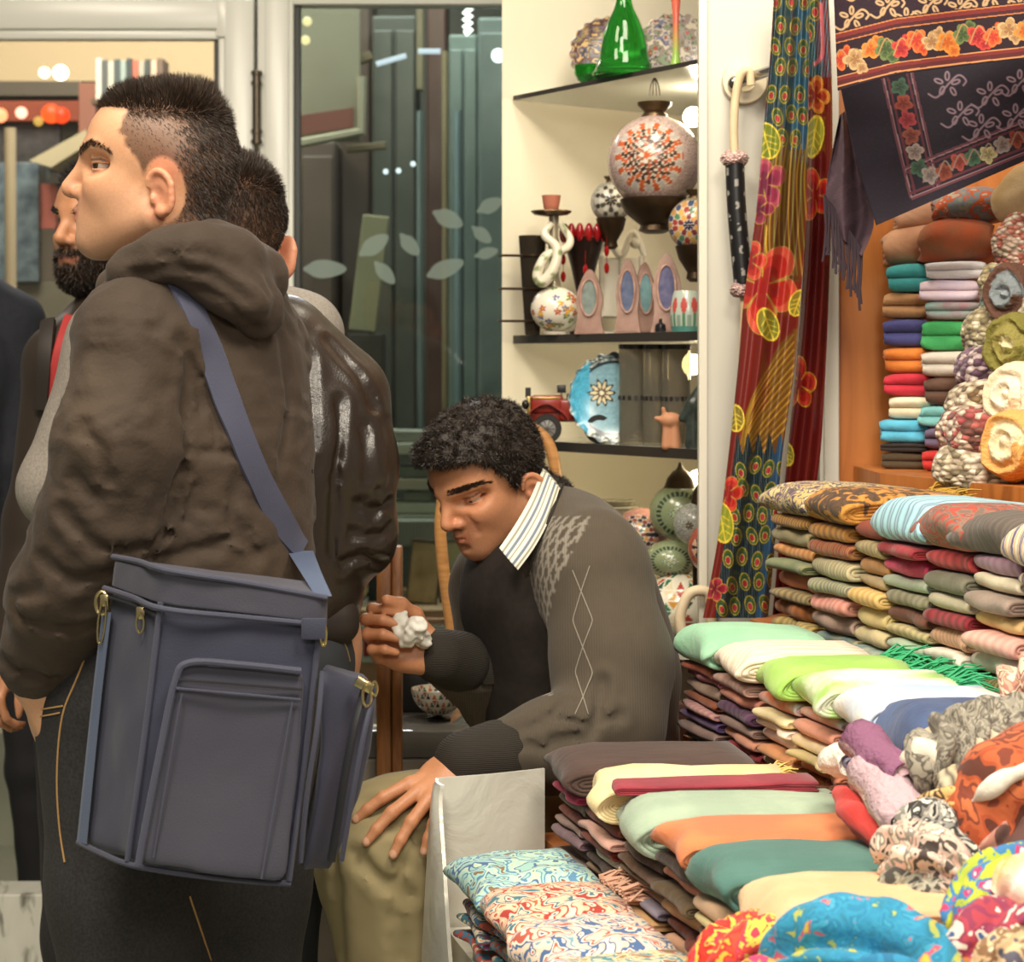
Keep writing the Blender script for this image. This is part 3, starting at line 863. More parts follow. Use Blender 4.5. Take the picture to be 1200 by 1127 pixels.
def body_colors(h, base, lip, stub=None, hairmask=None, haircol=None, ear='#c07a5c', blush=None):
    B = np.array(lin(base))
    def g(V):
        q = h.loc(V); C = np.tile(B, (len(V), 1))
        C *= (1 + .08 * fbm(V, 40, 3))[:, None]
        def blend(m, c, a=1.0):
            C[:] = C * (1 - a * m[:, None]) + np.array(lin(c)) * (a * m[:, None])
        sm = lambda a, b, x: np.clip((x - a) / (b - a), 0, 1) ** 2 * (3 - 2 * np.clip((x - a) / (b - a), 0, 1))
        x, y, z = q.T; ay = np.abs(y)
        head = (z > -.14) & (np.linalg.norm(q, axis=1) < .19)
        lipm = head * np.exp(-((z + .058) / .0075) ** 2) * (ay < .024) * sm(.078, .086, x)
        er = np.linalg.norm(np.stack([x - .0630, ay - .0335, z - .003], 1), axis=1)
        blend(head * (er < .0172) * (z > .0062) * (z < .0098) * (x > .050), '#33201a', .75)
        blend(head * (er < .02) * (z < -.004) * (z > -.012), '#a06a55', .3)
        if stub: blend(head * sm(-.018, -.045, z) * sm(-.03, .0, x) * (1 - .6 * sm(.03, .0, np.abs(ay - .05))), stub, .5)
        blend(lipm, lip, .75)
        blend(head * sm(.06, .074, ay) * sm(.0, -.012, x) * (z < .02) * (z > -.07), ear, .55)
        if blush: blend(head * np.exp(-((ay - .035) / .02) ** 2 - ((z + .03) / .025) ** 2) * sm(.03, .06, x), blush, .35); blend(head * np.exp(-((x - .108) / .01) ** 2 - (z + .027) ** 2 / .0002), blush, .4)
        if hairmask is not None: blend(hairmask(q) * head, haircol, .85)
        return C
    return g
sstep = lambda a, b, x: np.clip((x - a) / (b - a), 0, 1)
SHOE = plain('#17130f', .4)

# ------------------------------------------------------------------ 1: the man with the shoulder bag, seen from behind, face in profile
Y0 = 2.6
pa = person('person', P(232, 0, Y0)[0], Y0, 'man in brown hooded jacket, face in profile, carrying a grey blue shoulder bag')
hA = Head(P(185, 200, Y0), (-1, .03, .02), nose=1.02)
f = Field(); hA.build(f, P(232, 345, Y0 + .02), .062, lid=.0031, lidz=.0008)
def hairA(q):
    x, y, z = q.T; ay = np.abs(y)
    front = np.interp(z, [-.08, -.027, -.01, .044, .0715, .079, .1], [-.03, -.006, .002, .0336, .027, .085, .1])
    m = sstep(.004, -.003, x - front + .004 * noise(q, 160, 9))
    m *= np.maximum(sstep(-.034, -.022, z) * (x > -.012), sstep(.0, -.012, x) * sstep(-.095, -.06, z))
    ear = ((x + .021) / .027) ** 2 + ((z + .03) / .041) ** 2
    m *= np.where((ay > .055) & (x > -.05), np.maximum(sstep(.85, 1.1, ear), 0), 1)
    return np.clip(m, 0, 1)
fine = Field(); fine.prims = f.prims
V1, Q1 = fine.mesh(.0017, lo=P(60, 80, Y0 + .0) - np.array((.02, .13, 0)) * 1 + np.array((0, 0, -.29)), hi=P(300, 70, Y0) + np.array((.02, .13, .02)))
V1 = relax(V1, Q1, 2, .5)
# trunk, arms and hands inside the clothes; the left hand is pushed into the pocket
fb = Field(); TA = frame((-.85, .5, 0))
fb.ell(P(232, 470, Y0), (.105, .15, .2), TA, .05); fb.ell(P(235, 700, Y0), (.11, .15, .16), TA, .06)
fb.cap(P(232, 330, Y0 + .01), P(232, 420, Y0), .06, .07, .04)
LA = [P(156, 405, 2.47), P(106, 625, 2.46), P(40, 795, 2.52)]
fb.chain(LA, [.05, .042, .026], .03)
RA = [P(296, 415, 2.68), P(290, 620, 2.74), P(235, 740, 2.72)]
fb.chain(RA, [.05, .042, .028], .03)
hand(fb, P(50, 818, 2.53), frame((.25, .25, -1), (-.6, -.7, 0)), [(.3, .3, .2)] * 4, s=.95)
hand(fb, P(235, 740, 2.72), frame((-.5, .3, -.8), (0, -1, 0)), [(.5, .6, .3)] * 4, s=.95, thumb_side=-1)
for a, b, c in ((P(150, 830, 2.55), P(150, 1260, 2.53), (P(160, 0, 2.56)[0], 2.56, .09)), (P(285, 830, 2.68), P(275, 1260, 2.70), (P(270, 0, 2.72)[0], 2.72, .09))):
    fb.chain([a, b, c], [.085, .055, .04], .03)
V2, Q2 = fb.mesh(.006)
VA, QA = np.vstack([V1, V2]), np.vstack([Q1, Q2 + len(V1)])
ca = body_colors(hA, '#d3a27e', '#b06f5c', '#a5846e', hairA, '#5a4234', ear='#d0866a', blush='#c98566')
body = mesh_from('body', VA, QA, SKIN, pa, True, pa.location, ca(VA))
hA.eyes(pa, (1, 1.15, -.08))
mk = lambda h, fn: (lambda p: fn(h.loc(p)))
def dirA(p, n):
    q = hA.loc(p); x, y, z = q.T
    flow = np.tile(np.array((-.45, 0, -.55)), (len(p), 1)); top = sstep(.06, .085, z)[:, None]
    flow = flow * (1 - top) + top * (np.array((.22, 0, .55)) + np.stack([.35 * noise(q, 45, 3), .5 * noise(q, 45, 4), 0 * x], -1))
    return n * (.25 + .9 * top) + flow @ hA.R.T
def lenA(p):
    x, y, z = hA.loc(p).T
    return .003 + .003 * sstep(.0, .05, z) + .005 * sstep(-.03, -.06, x) + .012 * sstep(.055, .09, z) * (1 - .3 * sstep(.03, .07, x)) + .007 * sstep(.0, -.04, x) * sstep(.07, .09, z)
HC = ('#2a1e16', '#382a1f', '#463528', '#211813')
blades('hair', pa, V1, Q1, lambda p: hairA(hA.loc(p)) * (.3 + .9 * sstep(.03, .07, hA.loc(p)[:, 2]) + .5 * sstep(-.03, -.06, hA.loc(p)[:, 0])), 30000, dirA, lenA, .00042, HC, 1)
def brow(zs=(.013, .0235, .0285, .022, .019), t=1.0):
    def m(q):
        x, y, z = q.T; ay = np.abs(y)
        zc = np.interp(x, [.044, .058, .076, .092, .1], zs); th = np.interp(x, [.044, .06, .085, .1], [.0016, .0034, .0052, .0046]) * t
        return (np.abs(z - zc) < th) * (ay > .011) * (x > .044)
    return m
def dirbrow(h):
    def d(p, n):
        q = h.loc(p); s = np.sign(q[:, 1:2])
        return n * .35 + (np.concatenate([-.5 + 0 * s, s, .25 + 0 * s], 1)) @ h.R.T
    return d
brows(pa, V1, Q1, hA, brow(), 1800, .008, .00032, ('#19110c', '#241912'), 2)

fj = Field()
fj.ell(P(232, 440, Y0), (.12, .135, .15), TA, .05); fj.ell(P(236, 560, Y0), (.122, .132, .18), TA, .06); fj.ell(P(236, 690, Y0), (.13, .14, .14), TA, .06)
fj.rbox(P(236, 640, Y0), (.115, .122, .20), .10, TA, .05)
fj.chain([P(205, 365, 2.58), P(158, 394, 2.48)], [.075, .066], .05)
fj.chain([P(265, 370, 2.63), P(292, 410, 2.68)], [.07, .058], .05)
fj.chain([P(156, 405, 2.47), P(136, 520, 2.43), P(116, 615, 2.45)], [.062, .065, .066], .03)
fj.chain([P(114, 615, 2.45), P(80, 690, 2.47), P(44, 775, 2.52)], [.066, .062, .047], .03)
fj.chain(RA, [.062, .058, .045], .04)
sleeve = [P(146, 405, 2.47), P(112, 615, 2.43), P(44, 775, 2.49)]
fj.post.append(folds(.006, 12, 11, (1, 1, .6)))
fj.post.append(folds(.0042, 26, 21, (1, 1, 1.6), .75))
fj.post.append(folds(.0009, 60, 23, (1, 1, 1.3), .6))
creases(fj, [(.010, [(222, 430), (214, 520), (196, 600), (172, 655)]), (.007, [(212, 400), (232, 440), (236, 480)]), (.006, [(95, 500), (120, 530), (125, 565)]),
             (.008, [(75, 600), (110, 640), (160, 645), (200, 625)]), (.007, [(50, 655), (85, 680), (130, 668)]), (.006, [(20, 720), (55, 735), (110, 735)]),
             (.006, [(90, 560), (115, 585)]), (.006, [(215, 528), (260, 530), (300, 535), (345, 528)]), (-.004, [(215, 520), (260, 522), (345, 520)]),
             (.005, [(240, 400), (252, 470), (255, 520)]), (.006, [(280, 560), (270, 610), (300, 650)]), (.006, [(180, 655), (250, 640), (290, 622)]), (.005, [(330, 400), (338, 470), (330, 540)]),
             (.005, [(230, 570), (215, 610)]), (.006, [(15, 700), (45, 690)]), (.006, [(5, 775), (40, 790), (70, 795)])], (2.0, 2.9), w=.010)
M = Mat('brown jacket cloth').set(Roughness=.82, Sheen_Weight=.05)
t = M.n('ShaderNodeTexNoise', Scale=5, Detail=4); M.l(M.coord(), t.inputs['Vector'])
M.color(M.ramp(t.outputs['Fac'], [(.3, lin('#30241a')), (.7, lin('#423426'))]))
t = M.n('ShaderNodeTexNoise', Scale=160, Detail=4); M.l(M.coord(), t.inputs['Vector']); M.bump(t.outputs['Fac'], .45, .002)
JA = M.m
jk, VJ, QJ = cloth('jacket', fj, .0045, JA, pa, 3)
fjA = fj; FIELD_A = fj
fh = Field()
ring = [P(138, 338, 2.55), P(155, 318, 2.49), P(190, 302, 2.475), P(230, 298, 2.47), P(270, 305, 2.50), P(300, 325, 2.57), P(290, 340, 2.68), P(220, 345, 2.73), P(150, 345, 2.66)]
rr = [.022, .026, .030, .035, .037, .036, .03, .03, .028]
fh.chain(ring + [ring[0]], rr + [rr[0]], .02)
fh.ell(P(262, 335, 2.475), (.062, .03, .034), frame((.8, -.1, -.42)), .02); fh.ell(P(298, 358, 2.51), (.042, .03, .036), frame((.6, .2, -.6)), .02)
fh.chain([P(205, 283, 2.50), P(250, 282, 2.515), P(285, 300, 2.56)], [.018, .02, .02], .02)
fh.post.append(folds(.003, 24, 31, (1, 1, 1.5)))
creases(fh, [(.0045, [(160, 322), (205, 312), (250, 322), (290, 352), (320, 385)]), (.003, [(185, 300), (235, 296), (280, 312), (315, 345)]), (.003, [(230, 335), (270, 355), (300, 385)])], (2.0, 2.9), w=.008)
cloth('hood', fh, .004, JA, jk, 3)

ft = Field()
ft.ell(P(225, 800, 2.6), (.125, .165, .14), TA, .06)
for a, b, c in ((P(146, 830, 2.57), P(160, 1250, 2.54), (P(170, 0, 2.57)[0], 2.57, .07)), (P(275, 830, 2.67), P(272, 1250, 2.69), (P(270, 0, 2.72)[0], 2.72, .07))):
    ft.chain([a, (a + b) / 2, b, c], [.110, .098, .08, .065], .03)
ft.post.append(folds(.004, 11, 41, (1, 1, .7)))
M = Mat('charcoal denim').set(Roughness=.85)
t = M.n('ShaderNodeTexNoise', Scale=260, Detail=3); M.l(M.coord(), t.inputs['Vector'])
M.color(M.ramp(t.outputs['Fac'], [(.3, lin('#1d1c1d')), (.7, lin('#2f2d2e'))])); M.bump(t.outputs['Fac'], .25, .001)
DEN = M.m
tr, _, _ = cloth('trousers', ft, .007, DEN, pa, 1)
for run_ in ([(101, 768), (88, 800), (75, 832), (69, 870), (67, 920), (70, 970), (76, 1010)], [(32, 834), (55, 830), (74, 827)], [(34, 841), (55, 838), (70, 835)], [(222, 1050), (232, 1080), (247, 1125)]):
    mb = MB(); ribbon(mb, ft, run_, 2.0, .0, .0012, 2.0, 2.9, smoothing=1); s_ = mb.build('stitching', plain('#b08a55', .7), tr); s_['label'] = 'tan stitching'
simple_shoes(pa, [(P(160, 0, 2.56)[0], 2.56, 0), (P(270, 0, 2.72)[0], 2.72, 0)], SHOE, (-.85, .5))


# ------------------------------------------------------------------ 2: the man in the dark leather jacket, seen from behind
YB = 2.98
pb = person('person', P(300, 0, YB)[0], YB, 'man seen from behind in dark brown leather jacket')
hB = Head(P(268, 272, YB), (-.3, .95, .02), sc=1.02)
f = Field(); hB.build(f, P(300, 390, YB + .01), .06, front=True)
V1, Q1 = f.mesh(.003, lo=hB.c - (.14, .14, .17), hi=hB.c + (.14, .14, .14)); V1 = relax(V1, Q1, 1)
def hairB(q):
    x, y, z = q.T; ay = np.abs(y)
    front = np.interp(z, [-.08, .0, .05, .075, .1], [-.03, .01, .03, .05, .1])
    m = sstep(.004, -.003, x - front) * np.maximum(sstep(-.02, -.0, z) * (x > -.015), sstep(-.012, -.03, x) * sstep(-.115, -.075, z))
    ear = ((x + .021) / .027) ** 2 + ((z + .03) / .041) ** 2
    return np.clip(m * np.where((ay > .055) & (x > -.05), sstep(.85, 1.1, ear), 1), 0, 1)
fb = Field(); TB = frame((-.3, .95, 0))
fb.ell(P(302, 560, YB), (.1, .16, .2), TB, .05); fb.ell(P(305, 760, YB), (.11, .15, .16), TB, .06); fb.cap(P(300, 390, YB), P(302, 480, YB), .06, .08, .04)
RB = [P(404, 468, YB + .02), P(414, 625, YB - .0), P(372, 668, YB + .13)]
LB = [P(195, 468, YB - .02), P(170, 640, YB + .02), P(188, 770, YB + .0)]
for c in (RB, LB): fb.chain(c, [.05, .042, .028], .03)
for c, sd in ((RB, -1), (LB, 1)): hand(fb, c[2], frame((-.35 * -sd, .8, -.3), (0, 0, 1)), [(.5, .6, .3)] * 4, thumb_side=sd)
LEGB = [(P(240, 830, YB), P(235, 1180, YB), (P(250, 0, YB)[0], YB, .09)), (P(312, 830, YB), P(304, 1180, YB), (P(308, 0, YB)[0], YB, .09))]
for c in LEGB: fb.chain(c, [.085, .055, .04], .03)
V2, Q2 = fb.mesh(.007)
VB, QB = np.vstack([V1, V2]), np.vstack([Q1, Q2 + len(V1)])
mesh_from('body', VB, QB, SKIN, pb, True, pb.location, body_colors(hB, '#c59474', '#a56a57', None, hairB, '#4a372c', ear='#cf8a6c')(VB))
hB.eyes(pb)
def dirB(p, n):
    q = hB.loc(p); top = sstep(.05, .085, q[:, 2])[:, None]
    return n * (.5 + .5 * top) + (np.array((-.5, 0, -.6)) * (1 - top) + top * np.array((.4, 0, .4))) @ hB.R.T
blades('hair', pb, V1, Q1, mk(hB, hairB), 24000, dirB, lambda p: .006 + .008 * sstep(.0, .06, hB.loc(p)[:, 2]) * 1.0 + .008 * sstep(.06, .09, hB.loc(p)[:, 2]), .0005, ('#241a13', '#33251b', '#1b130e', '#3f2f24'), 5)
fj = Field()
fj.ell(P(302, 520, YB), (.125, .17, .17), TB, .05); fj.rbox(P(303, 610, YB), (.125, .15, .2), .1, TB, .06)
fj.chain([P(270, 400, YB), P(200, 455, YB - .02)], [.07, .066], .05); fj.chain([P(335, 402, YB), P(394, 455, YB + .02)], [.066, .060], .05)
fj.chain([RB[0], (RB[0] + RB[1]) / 2 + (.006, -.02, 0), RB[1], RB[2]], [.064, .062, .06, .05], .03); fj.chain(LB, [.066, .062, .05], .03)
fj.chain([P(262, 372, YB + .03), P(300, 366, YB - .065), P(340, 368, YB + .0), P(335, 372, YB + .06), P(290, 372, YB + .1), P(262, 372, YB + .03)], [.018] * 6, .015)
fj.post.append(folds(.0022, 14, 51, (1, 1, .5), .8))
creases(fj, [(.007, [(398, 470), (392, 560), (390, 650)]), (.006, [(420, 590), (440, 600), (455, 590)]), (.007, [(400, 660), (425, 650), (450, 660)]), (.006, [(410, 625), (440, 630), (456, 620)]), (.005, [(425, 500), (430, 560)]), (-.004, [(440, 480), (450, 560), (448, 620)]), (.005, [(385, 400), (420, 440), (440, 480)]), (.005, [(362, 420), (366, 520), (360, 640)])], (2.4, 3.4), w=.009)
M = Mat('dark brown leather').set(Roughness=.34, Specular_IOR_Level=.6)
t = M.n('ShaderNodeTexNoise', Scale=6, Detail=4); M.l(M.coord(), t.inputs['Vector'])
M.color(M.ramp(t.outputs['Fac'], [(.3, lin('#231b15')), (.7, lin('#32271f'))]))
t = M.n('ShaderNodeTexVoronoi', Scale=300); M.l(M.coord(), t.inputs['Vector']); M.bump(t.outputs['Distance'], .25, .0008)
jb, _, _ = cloth('jacket', fj, .005, M.m, pb, 2)
fw = Field(); fw.rbox(P(303, 722, YB), (.115, .13, .035), .03, TB, .02)
def ribs(p, d):
    return d - .0012 * np.sin((p @ TB[:, 1]) * 2 * PI / .008)
cloth('waistband', fw, .005, plain('#2a211a', .7), jb)
ft = Field(); ft.ell(P(303, 790, YB), (.118, .138, .12), TB, .05); ft.rbox(P(303, 760, YB), (.108, .118, .06), .05, TB, .04)
for a, b, c in LEGB: ft.chain([a, b, (c[0], c[1], .07)], [.100, .080, .07], .03)
ft.post.append(folds(.004, 11, 61))
M = Mat('blue grey denim').set(Roughness=.85); t = M.n('ShaderNodeTexNoise', Scale=4, Detail=4); M.l(M.coord(), t.inputs['Vector'])
M.color(M.ramp(t.outputs['Fac'], [(.35, lin('#2a2b2e')), (.65, lin('#4b5158'))]))
tb, _, _ = cloth('trousers', ft, .008, M.m, pb, 1)
mb = MB(); ribbon(mb, ft, [(392, 748), (404, 752), (410, 775)], 1.6, 0, .001, 2.4, 3.4, n=4)
mb.build('stitching', plain('#8a7350', .7), tb)
simple_shoes(pb, [(P(250, 0, YB)[0], YB, 0), (P(308, 0, YB)[0], YB, 0)], SHOE, (-.3, .95))

# ------------------------------------------------------------------ 3 and 4: the grey blazer and the bearded man beyond
def bystander(name, label, head, cen, Y, T, arms, legs, coat, coat_kw, hem, trou, hairfn, hcol, face, hands=None, leg=1.0):
    pr = person('person', P(cen, 0, Y)[0], Y, label)
    f = Field(); head.build(f, P(cen, hem[0], Y), .06)
    V1, Q1 = f.mesh(.0028, lo=head.c - (.14, .15, .17), hi=head.c + (.14, .15, .14)); V1 = relax(V1, Q1, 1)
    fb = Field(); k = Y / F
    fb.ell(P(cen, hem[0] + 150, Y), (.1, .15, .2), T, .05); fb.ell(P(cen, hem[0] + 330, Y), (.11, .15, .16), T, .06); fb.cap(P(cen, hem[0] + 10, Y), P(cen, hem[0] + 80, Y), .055, .08, .04)
    for a in arms: fb.chain(a, [.05, .042, .027], .03)
    for h in (hands or []): hand(fb, *h[:2], **h[2])
    for a in legs: fb.chain(a, [.08 * leg, .055 * leg, .04 * leg], .03)
    V2, Q2 = fb.mesh(.007)
    V, Q = np.vstack([V1, V2]), np.vstack([Q1, Q2 + len(V1)])
    mesh_from('body', V, Q, SKIN, pr, True, pr.location, body_colors(head, *face, hairfn, hcol[0])(V)); head.eyes(pr)
    fj = Field(); fj.ell(P(cen, hem[0] + 120, Y), (.125, .175, .17), T, .05); fj.rbox((P(cen, hem[0] + 120, Y) + P(cen, hem[1], Y)) / 2, (.13, .165, (hem[1] - hem[0] - 60) * k / 2), .09, T, .06)
    for a in arms:
        fj.chain([P(cen, hem[0] + 28, Y) * .75 + np.asarray(a[0]) * .25 + (0, 0, .012), np.asarray(a[0])], [.07, .064], .05); fj.chain(a, [.064, .06, .046], .03)
    fj.post.append(folds(.004, 13, 71, (1, 1, .6)))
    j, _, _ = cloth('jacket', fj, .0065, coat, pr, 2)
    ft = Field(); ft.ell(P(cen, hem[0] + 400, Y), (.115, .15, .12), T, .05)
    for a in legs: ft.chain([a[0], a[1], (a[2][0], a[2][1], .07)], [.1 * leg, .08 * leg, .065 * leg], .03)
    ft.post.append(folds(.004, 10, 81)); cloth('trousers', ft, .009, trou, pr, 1)
    return pr, V1, Q1, fj, j
YC = 3.3
hC = Head(P(200, 228, YC), (-.6, .8, 0))
kC = lambda px, py, dy=0: P(px, py, YC + dy)
hair_std = hairB
M = Mat('light grey wool').set(Roughness=.85); t = M.n('ShaderNodeTexNoise', Scale=240, Detail=3); M.l(M.coord(), t.inputs['Vector'])
M.color(M.ramp(t.outputs['Fac'], [(.3, lin('#7c756d')), (.7, lin('#948d85'))])); GREYW = M.m
armsC = [[kC(352, 392, .03), kC(352, 560, .1), kC(300, 640, .16)], [kC(132, 400, -.03), kC(68, 572, -.04), kC(150, 640, .1)]]
legsC = [(kC(165, 830), kC(160, 1130), (kC(165, 0)[0], YC, .09)), (kC(255, 830, .05), kC(255, 1130, .05), (kC(255, 0)[0], YC + .05, .09))]
pc, V1, Q1, fC, jC = bystander('person', 'man in grey blazer hidden behind the man with the shoulder bag', hC, 218, YC, frame((-.25, .97, 0)), armsC, legsC, GREYW, {}, (325, 745), DEN, hairB, ('#4a372c',), ('#c08a68', '#a56a57', None))
blades('hair', pc, V1, Q1, mk(hC, hairB), 9000, lambda p, n: n + np.array((0, 0, -.4)), lambda p: np.full(len(p), .01), .0007, ('#241a13', '#33251b'), 6)
simple_shoes(pc, [(kC(165, 0)[0], YC, 0), (kC(255, 0)[0], YC + .05, 0)], SHOE, (-.25, .97))
YD = 3.72
hD = Head(P(124, 262, YD), (-.55, -.83, -.06), sc=1.03)
kD = lambda px, py, dy=0: P(px, py, YD + dy)
armsD = [[kD(212, 425, .12), kD(215, 590, .12), kD(180, 690, -.05)], [kD(74, 425, -.1), kD(48, 610, -.1), kD(16, 758, -.16)]]
legsD = [(kD(105, 830), kD(105, 1090), (kD(105, 0)[0], YD, .09)), (kD(165, 830, .05), kD(165, 1090, .05), (kD(165, 0)[0], YD + .05, .09))]
def hairD(q):
    x, y, z = q.T; ay = np.abs(y)
    front = np.interp(z, [-.08, .0, .04, .066, .075, .09], [-.03, .012, .04, .055, .082, .1])
    ear = ((x + .021) / .027) ** 2 + ((z + .03) / .041) ** 2
    m = sstep(.004, -.003, x - front) * np.maximum(sstep(-.05, -.03, z) * (x > -.015), sstep(-.012, -.03, x) * sstep(-.1, -.07, z))
    return np.clip(m * np.where((ay > .06) & (x > -.05), sstep(.85, 1.1, ear), 1), 0, 1)
def beardD(q):
    x, y, z = q.T; ay = np.abs(y)
    low = sstep(-.06, -.07, z) * (x > -.01); side = (z < .0) * (z > -.1) * (ay > .048) * (x > -.008) * (x < .028 - .55 * (z + .02))
    mous = (z > -.0525) * (z < -.041) * (x > .07) * (ay < .032)
    lips = (np.abs(z + .0605) < .0085) * (ay < .022) * (x > .08)
    cor = (z < -.05) * (ay > .026) * (x > .0)
    return np.clip(np.maximum.reduce([low, side * 1.0, mous * 1.0, cor * 1.0]) * (1 - lips), 0, 1)
LEA = plain('#2c2219', .5, name='dark brown jacket')
pd, V1, Q1, fD, jD = bystander('person', 'bearded man in dark jacket over red shirt, beyond the man with the bag', hD, 135, YD, frame((-.74, -.66, 0)), armsD, legsD, LEA, {}, (352, 745), DEN, hairD, ('#33261e',), ('#b98562', '#a4604e', '#3a2a20'),
    hands=[(kD(14, 766, -.16), frame((-.15, -.15, -.4), (-.6, -.6, 0)), dict(curls=[(.7, .8, .5)] * 4, thumb_side=1, s=.9))])
blades('hair', pd, V1, Q1, mk(hD, hairD), 14000, lambda p, n: n + (np.array((-.5, 0, .2)) @ hD.R.T), lambda p: .012 + .012 * sstep(.05, .08, hD.loc(p)[:, 2]), .0007, ('#1c140e', '#2a1e16', '#17100b'), 7, curl=.3)
blades('beard', pd, V1, Q1, mk(hD, beardD), 14000, lambda p, n: n * .8 + (np.array((.1, 0, -.8)) @ hD.R.T), lambda p: np.full(len(p), .014), .0007, ('#1c140e', '#241911', '#3a291c'), 8, curl=.3)
brows(pd, V1, Q1, hD, brow(), 1200, .009, .0005, ('#19110c',), 9)
mb = MB(); ribbon(mb, fD, [(92, 375), (80, 410), (72, 450), (66, 520)], 34, .004, .004, 3.0, 4.2)
mb.build('shirt_front', noisy('#9c2526', '#b02f2e', 20, .7, name='red cloth'), jD)
mb = MB(); ribbon(mb, fD, [(70, 345), (60, 375), (55, 420), (50, 480)], 18, .006, .008, 3.0, 4.2)
mb.build('collar', plain('#1f1812', .6), jD)
simple_shoes(pd, [(kD(105, 0)[0], YD, 0), (kD(165, 0)[0], YD + .05, 0)], SHOE, (-.74, -.66))
# 5: long navy coat at the left edge
YE = 5.15
kE = lambda px, py, dy=0: P(px, py, YE + dy)
hE = Head(kE(-55, 215), (.2, .98, 0))
legsE = [(kE(-100, 700), kE(-110, 900), (kE(-115, 0)[0], YE, .09)), (kE(14, 700, .03), kE(32, 900, .03), (kE(38, 0)[0], YE + .03, .09))]
armsE = [[kE(-150, 372), kE(-165, 540), kE(-150, 690)], [kE(20, 376, .02), kE(24, 540, .0), kE(14, 690, .02)]]
NAVY = noisy('#15171f', '#1d202b', 60, .85, name='navy wool')
pe, V1, Q1, fE, jE = bystander('person', 'person in dark navy coat cut off by the left edge', hE, -62, YE, frame((.2, .98, 0)), armsE, legsE, NAVY, {}, (305, 720), plain('#17161a', .85), hairB, ('#2a1e16',), ('#c08a68', '#a56a57', None), leg=.62)
blades('hair', pe, V1, Q1, mk(hE, hairB), 5000, lambda p, n: n + np.array((0, 0, -.4)), lambda p: np.full(len(p), .012), .001, ('#241a13', '#33251b'), 6)
simple_shoes(pe, [(kE(-115, 0)[0], YE, 0), (kE(38, 0)[0], YE + .03, 0)], SHOE, (.2, .98))

# ------------------------------------------------------------------ 6: the seated stall keeper, head bent
YS = 3.2
ps = person('person', P(680, 0, YS)[0], YS, 'seated man in dark grey argyle cardigan, head bent, holding a tissue')
hS = Head(P(569, 557, YS), (-.62, -.54, -.50), nose=.98, sc=.94)
f = Field(); hS.build(f, P(650, 612, YS + .06), .062, lid=.0024, lidz=-.0010)
creases(f, [(.0009, [(549, 606), (556, 614), (560, 624)])], (2.4, 3.8), w=.005)
V1, Q1 = f.mesh(.0019, lo=hS.c - (.17, .15, .15), hi=hS.c + (.15, .16, .14)); V1 = relax(V1, Q1, 2)
kS = lambda px, py, dy=0: P(px, py, YS + dy)
TS = frame((-.8, -.6, 0))
fb = Field(); fb.ell(kS(655, 700, .05), (.1, .15, .14), TS, .05); fb.ell(kS(700, 880, .1), (.11, .15, .16), TS, .06); fb.cap(kS(650, 612, .06), kS(655, 690, .05), .055, .08, .04)
LS = [kS(706, 690, -.13), kS(716, 850, -.22), kS(556, 893, -.32)]
RS = [kS(575, 690, .22), kS(590, 815, .12), kS(513, 770, -.06)]
fb.chain(LS, [.05, .042, .028], .03); fb.chain(RS, [.05, .042, .027], .03)
LEGS = [(kS(700, 945, .02), kS(458, 1000, -.30), (kS(530, 0, -.26)[0], YS - .26, .09)), (kS(690, 955, .16), kS(470, 990, -.06), (kS(535, 0, -.06)[0], YS - .06, .09))]
for c in LEGS: fb.chain(c, [.085, .065, .04], .03)
V2, Q2 = fb.mesh(.007)
fh = Field()
w0 = kS(550, 895, -.325); tipd = kS(462, 957, -.415) - w0; x = tipd / np.linalg.norm(tipd); z = np.array((-.15, -.72, .68)); z -= x * (z @ x); z /= np.linalg.norm(z); y = np.cross(z, x)
LH = hand(fh, w0, np.stack([x, y, z], 1), [(.22, .25, .15), (.18, .3, .15), (.25, .3, .2), (.35, .35, .2)], spread=(.30, .05, -.17, -.36), thumb=(.75, .35, -.5), thumb_side=-1, s=1.0, tcurl=.1)
fh.cap(w0, kS(585, 886, -.30), .027, .03, .02)
w1 = kS(508, 768, -.07); x = np.array((-.93, -.05, .30)); x /= np.linalg.norm(x); z = np.array((.15, .86, -.5)); z -= x * (z @ x); z /= np.linalg.norm(z); y = np.cross(z, x)
RH = hand(fh, w1, np.stack([x, y, z], 1), [(1.0, 1.35, .7), (1.05, 1.4, .7), (1.1, 1.4, .7), (1.15, 1.4, .7)], spread=(.06, 0, -.05, -.1), thumb=(.7, .42, -.75), thumb_side=1, s=1.0, tcurl=.55)
fh.cap(w1, kS(530, 778, -.02), .026, .03, .02)
V3, Q3 = fh.mesh(.0021); V3 = relax(V3, Q3, 1)
V, Q = np.vstack([V1, V2, V3]), np.vstack([Q1, Q2 + len(V1), Q3 + len(V1) + len(V2)])
def hairS(q):
    x, y, z = q.T; ay = np.abs(y)
    front = np.interp(z, [-.08, -.04, -.01, .035, .058, .07, .09], [-.03, -.002, .004, .030, .045, .088, .1])
    m = sstep(.004, -.003, x - front + .003 * noise(q, 120, 4)) * np.maximum(sstep(-.05, -.034, z) * (x > -.012), sstep(.0, -.014, x) * sstep(-.1, -.075, z))
    ear = ((x + .021) / .026) ** 2 + ((z + .034) / .034) ** 2
    return np.clip(m * np.where((ay > .055) & (x > -.05), sstep(.85, 1.1, ear), 1), 0, 1)
cs = body_colors(hS, '#c98f6a', '#aa6550', '#8a6750', hairS, '#241a13', ear='#c98664', blush='#c27a5a')
Cs = cs(V); n3 = len(V1) + len(V2)
Cs[n3:] = np.array(lin('#c68c66')) * (1 + .1 * fbm(V3, 60, 5))[:, None]
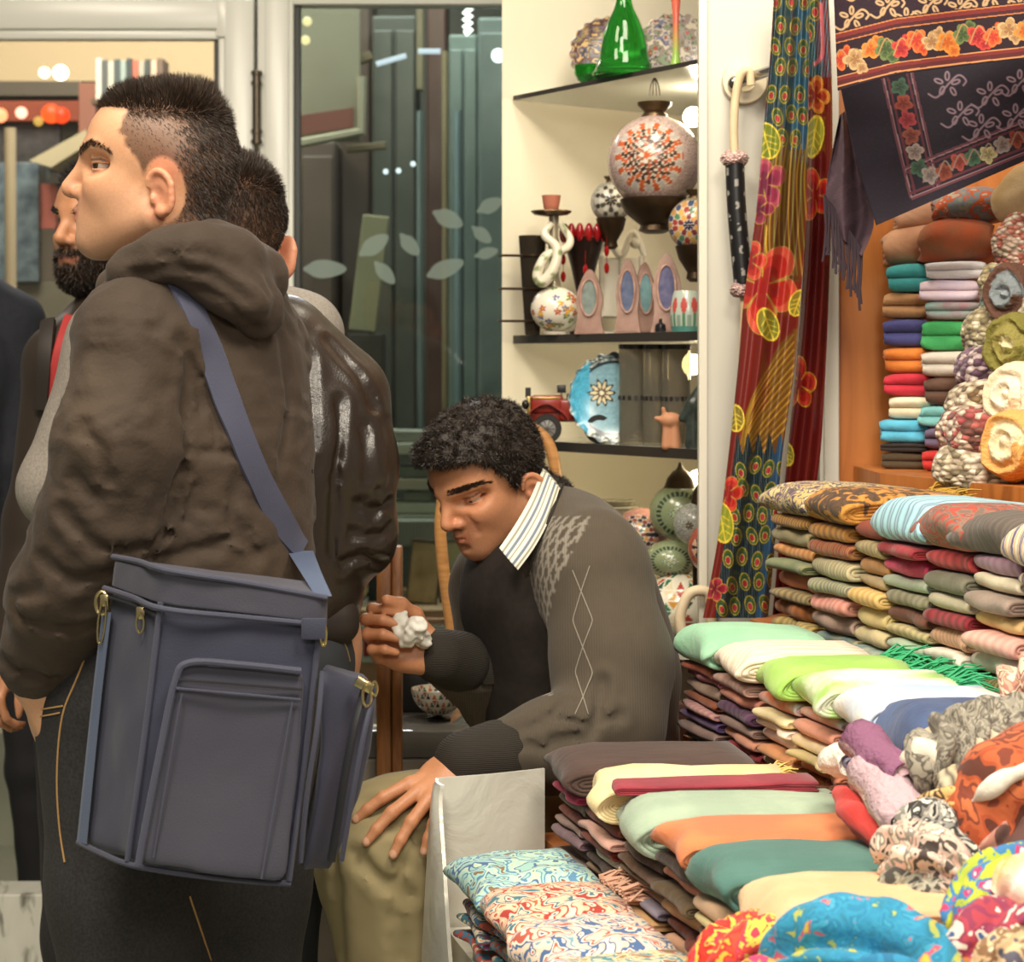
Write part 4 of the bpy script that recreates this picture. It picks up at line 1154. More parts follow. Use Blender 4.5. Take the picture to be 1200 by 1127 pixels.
for t_, p_ in LH:                                       # finger nails
    d = (t_ - p_) / np.linalg.norm(t_ - p_); c = t_ + np.array((-.05, -.70, .6)) * .0055 + d * .002
    m = np.linalg.norm(V3 - c, axis=1) < .0062; Cs[n3:][m] = lin('#d9a98c')
mesh_from('body', V, Q, SKIN, ps, True, ps.location, Cs)
hS.eyes(ps, (1, 0, -.35))
N1 = normals(V1, Q1); m1 = hairS(hS.loc(V1)); q1 = hS.loc(V1)
vol = .008 + .011 * sstep(.0, .07, q1[:, 2]) + .006 * sstep(.03, .08, q1[:, 0])
VH = V1 + N1 * (m1 * vol * (1 + .35 * fbm(V1, 70, 8)) - .001)[:, None]
sel = m1[Q1].min(1) > .15
mesh_from('hair', VH, Q1[sel], noisy('#1a130e', '#2a1f17', 90, .6, bump=.6, bscale=160, name='dark hair'), ps, True, ps.location)
def dirS(p, n):
    q = hS.loc(p); return n * .55 + np.stack([noise(p, 75, 1), noise(p, 75, 2), noise(p, 75, 3)], -1) * .9 + np.array((.25, 0, -.25)) @ hS.R.T
blades('hair', ps, VH, Q1[sel], lambda p: np.ones(len(p)), 22000, dirS, lambda p: np.full(len(p), .011), .0006, ('#1b130e', '#2b2018', '#3a2c21', '#15100c'), 11, curl=.5)
brows(ps, V1, Q1, hS, brow((.017, .0262, .0295, .0280, .0272), .85), 2000, .008, .00035, ('#2a1e16', '#3a2a1e'), 12)

# garments
fv = Field(); fv.ell(kS(640, 700, .03), (.125, .16, .14), TS, .05); fv.ell(kS(668, 800, .05), (.135, .16, .16), TS, .05); fv.ell(kS(690, 900, .1), (.112, .155, .12), TS, .05)
fv.post.append(folds(.004, 16, 91))
cloth('vest', fv, .007, noisy('#1b1512', '#261d18', 90, .85, name='black knit'), ps, 1)
fj = Field(); fj.ell(kS(655, 690, .05), (.13, .175, .15), TS, .05); fj.ell(kS(682, 790, .07), (.142, .175, .17), TS, .06); fj.ell(kS(695, 890, .1), (.122, .165, .13), TS, .05)
fj.chain([kS(655, 622, .02), kS(690, 655, -.09)], [.062, .08], .05); fj.chain([kS(640, 622, .09), kS(592, 668, .2)], [.055, .068], .05)
fj.chain([kS(700, 690, -.12), kS(718, 780, -.17), kS(714, 850, -.21)], [.082, .083, .075], .04)
fj.chain([LS[1], kS(650, 872, -.27), kS(584, 888, -.31)], [.074, .064, .050], .03)
fj.chain([RS[0], RS[1]], [.07, .066], .04); fj.chain([RS[1], kS(532, 778, -.02)], [.064, .046], .03)
for q in ([(540, 640, -.16), (560, 700, -.13), (556, 760, -.11), (542, 820, -.1), (538, 880, -.1)],):
    fj.chain([kS(*t) for t in q], [.042, .046, .044, .046, .05], .012, sub=True)
fj.post.append(folds(.003, 14, 95, (1, 1, .7)))
creases(fj, [(.007, [(590, 735), (612, 770), (640, 790), (665, 800)]), (.008, [(705, 800), (700, 840), (690, 862), (650, 868)]), (.006, [(640, 840), (690, 850), (725, 838)]), (.006, [(600, 858), (640, 845), (665, 820)]),
             (.005, [(590, 880), (612, 870), (640, 878)]), (.005, [(560, 800), (600, 805), (630, 815)])], (2.4, 3.8), w=.010)
def cardcol(V):
    px = CX + F * V[:, 0] / V[:, 1]; py = HOR + F * (EYE - V[:, 2]) / V[:, 1]
    C = np.tile(np.array(lin('#4b4236')), (len(V), 1)) * (1 + .10 * fbm(V, 60, 4))[:, None]
    lat = V @ TS[:, 1]; ver = V[:, 2]; fr = V @ TS[:, 0]
    front = (V - kS(682, 790, .07)) @ TS[:, 0]
    # knitted lozenge band running down each front edge
    bx = np.interp(py, [600, 640, 680, 740, 800, 840], [668, 648, 628, 612, 618, 630])
    band = (np.abs(px - bx) < 26) & (py > 605) & (py < 815) & (V[:, 1] < YS + .02)
    a, b = (lat + ver * .45) / .017, (lat - ver * .45) / .017
    ln = (np.abs(a - np.round(a)) < .16) | (np.abs(b - np.round(b)) < .16)
    C[band] *= .9; C[band & ln] = lin('#80796e')
    return C
M = Mat('grey brown knit').set(Roughness=.9, Sheen_Weight=.08)
a = M.n('ShaderNodeAttribute', attribute_name='Col'); M.color(a.outputs['Color'])
t = M.n('ShaderNodeTexWave', Scale=85, Distortion=.6); t.bands_direction = 'X'; M.l(M.coord(), t.inputs['Vector']); M.bump(t.outputs['Fac'], .35, .001)
KNIT = M.m
cd, VC, QC = cloth('cardigan', fj, .0045, KNIT, ps, 2, cardcol)
mb = MB()
for z1 in ([(691, 663), (683, 687), (671, 727), (683, 758), (695, 788), (684, 815), (672, 840)], [(671, 668), (684, 700), (695, 727), (684, 755), (674, 787), (683, 815), (690, 840)]):
    ribbon(mb, fj, z1, 1.3, .0002, .0008, 2.4, 3.8, smoothing=1, straight=True)
o = mb.build('argyle_thread', plain('#857e72', .8), cd); o['kind'] = 'stuff'
o = MB().lathe([(.0, 0), (.007, 0), (.0085, .002), (.007, .004), (0, .004)], (0, 0, 0), 16)
p_, n_ = trace(fj, 642, 791, 2.4, 3.8)
mbb = MB(); Rz = np.array(Vector(n_).to_track_quat('Z', 'Y').to_matrix()); mbb.lathe([(.0, 0), (.007, 0), (.0085, .002), (.007, .004), (0, .004)], p_, 16, M=Rz)
mbb.build('button', plain('#1d1814', .4), cd)
cuffm = Mat('dark ribbed knit').set(Base_Color=lin('#2b261f'), Roughness=.9); t = cuffm.n('ShaderNodeTexWave', Scale=120); t.bands_direction = 'Z'; cuffm.l(cuffm.coord(), t.inputs['Vector']); cuffm.bump(t.outputs['Fac'], .5, .0015)
for a_, b_, ra, rb in ((kS(582, 888, -.311), kS(546, 894, -.328), .0535, .046), (kS(538, 776, -.02), kS(515, 769, -.065), .049, .0425)):
    fc = Field(); fc.cap(a_, b_, ra, rb, .01); cloth('cuff', fc, .004, cuffm.m, cd)
mb = MB(); ribbon(mb, fj, [(652, 566), (640, 610), (622, 655), (600, 705), (580, 750), (572, 800)], 20, .001, .004, 2.4, 3.8, n=6)
mb.build('front_band', cuffm.m, cd)
# striped shirt collar
def stripes(u, v):
    for c, w_ in ((.18, .035), (.38, .05), (.52, .03), (.72, .05), (.9, .03)):
        if abs(u - c) < w_: return lin('#6d7688') if c in (.38, .72) else lin('#8f8a78')
    return lin('#dedccb')
Vs, Fs, Cc = strip([kS(636, 548, -.01), kS(622, 582, -.065), kS(604, 614, -.11), kS(585, 642, -.145)], [kS(656, 572, -.035), kS(642, 612, -.10), kS(626, 642, -.14), kS(607, 668, -.165)], 40, 30, .004, stripes, .006)
col_ = mesh_from('shirt_collar', Vs, Fs, painted('striped cotton', .7), ps, True, ps.location, Cc)
Vs, Fs, Cc = strip([kS(636, 548, -.01), kS(640, 552, .06), kS(622, 566, .11), kS(592, 590, .1)], [kS(656, 572, -.035), kS(660, 578, .07), kS(640, 594, .14), kS(598, 622, .12)], 40, 20, .004, stripes, 0, (.3, 0, .3))
mesh_from('shirt_collar', Vs, Fs, painted('striped cotton', .7), ps, True, ps.location, Cc)
ft = Field(); ft.ell(kS(695, 940, .08), (.13, .165, .11), TS, .06)
for a, b, c in LEGS: ft.chain([a, b], [.115, .098], .04); ft.chain([b, (c[0], c[1], .07)], [.1, .075], .04)
ft.post.append(folds(.006, 9, 101, (1, 1, 1), .7))
creases(ft, [(.010, [(430, 942), (460, 965), (500, 990), (530, 1000)]), (.010, [(415, 1000), (450, 1035), (480, 1050)]), (.008, [(440, 905), (470, 915), (510, 905)]), (.008, [(400, 960), (395, 1040), (400, 1120)]), (.007, [(470, 1010), (465, 1070), (470, 1125)])], (2.4, 3.8), w=.012)
M = Mat('khaki cotton').set(Roughness=.8); t = M.n('ShaderNodeTexNoise', Scale=5, Detail=4); M.l(M.coord(), t.inputs['Vector'])
M.color(M.ramp(t.outputs['Fac'], [(.3, lin('#8a7c58')), (.7, lin('#9d8f69'))]))
cloth('trousers', ft, .007, M.m, ps, 2)
simple_shoes(ps, [(LEGS[0][2][0], LEGS[0][2][1], 0), (LEGS[1][2][0], LEGS[1][2][1], 0)], SHOE, (-.8, -.6))
# crumpled tissue in the raised hand
ft2 = Field(); c = P(481, 740, w1[1] - .052)
for q in range(7):
    ft2.ell(c + np.array((.014 * math.cos(q * 2.4) + .003 * (q - 3), .010 * math.sin(q * 1.7), .012 * math.sin(q * 2.4) - .003 * (q - 3))), (.017, .013, .012), frame((math.cos(q), .4, math.sin(q * 2))), .007)
ft2.post.append(lambda p, d: d - .004 * noise(p, 120, 3))
V, Q = ft2.mesh(.0022)
tag(mesh_from('tissue', V, Q, plain('#e6e2d6', .8), None, True, c), 'crumpled white tissue in the raised hand of the seated man', 'tissue')
# stool under him and the dark chair back behind him
r = empty('stool', (kS(712, 0, .1)[0], YS + .1, 0), 'dark wooden seat with low back behind the seated man', 'chair')
sx, sy = kS(712, 0, .1)[0], YS + .1; zs = .545
MB().box((sx - .16, sy - .13, zs - .04), (sx + .13, sy + .21, zs), bev=.012).build('seat', wood('#3a2418', '#4a2f20'), r)
for a in (-1, 1):
    for b in (-1, 1): MB().tube([(sx + .11 * a, sy + .10 * b, zs - .035), (sx + .12 * a, sy + .11 * b, 0)], [.018, .014], 10).build('leg', wood('#3a2418', '#4a2f20'), r)
b0, b1 = P(742, 822, 3.48), P(806, 876, 3.48)
MB().box((b0[0] - .12, 3.475, b1[2]), (b1[0], 3.505, b0[2]), bev=.006).build('backrest', wood('#3a2015', '#55301f'), r)
for x in (b0[0] - .08, b1[0] - .02): MB().box((x, 3.48, zs - .03), (x + .022, 3.50, b0[2] - .01), bev=.004).build('back_post', wood('#3a2015', '#55301f'), r)

# ================================================================== the shoulder bag
def hexa(c8, n=14, r=.2, bulge=0.0, amp=0.0, scale=20, seed=0):
    """soft box: rounded cube mapped onto 8 corners (x0y0z0, x1y0z0, x1y1z0, x0y1z0, then z1)"""
    c8 = np.asarray(c8, float); V, Fc = [], []
    idx = {}
    g = np.linspace(-1, 1, n + 1)
    def vid(i, j, k):
        key = (i, j, k)
        if key not in idx: idx[key] = len(V); V.append((g[i], g[j], g[k]))
        return idx[key]
    for a in range(n):
        for b in range(n):
            for s_ in (0, n):
                q = [(a, b), (a + 1, b), (a + 1, b + 1), (a, b + 1)]
                if s_ == 0: q = q[::-1]
                Fc.append(tuple(vid(i, j, s_) for i, j in q)); Fc.append(tuple(vid(s_, i, j) for i, j in q)); Fc.append(tuple(vid(j, s_, i) for i, j in q))
    V = np.array(V); q = np.clip(V, -(1 - r), 1 - r); dd = V - q; L = np.linalg.norm(dd, axis=1)[:, None]
    V = np.where(L > 1e-9, q + r * dd / np.maximum(L, 1e-9), V)
    t = (V + 1) / 2
    w = lambda x, b: x if b else 1 - x
    out = np.zeros_like(V)
    for k, (a, b, c) in enumerate(((0, 0, 0), (1, 0, 0), (1, 1, 0), (0, 1, 0), (0, 0, 1), (1, 0, 1), (1, 1, 1), (0, 1, 1))):
        out += (w(t[:, 0], a) * w(t[:, 1], b) * w(t[:, 2], c))[:, None] * c8[k]
    cen = c8.mean(0); d = out - cen; d /= np.linalg.norm(d, axis=1)[:, None]
    flat = (1 - np.abs(V[:, 0])) * (1 - np.abs(V[:, 2])) + 0
    if bulge: out += d * 0 + np.outer(bulge * (1 - V[:, 0] ** 2) * (1 - V[:, 2] ** 2) * np.sign(V[:, 1]) * (np.abs(V[:, 1]) > .5), (c8[3] - c8[0]) / np.linalg.norm(c8[3] - c8[0]))
    if amp: out += d * (amp * fbm(out, scale, seed))[:, None]
    return out, Fc
def bagcloth(name, c1, c2, rough=.75):
    M = Mat(name).set(Roughness=rough, Sheen_Weight=.1)
    t = M.n('ShaderNodeTexNoise', Scale=6, Detail=5); M.l(M.coord(), t.inputs['Vector'])
    M.color(M.ramp(t.outputs['Fac'], [(.3, lin(c1)), (.7, lin(c2))]))
    t = M.n('ShaderNodeTexVoronoi', Scale=520); M.l(M.coord(), t.inputs['Vector']); M.bump(t.outputs['Distance'], .3, .0006)
    return M.m
BLUE = bagcloth('slate blue nylon', '#2b2e3f', '#37394d'); BLUE2 = bagcloth('faded blue grey nylon', '#353543', '#40404c'); PIPE = bagcloth('piping nylon', '#383a4c', '#414354'); WEB = bagcloth('blue webbing', '#364562', '#42526f')
BRASS = plain('#c9b98a', .25, 1.0); ZIP = plain('#1d1e24', .6)
YG2 = 2.3
bag = empty('shoulder_bag', tuple(P(240, 1035, 2.32)), 'large slate blue shoulder bag hanging behind the standing man', 'bag')
FLt, FRt, FLb, FRb = P(198, 672, 2.255), P(384, 702, 2.29), P(152, 1012, 2.245), P(340, 1038, 2.275)
BLt, BRt, BLb, BRb = P(133, 656, 2.36), P(372, 686, 2.41), P(94, 992, 2.35), P(336, 1018, 2.40)
V, Fc = hexa([FLb, FRb, BRb, BLb, FLt, FRt, BRt, BLt], 26, .12, 0, .006, 14, 3)
MB().add(V, Fc).build('main_compartment', BLUE, bag)
def lerp(a, b, t): return np.asarray(a) * (1 - t) + np.asarray(b) * t
def front(u, v, out=0.0):        # u across the front face, v down it
    p = lerp(lerp(FLt, FRt, u), lerp(FLb, FRb, u), v); n = np.cross(FRt - FLt, FLb - FLt); n /= np.linalg.norm(n)
    if n[1] > 0: n = -n
    return p + n * out
def left(u, v, out=0.0):
    p = lerp(lerp(BLt, FLt, u), lerp(BLb, FLb, u), v); n = np.cross(FLt - BLt, BLb - BLt); n /= np.linalg.norm(n)
    if n[1] > 0: n = -n
    return p + n * out
# lid band round the top
f0 = [front(-.02, .115, .006), front(1.02, .085, .006), lerp(BRt, BRb, .08) + (0.004, 0, 0), left(-.03, .095, .004)]
f1 = [FLt + (0, -.006, .004), FRt + (.003, -.006, .002), BRt + (.004, 0, .004), BLt + (-.004, 0, .004)]
V, Fc = hexa(f0 + f1, 22, .22, 0, .003, 18, 5)
MB().add(V, Fc).build('lid', BLUE2, bag)
# front pocket
pc8 = [front(.03, .985, .004), front(.985, .985, .004), front(.985, .985, -.02), front(.03, .985, -.02), front(.10, .30, .002), front(.93, .26, .002), front(.93, .26, -.02), front(.10, .30, -.02)]
pc8[0] = front(.03, .975, .024); pc8[1] = front(.96, .975, .024); pc8[4] = front(.13, .29, .014); pc8[5] = front(.90, .255, .014)
V, Fc = hexa(pc8, 24, .16, -.006, .004, 16, 7)
pk = MB().add(V, Fc).build('front_pocket', BLUE2, bag)
mb = MB(); mb.tube(catmull([front(.045, .98, .026), front(.085, .6, .022), front(.12, .36, .018), front(.19, .285, .018), front(.5, .265, .018), front(.88, .255, .018)], 8), .0042, 8)
mb.build('piping', PIPE, pk)
mb = MB(); mb.tube([front(.14, .345, .0215), front(.5, .33, .0225), front(.90, .315, .0205)], .0022, 6, flat=.6); mb.build('zipper', ZIP, pk)
mb = MB(); mb.tube([front(.13, .375, .0225), front(.5, .362, .0245), front(.90, .35, .0215)], .0016, 6); mb.build('seam', PIPE, pk)
mb = MB(); mb.tube([front(.13, .95, .0255), front(.16, .5, .0245), front(.17, .39, .0225)], .0013, 6); mb.build('seam', PIPE, pk)
mb = MB(); mb.tube([front(.80, .97, .027), front(.83, .6, .026), front(.85, .36, .021)], .0013, 6); mb.build('seam', PIPE, pk)
# piping of the main body
for pts in ([left(.98, .1, .004), left(1, .5, .003), left(1.0, .99, .003)], [left(-.02, .985, .002), left(.5, .995, .003), front(0, 1.0, .003), front(.3, 1.005, .005), front(.7, 1.0, .005), front(1, .99, .003)],
            [front(.97, .1, .003), front(.985, .5, .004), front(.985, .98, .004)], [left(-.02, .1, .006), left(.5, .105, .007), front(.0, .12, .009), front(.5, .105, .009), front(1.0, .088, .007)],
            [BLt + (0, -.003, .004), lerp(BLt, FLt, .5) + (0, -.005, .006), FLt + (0, -.006, .004), lerp(FLt, FRt, .5) + (0, -.006, .004), FRt + (0, -.006, .002)]):
    MB().tube(catmull(pts, 8), .0034, 8).build('piping', PIPE, bag)
MB().tube(catmull([left(.03, .125, .005), left(.5, .13, .006), left(.98, .14, .006)], 8), .003, 6, flat=.6).build('zipper', ZIP, bag)
def puller(c, d, L, name='zip_pull'):
    d = np.asarray(d, float) / np.linalg.norm(d); c = np.asarray(c)
    mb = MB().box((-.005, -.004, -.007), (.005, .003, .007), M=Matrix.Translation(c), bev=.0015)
    loop = [c + d * (L / 2) + np.array((math.cos(t) * .0042, -.004, 0)) + d * (math.sin(t) * L / 2) for t in np.linspace(0, 2 * PI, 16, endpoint=False)]
    mb.tube(loop, .0014, 6, closed=True)
    return mb.build(name, BRASS, bag)
puller(left(.72, .15, .008), (0, 0, -1), .022); puller(left(.04, .14, .008), (-.1, 0, -1), .05)
# side webbing at the left edge
mb = MB(); A = [left(-.04, .18, .004), left(-.03, .5, .005), left(-.02, .98, .004)]; B = [left(.16, .18, .006), left(.18, .5, .007), left(.22, .98, .006)]
Vs, Fs, _ = strip(A, B, 5, 30, .003, lambda u, v: (0, 0, 0)); mb.add(Vs, Fs); mb.build('side_webbing', WEB, bag)
# side pocket at the right
q = [P(352, 1022, 2.30), P(392, 1022, 2.34), P(380, 1010, 2.40), P(345, 1012, 2.40), P(372, 782, 2.28), P(440, 806, 2.33), P(425, 790, 2.41), P(375, 775, 2.41)]
V, Fc = hexa(q, 20, .3, -.004, .005, 18, 9)
V = V + np.outer(.012 * np.sin(np.clip((V[:, 2] - q[0][2]) / (q[4][2] - q[0][2]), 0, 1) * PI), (1, -.3, 0))
sp = MB().add(V, Fc).build('side_pocket', BLUE, bag)
fsp = Field(); fsp.prims.append((lambda p: np.min(np.linalg.norm(p[:, None] - V[None], axis=2), axis=1) - .004, V.mean(0), .3, .001, False))
zl = [P(428, 806, 2.305), P(416, 850, 2.285), P(404, 910, 2.283), P(396, 960, 2.29), P(388, 1008, 2.302)]
MB().tube(catmull(zl, 8), .0055, 8, flat=.7).build('zipper', ZIP, sp)
MB().tube(catmull([p + (.012, -.001, 0) for p in zl], 8), .003, 8).build('piping', PIPE, sp)
MB().tube(catmull([P(378, 786, 2.275), P(372, 850, 2.262), P(360, 930, 2.268), P(352, 1010, 2.285)], 8), .003, 8).build('piping', PIPE, sp)
c = P(427, 802, 2.295)
mb = MB().box((-.011, -.006, -.006), (.011, .004, .006), M=Matrix.Translation(c) @ Matrix.Rotation(.5, 4, 'Y'), bev=.002)
mb.tube([c + np.array((.003 + math.cos(t) * .0048, -.006, -.012 + math.sin(t) * .012)) for t in np.linspace(0, 2 * PI, 16, endpoint=False)], .0018, 6, closed=True)
mb.tube([c + np.array((.011 + math.cos(t) * .0035, -.002, -.004 + math.sin(t) * .008)) for t in np.linspace(0, 2 * PI, 16, endpoint=False)], .0015, 6, closed=True)
mb.build('zip_pull', BRASS, sp)
# shoulder strap across the back, with its metal fittings
mb = MB(); ribbon(mb, fjA, [(192, 318), (204, 330), (222, 356), (245, 410), (270, 480), (300, 555), (330, 612), (352, 645)], 33, .001, .0035, 1.9, 2.9, n=8, smoothing=8)
st = mb.build('shoulder_strap', bagcloth('strap webbing', '#3a3c4e', '#45475c'), bag)
top = trace(FIELD_A, 352, 645, 1.9, 2.9)[0]; end = FRt + (-.004, -.006, .004)
Vs, Fs, _ = strip([top + (-.016, -.005, 0), lerp(top, end, .5) + (-.012, -.004, 0), end + (-.009, 0, 0)], [top + (.016, -.004, 0), lerp(top, end, .5) + (.012, -.004, 0), end + (.009, 0, 0)], 5, 20, .0035, lambda u, v: (0, 0, 0))
MB().add(Vs, Fs).build('strap_end', WEB, bag)
c = P(379, 742, 2.275); MB().tube([c + np.array((math.cos(t) * .003, -.003, math.sin(t) * .014)) for t in np.linspace(0, 2 * PI, 20, endpoint=False)], .0016, 6, closed=True).build('strap_ring', BRASS, bag)
c = left(.0, .15, .008); MB().tube([c + np.array((math.cos(t) * .007, -.003, math.sin(t) * .013)) for t in np.linspace(0, 2 * PI, 20, endpoint=False)], .0022, 8, closed=True).build('strap_ring', BRASS, bag)
# small strap end tab with ribbing at the lid's right end
MB().box((-.014, -.002, -.012), (.014, .003, .012), M=Matrix.Translation(front(.93, .105, .014)), bev=.002).build('strap_tab', BLUE, bag)

# ================================================================== glass shelves in the niche
Z1, Z2, Z3 = 1.9565, 1.4648, 1.2513
def YF(px): return 4.2 / (1 + 1.468 * (px - 600) / F)          # front edge of a shelf
def YW(px): return 4.2 / (1 - .727 * (px - 600) / F)           # wall behind it
shelf_glass = Mat('frosted pale shelf glass').set(Base_Color=lin('#dfe3dc'), Roughness=.12, Transmission_Weight=.45, IOR=1.3).m
def shelf(z, th, label, mat):
    A, B, C, D = (.004, 4.207), (.361, 3.668), (.62, 3.668), (.62, 4.655)
    r = empty('glass_shelf', (.3, 4.0, z - th), label, 'shelf')
    MB().prism([(x, y, z - th) for x, y in (A, B, C, D)], (0, 0, th)).build('glass', mat, r, smooth=False)
    mb = MB(); e = np.array((B[0] - A[0], B[1] - A[1], 0)); e /= np.linalg.norm(e); n = np.array((e[1], -e[0], 0))
    n = n if n[1] < 0 else -n
    a, b = np.array((*A, z)), np.array((*B, z))
    mb.prism([a, b, b + (0, 0, -th), a + (0, 0, -th)], n * .002)
    mb.build('edge', dark_edge, r, smooth=False); return r
shelf(Z1, .009, 'highest glass shelf, carrying the green glass bell vase', shelf_glass)
shelf(Z2, .017, 'middle glass shelf carrying the mosaic globe lamp and hookah', shelf_glass)
shelf(Z3, .019, 'lower glass shelf carrying the red toy car', shelf_glass)
xb = [(.10, 4.10), (.361, 3.69), (.9, 3.69), (.9, 4.83), (.10, 4.27)]
tag(MB().prism([(x, y, .862) for x, y in xb], (0, 0, .024)).build('shelf_board', white_wall, smooth=False), 'white board under the mosaic lamps behind the seated man', 'shelf')
tag(MB().box((.14, 4.16, 0), (.88, 4.26, .862)).build('shelf_support', white_wall, smooth=False), 'white plinth holding up the board with mosaic lamps', 'plinth')

bronze = plain('#3d2e1f', .38, .75, name='dark bronze'); bronze2 = plain('#54412b', .35, .7, name='brown brass')
MOS = painted('mosaic glass', .22, Specular_IOR_Level=.6, bscale=0)
def mosaic_ball(mb, c, r, fn, n=150, m=90, squash=1.0, z0=-1, z1=1):
    V, C, Fc = [], [], []
    for i in range(m + 1):
        s_ = z0 + (z1 - z0) * i / m; ph = math.asin(max(-1, min(1, s_)))
        for j in range(n):
            t = 2 * PI * j / n; d = np.array((math.cos(ph) * math.cos(t), math.cos(ph) * math.sin(t), math.sin(ph)))
            V.append(c + d * r * (1, 1, squash)); C.append(d)
    for i in range(m):
        for j in range(n): Fc.append((i * n + j, i * n + (j + 1) % n, (i + 1) * n + (j + 1) % n, (i + 1) * n + j))
    return np.array(V), np.array(Fc), fn(np.array(C))
def star(axis, base, rings, grain=60, seed=0):
    """rings: (angle out to, number of tiles, colours) about `axis`; beyond them small crackled `base` tiles"""
    ax = np.asarray(axis, float); ax /= np.linalg.norm(ax); R = frame(ax)
    def fn(D):
        q = D @ R; ang = np.arccos(np.clip(q[:, 0], -1, 1)); th = np.arctan2(q[:, 2], q[:, 1])
        nz = noise(D, grain, seed)
        C = np.array([lin(b) for b in base])[((nz * 3.7 + 10).astype(int)) % len(base)] * (1 + .25 * noise(D, grain * 2, seed + 1))[:, None]
        C = np.clip(C, 0, 1); a0 = 0
        for a1, k, cols in rings:
            m = (ang >= a0) & (ang < a1)
            u = (th / (2 * PI) + (.5 / k if int(a1 * 100) % 2 else 0)) * k; f = np.abs(u - np.round(u)); v = (ang - a0) / (a1 - a0)
            tile = m & (f < .48 - .34 * np.abs(v - .45)) & (v > .03) & (v < .97)
            idx = np.round(u).astype(int) % len(cols)
            C[m] = lin('#c0b6a6'); C[tile] = np.array([lin(c) for c in cols])[idx[tile]]
            a0 = a1
        return C
    return fn
def lamp(name, px, py, Y, rp, fn, label, squash=1.0, cap=True, cup=True, group=None, capw=.34, cup_h=.5, mat=None, stand=False):
    r = rp * Y / F; c = P(px, py, Y)
    o = empty(name, (c[0], c[1], c[2] - r * squash - (r * cup_h if cup else 0)), label, 'lamp', group)
    V, Fc, C = mosaic_ball(None, c, r, fn, squash=squash)
    mesh_from('globe', V, Fc, mat or MOS, o, True, c, C)
    if cap:
        MB().lathe([(r * capw * .8, -.03 * r), (r * capw * .78, .05 * r), (r * capw * .62, .12 * r), (r * capw, .26 * r), (r * capw * 1.02, .33 * r), (0, .33 * r)], c + (0, 0, r * squash * .94), 28).build('cap', bronze2, o)
    if stand:
        zb = c[2] - r * squash * .97; MB().lathe([(.026, ZB), (.027, ZB + .004), (.006, ZB + .008), (.005, zb - .004), (.016, zb), (0, zb)], (c[0], c[1], 0), 18).build('stand', bronze, o)
    if cup:
        MB().lathe([(r * .2, -cup_h * r), (r * .34, -cup_h * r * .9), (r * .3, -cup_h * r * .72), (r * .62, -cup_h * .3 * r), (r * .72, .0), (r * .74, .1 * r), (r * .70, .13 * r), (0, .1 * r)], c + (0, 0, -r * squash * .98 + .08 * r), 32).build('holder', bronze, o)
    return o
# big globe
o = lamp('mosaic_lamp', 767, 190, 3.86, 55, star((-.22, -1, .06), ('#a68f88', '#b79f96', '#96807c', '#ad9a92'), [(.09, 6, ('#b4562c',)), (.18, 10, ('#8a5a40', '#c9c0b2')), (.27, 16, ('#4a372a', '#a04a2c')), (.36, 20, ('#31251e', '#6a4030')), (.45, 24, ('#41301f', '#8b3a24')), (.54, 28, ('#3a2a20', '#bb5a30')), (.63, 30, ('#b5552c', '#4a352a')), (.74, 28, ('#b5552c', '#a9a09a')), (.82, 28, ('#a85030', '#a9a09a'))], 90, 3),
         'large round mosaic lamp with orange star, hanging under the highest shelf', cup_h=.62, capw=.36)
mb = MB(); c = P(767, 112, 3.86)
for dx in (-.009, -.003, .004, .010): mb.tube(catmull([c + (dx, 0, 0), c + (dx * .8, .004, .018), c + (dx * .3, .0, .03), c + (0, 0, Z1 - .012 - c[2])], 4), .0011, 5)
mb.build('hanging_wire', plain('#4a4038', .4, .8), o)
lamp('mosaic_lamp', 716, 237, 4.12, 24, star((-.05, -1, .02), ('#8f8d86', '#b9b7ad', '#6c6a64'), [(.3, 8, ('#2c2b28',)), (.62, 12, ('#d7d6cd', '#4b4a45')), (.9, 16, ('#b8b6ac', '#3a3936'))], 50, 5), 'small silver mosaic lamp with black star, left of the large globe', cup_h=1.4)
lamp('mosaic_lamp', 815, 263, 3.80, 32, star((-.35, -1, -.1), ('#8c7a63', '#6f7a60', '#a68a70'), [(.2, 8, ('#2c2a4a',)), (.45, 10, ('#d79b48', '#7a2f3a')), (.75, 16, ('#c8a35a', '#4d7a58', '#9a3c34')), (1.1, 20, ('#b8894f', '#3d4a70'))], 60, 6), 'multicoloured mosaic lamp half hidden behind the white pillar', cup_h=1.2)
# bulbs behind the pillar
for (px, py, Y, r, lb) in ((812, 137, 4.0, .020, 'bright bulb beside the large mosaic globe'), (812, 427, 3.95, .020, 'bright bulb behind the smoked glass cylinders'), (817, 561, 4.05, .018, 'bright bulb above the clear glass ball')):
    tag(MB().ball(P(px, py, Y), r, 14).build('light_bulb', emit('#fff0c8', 14)), lb, 'light bulb')

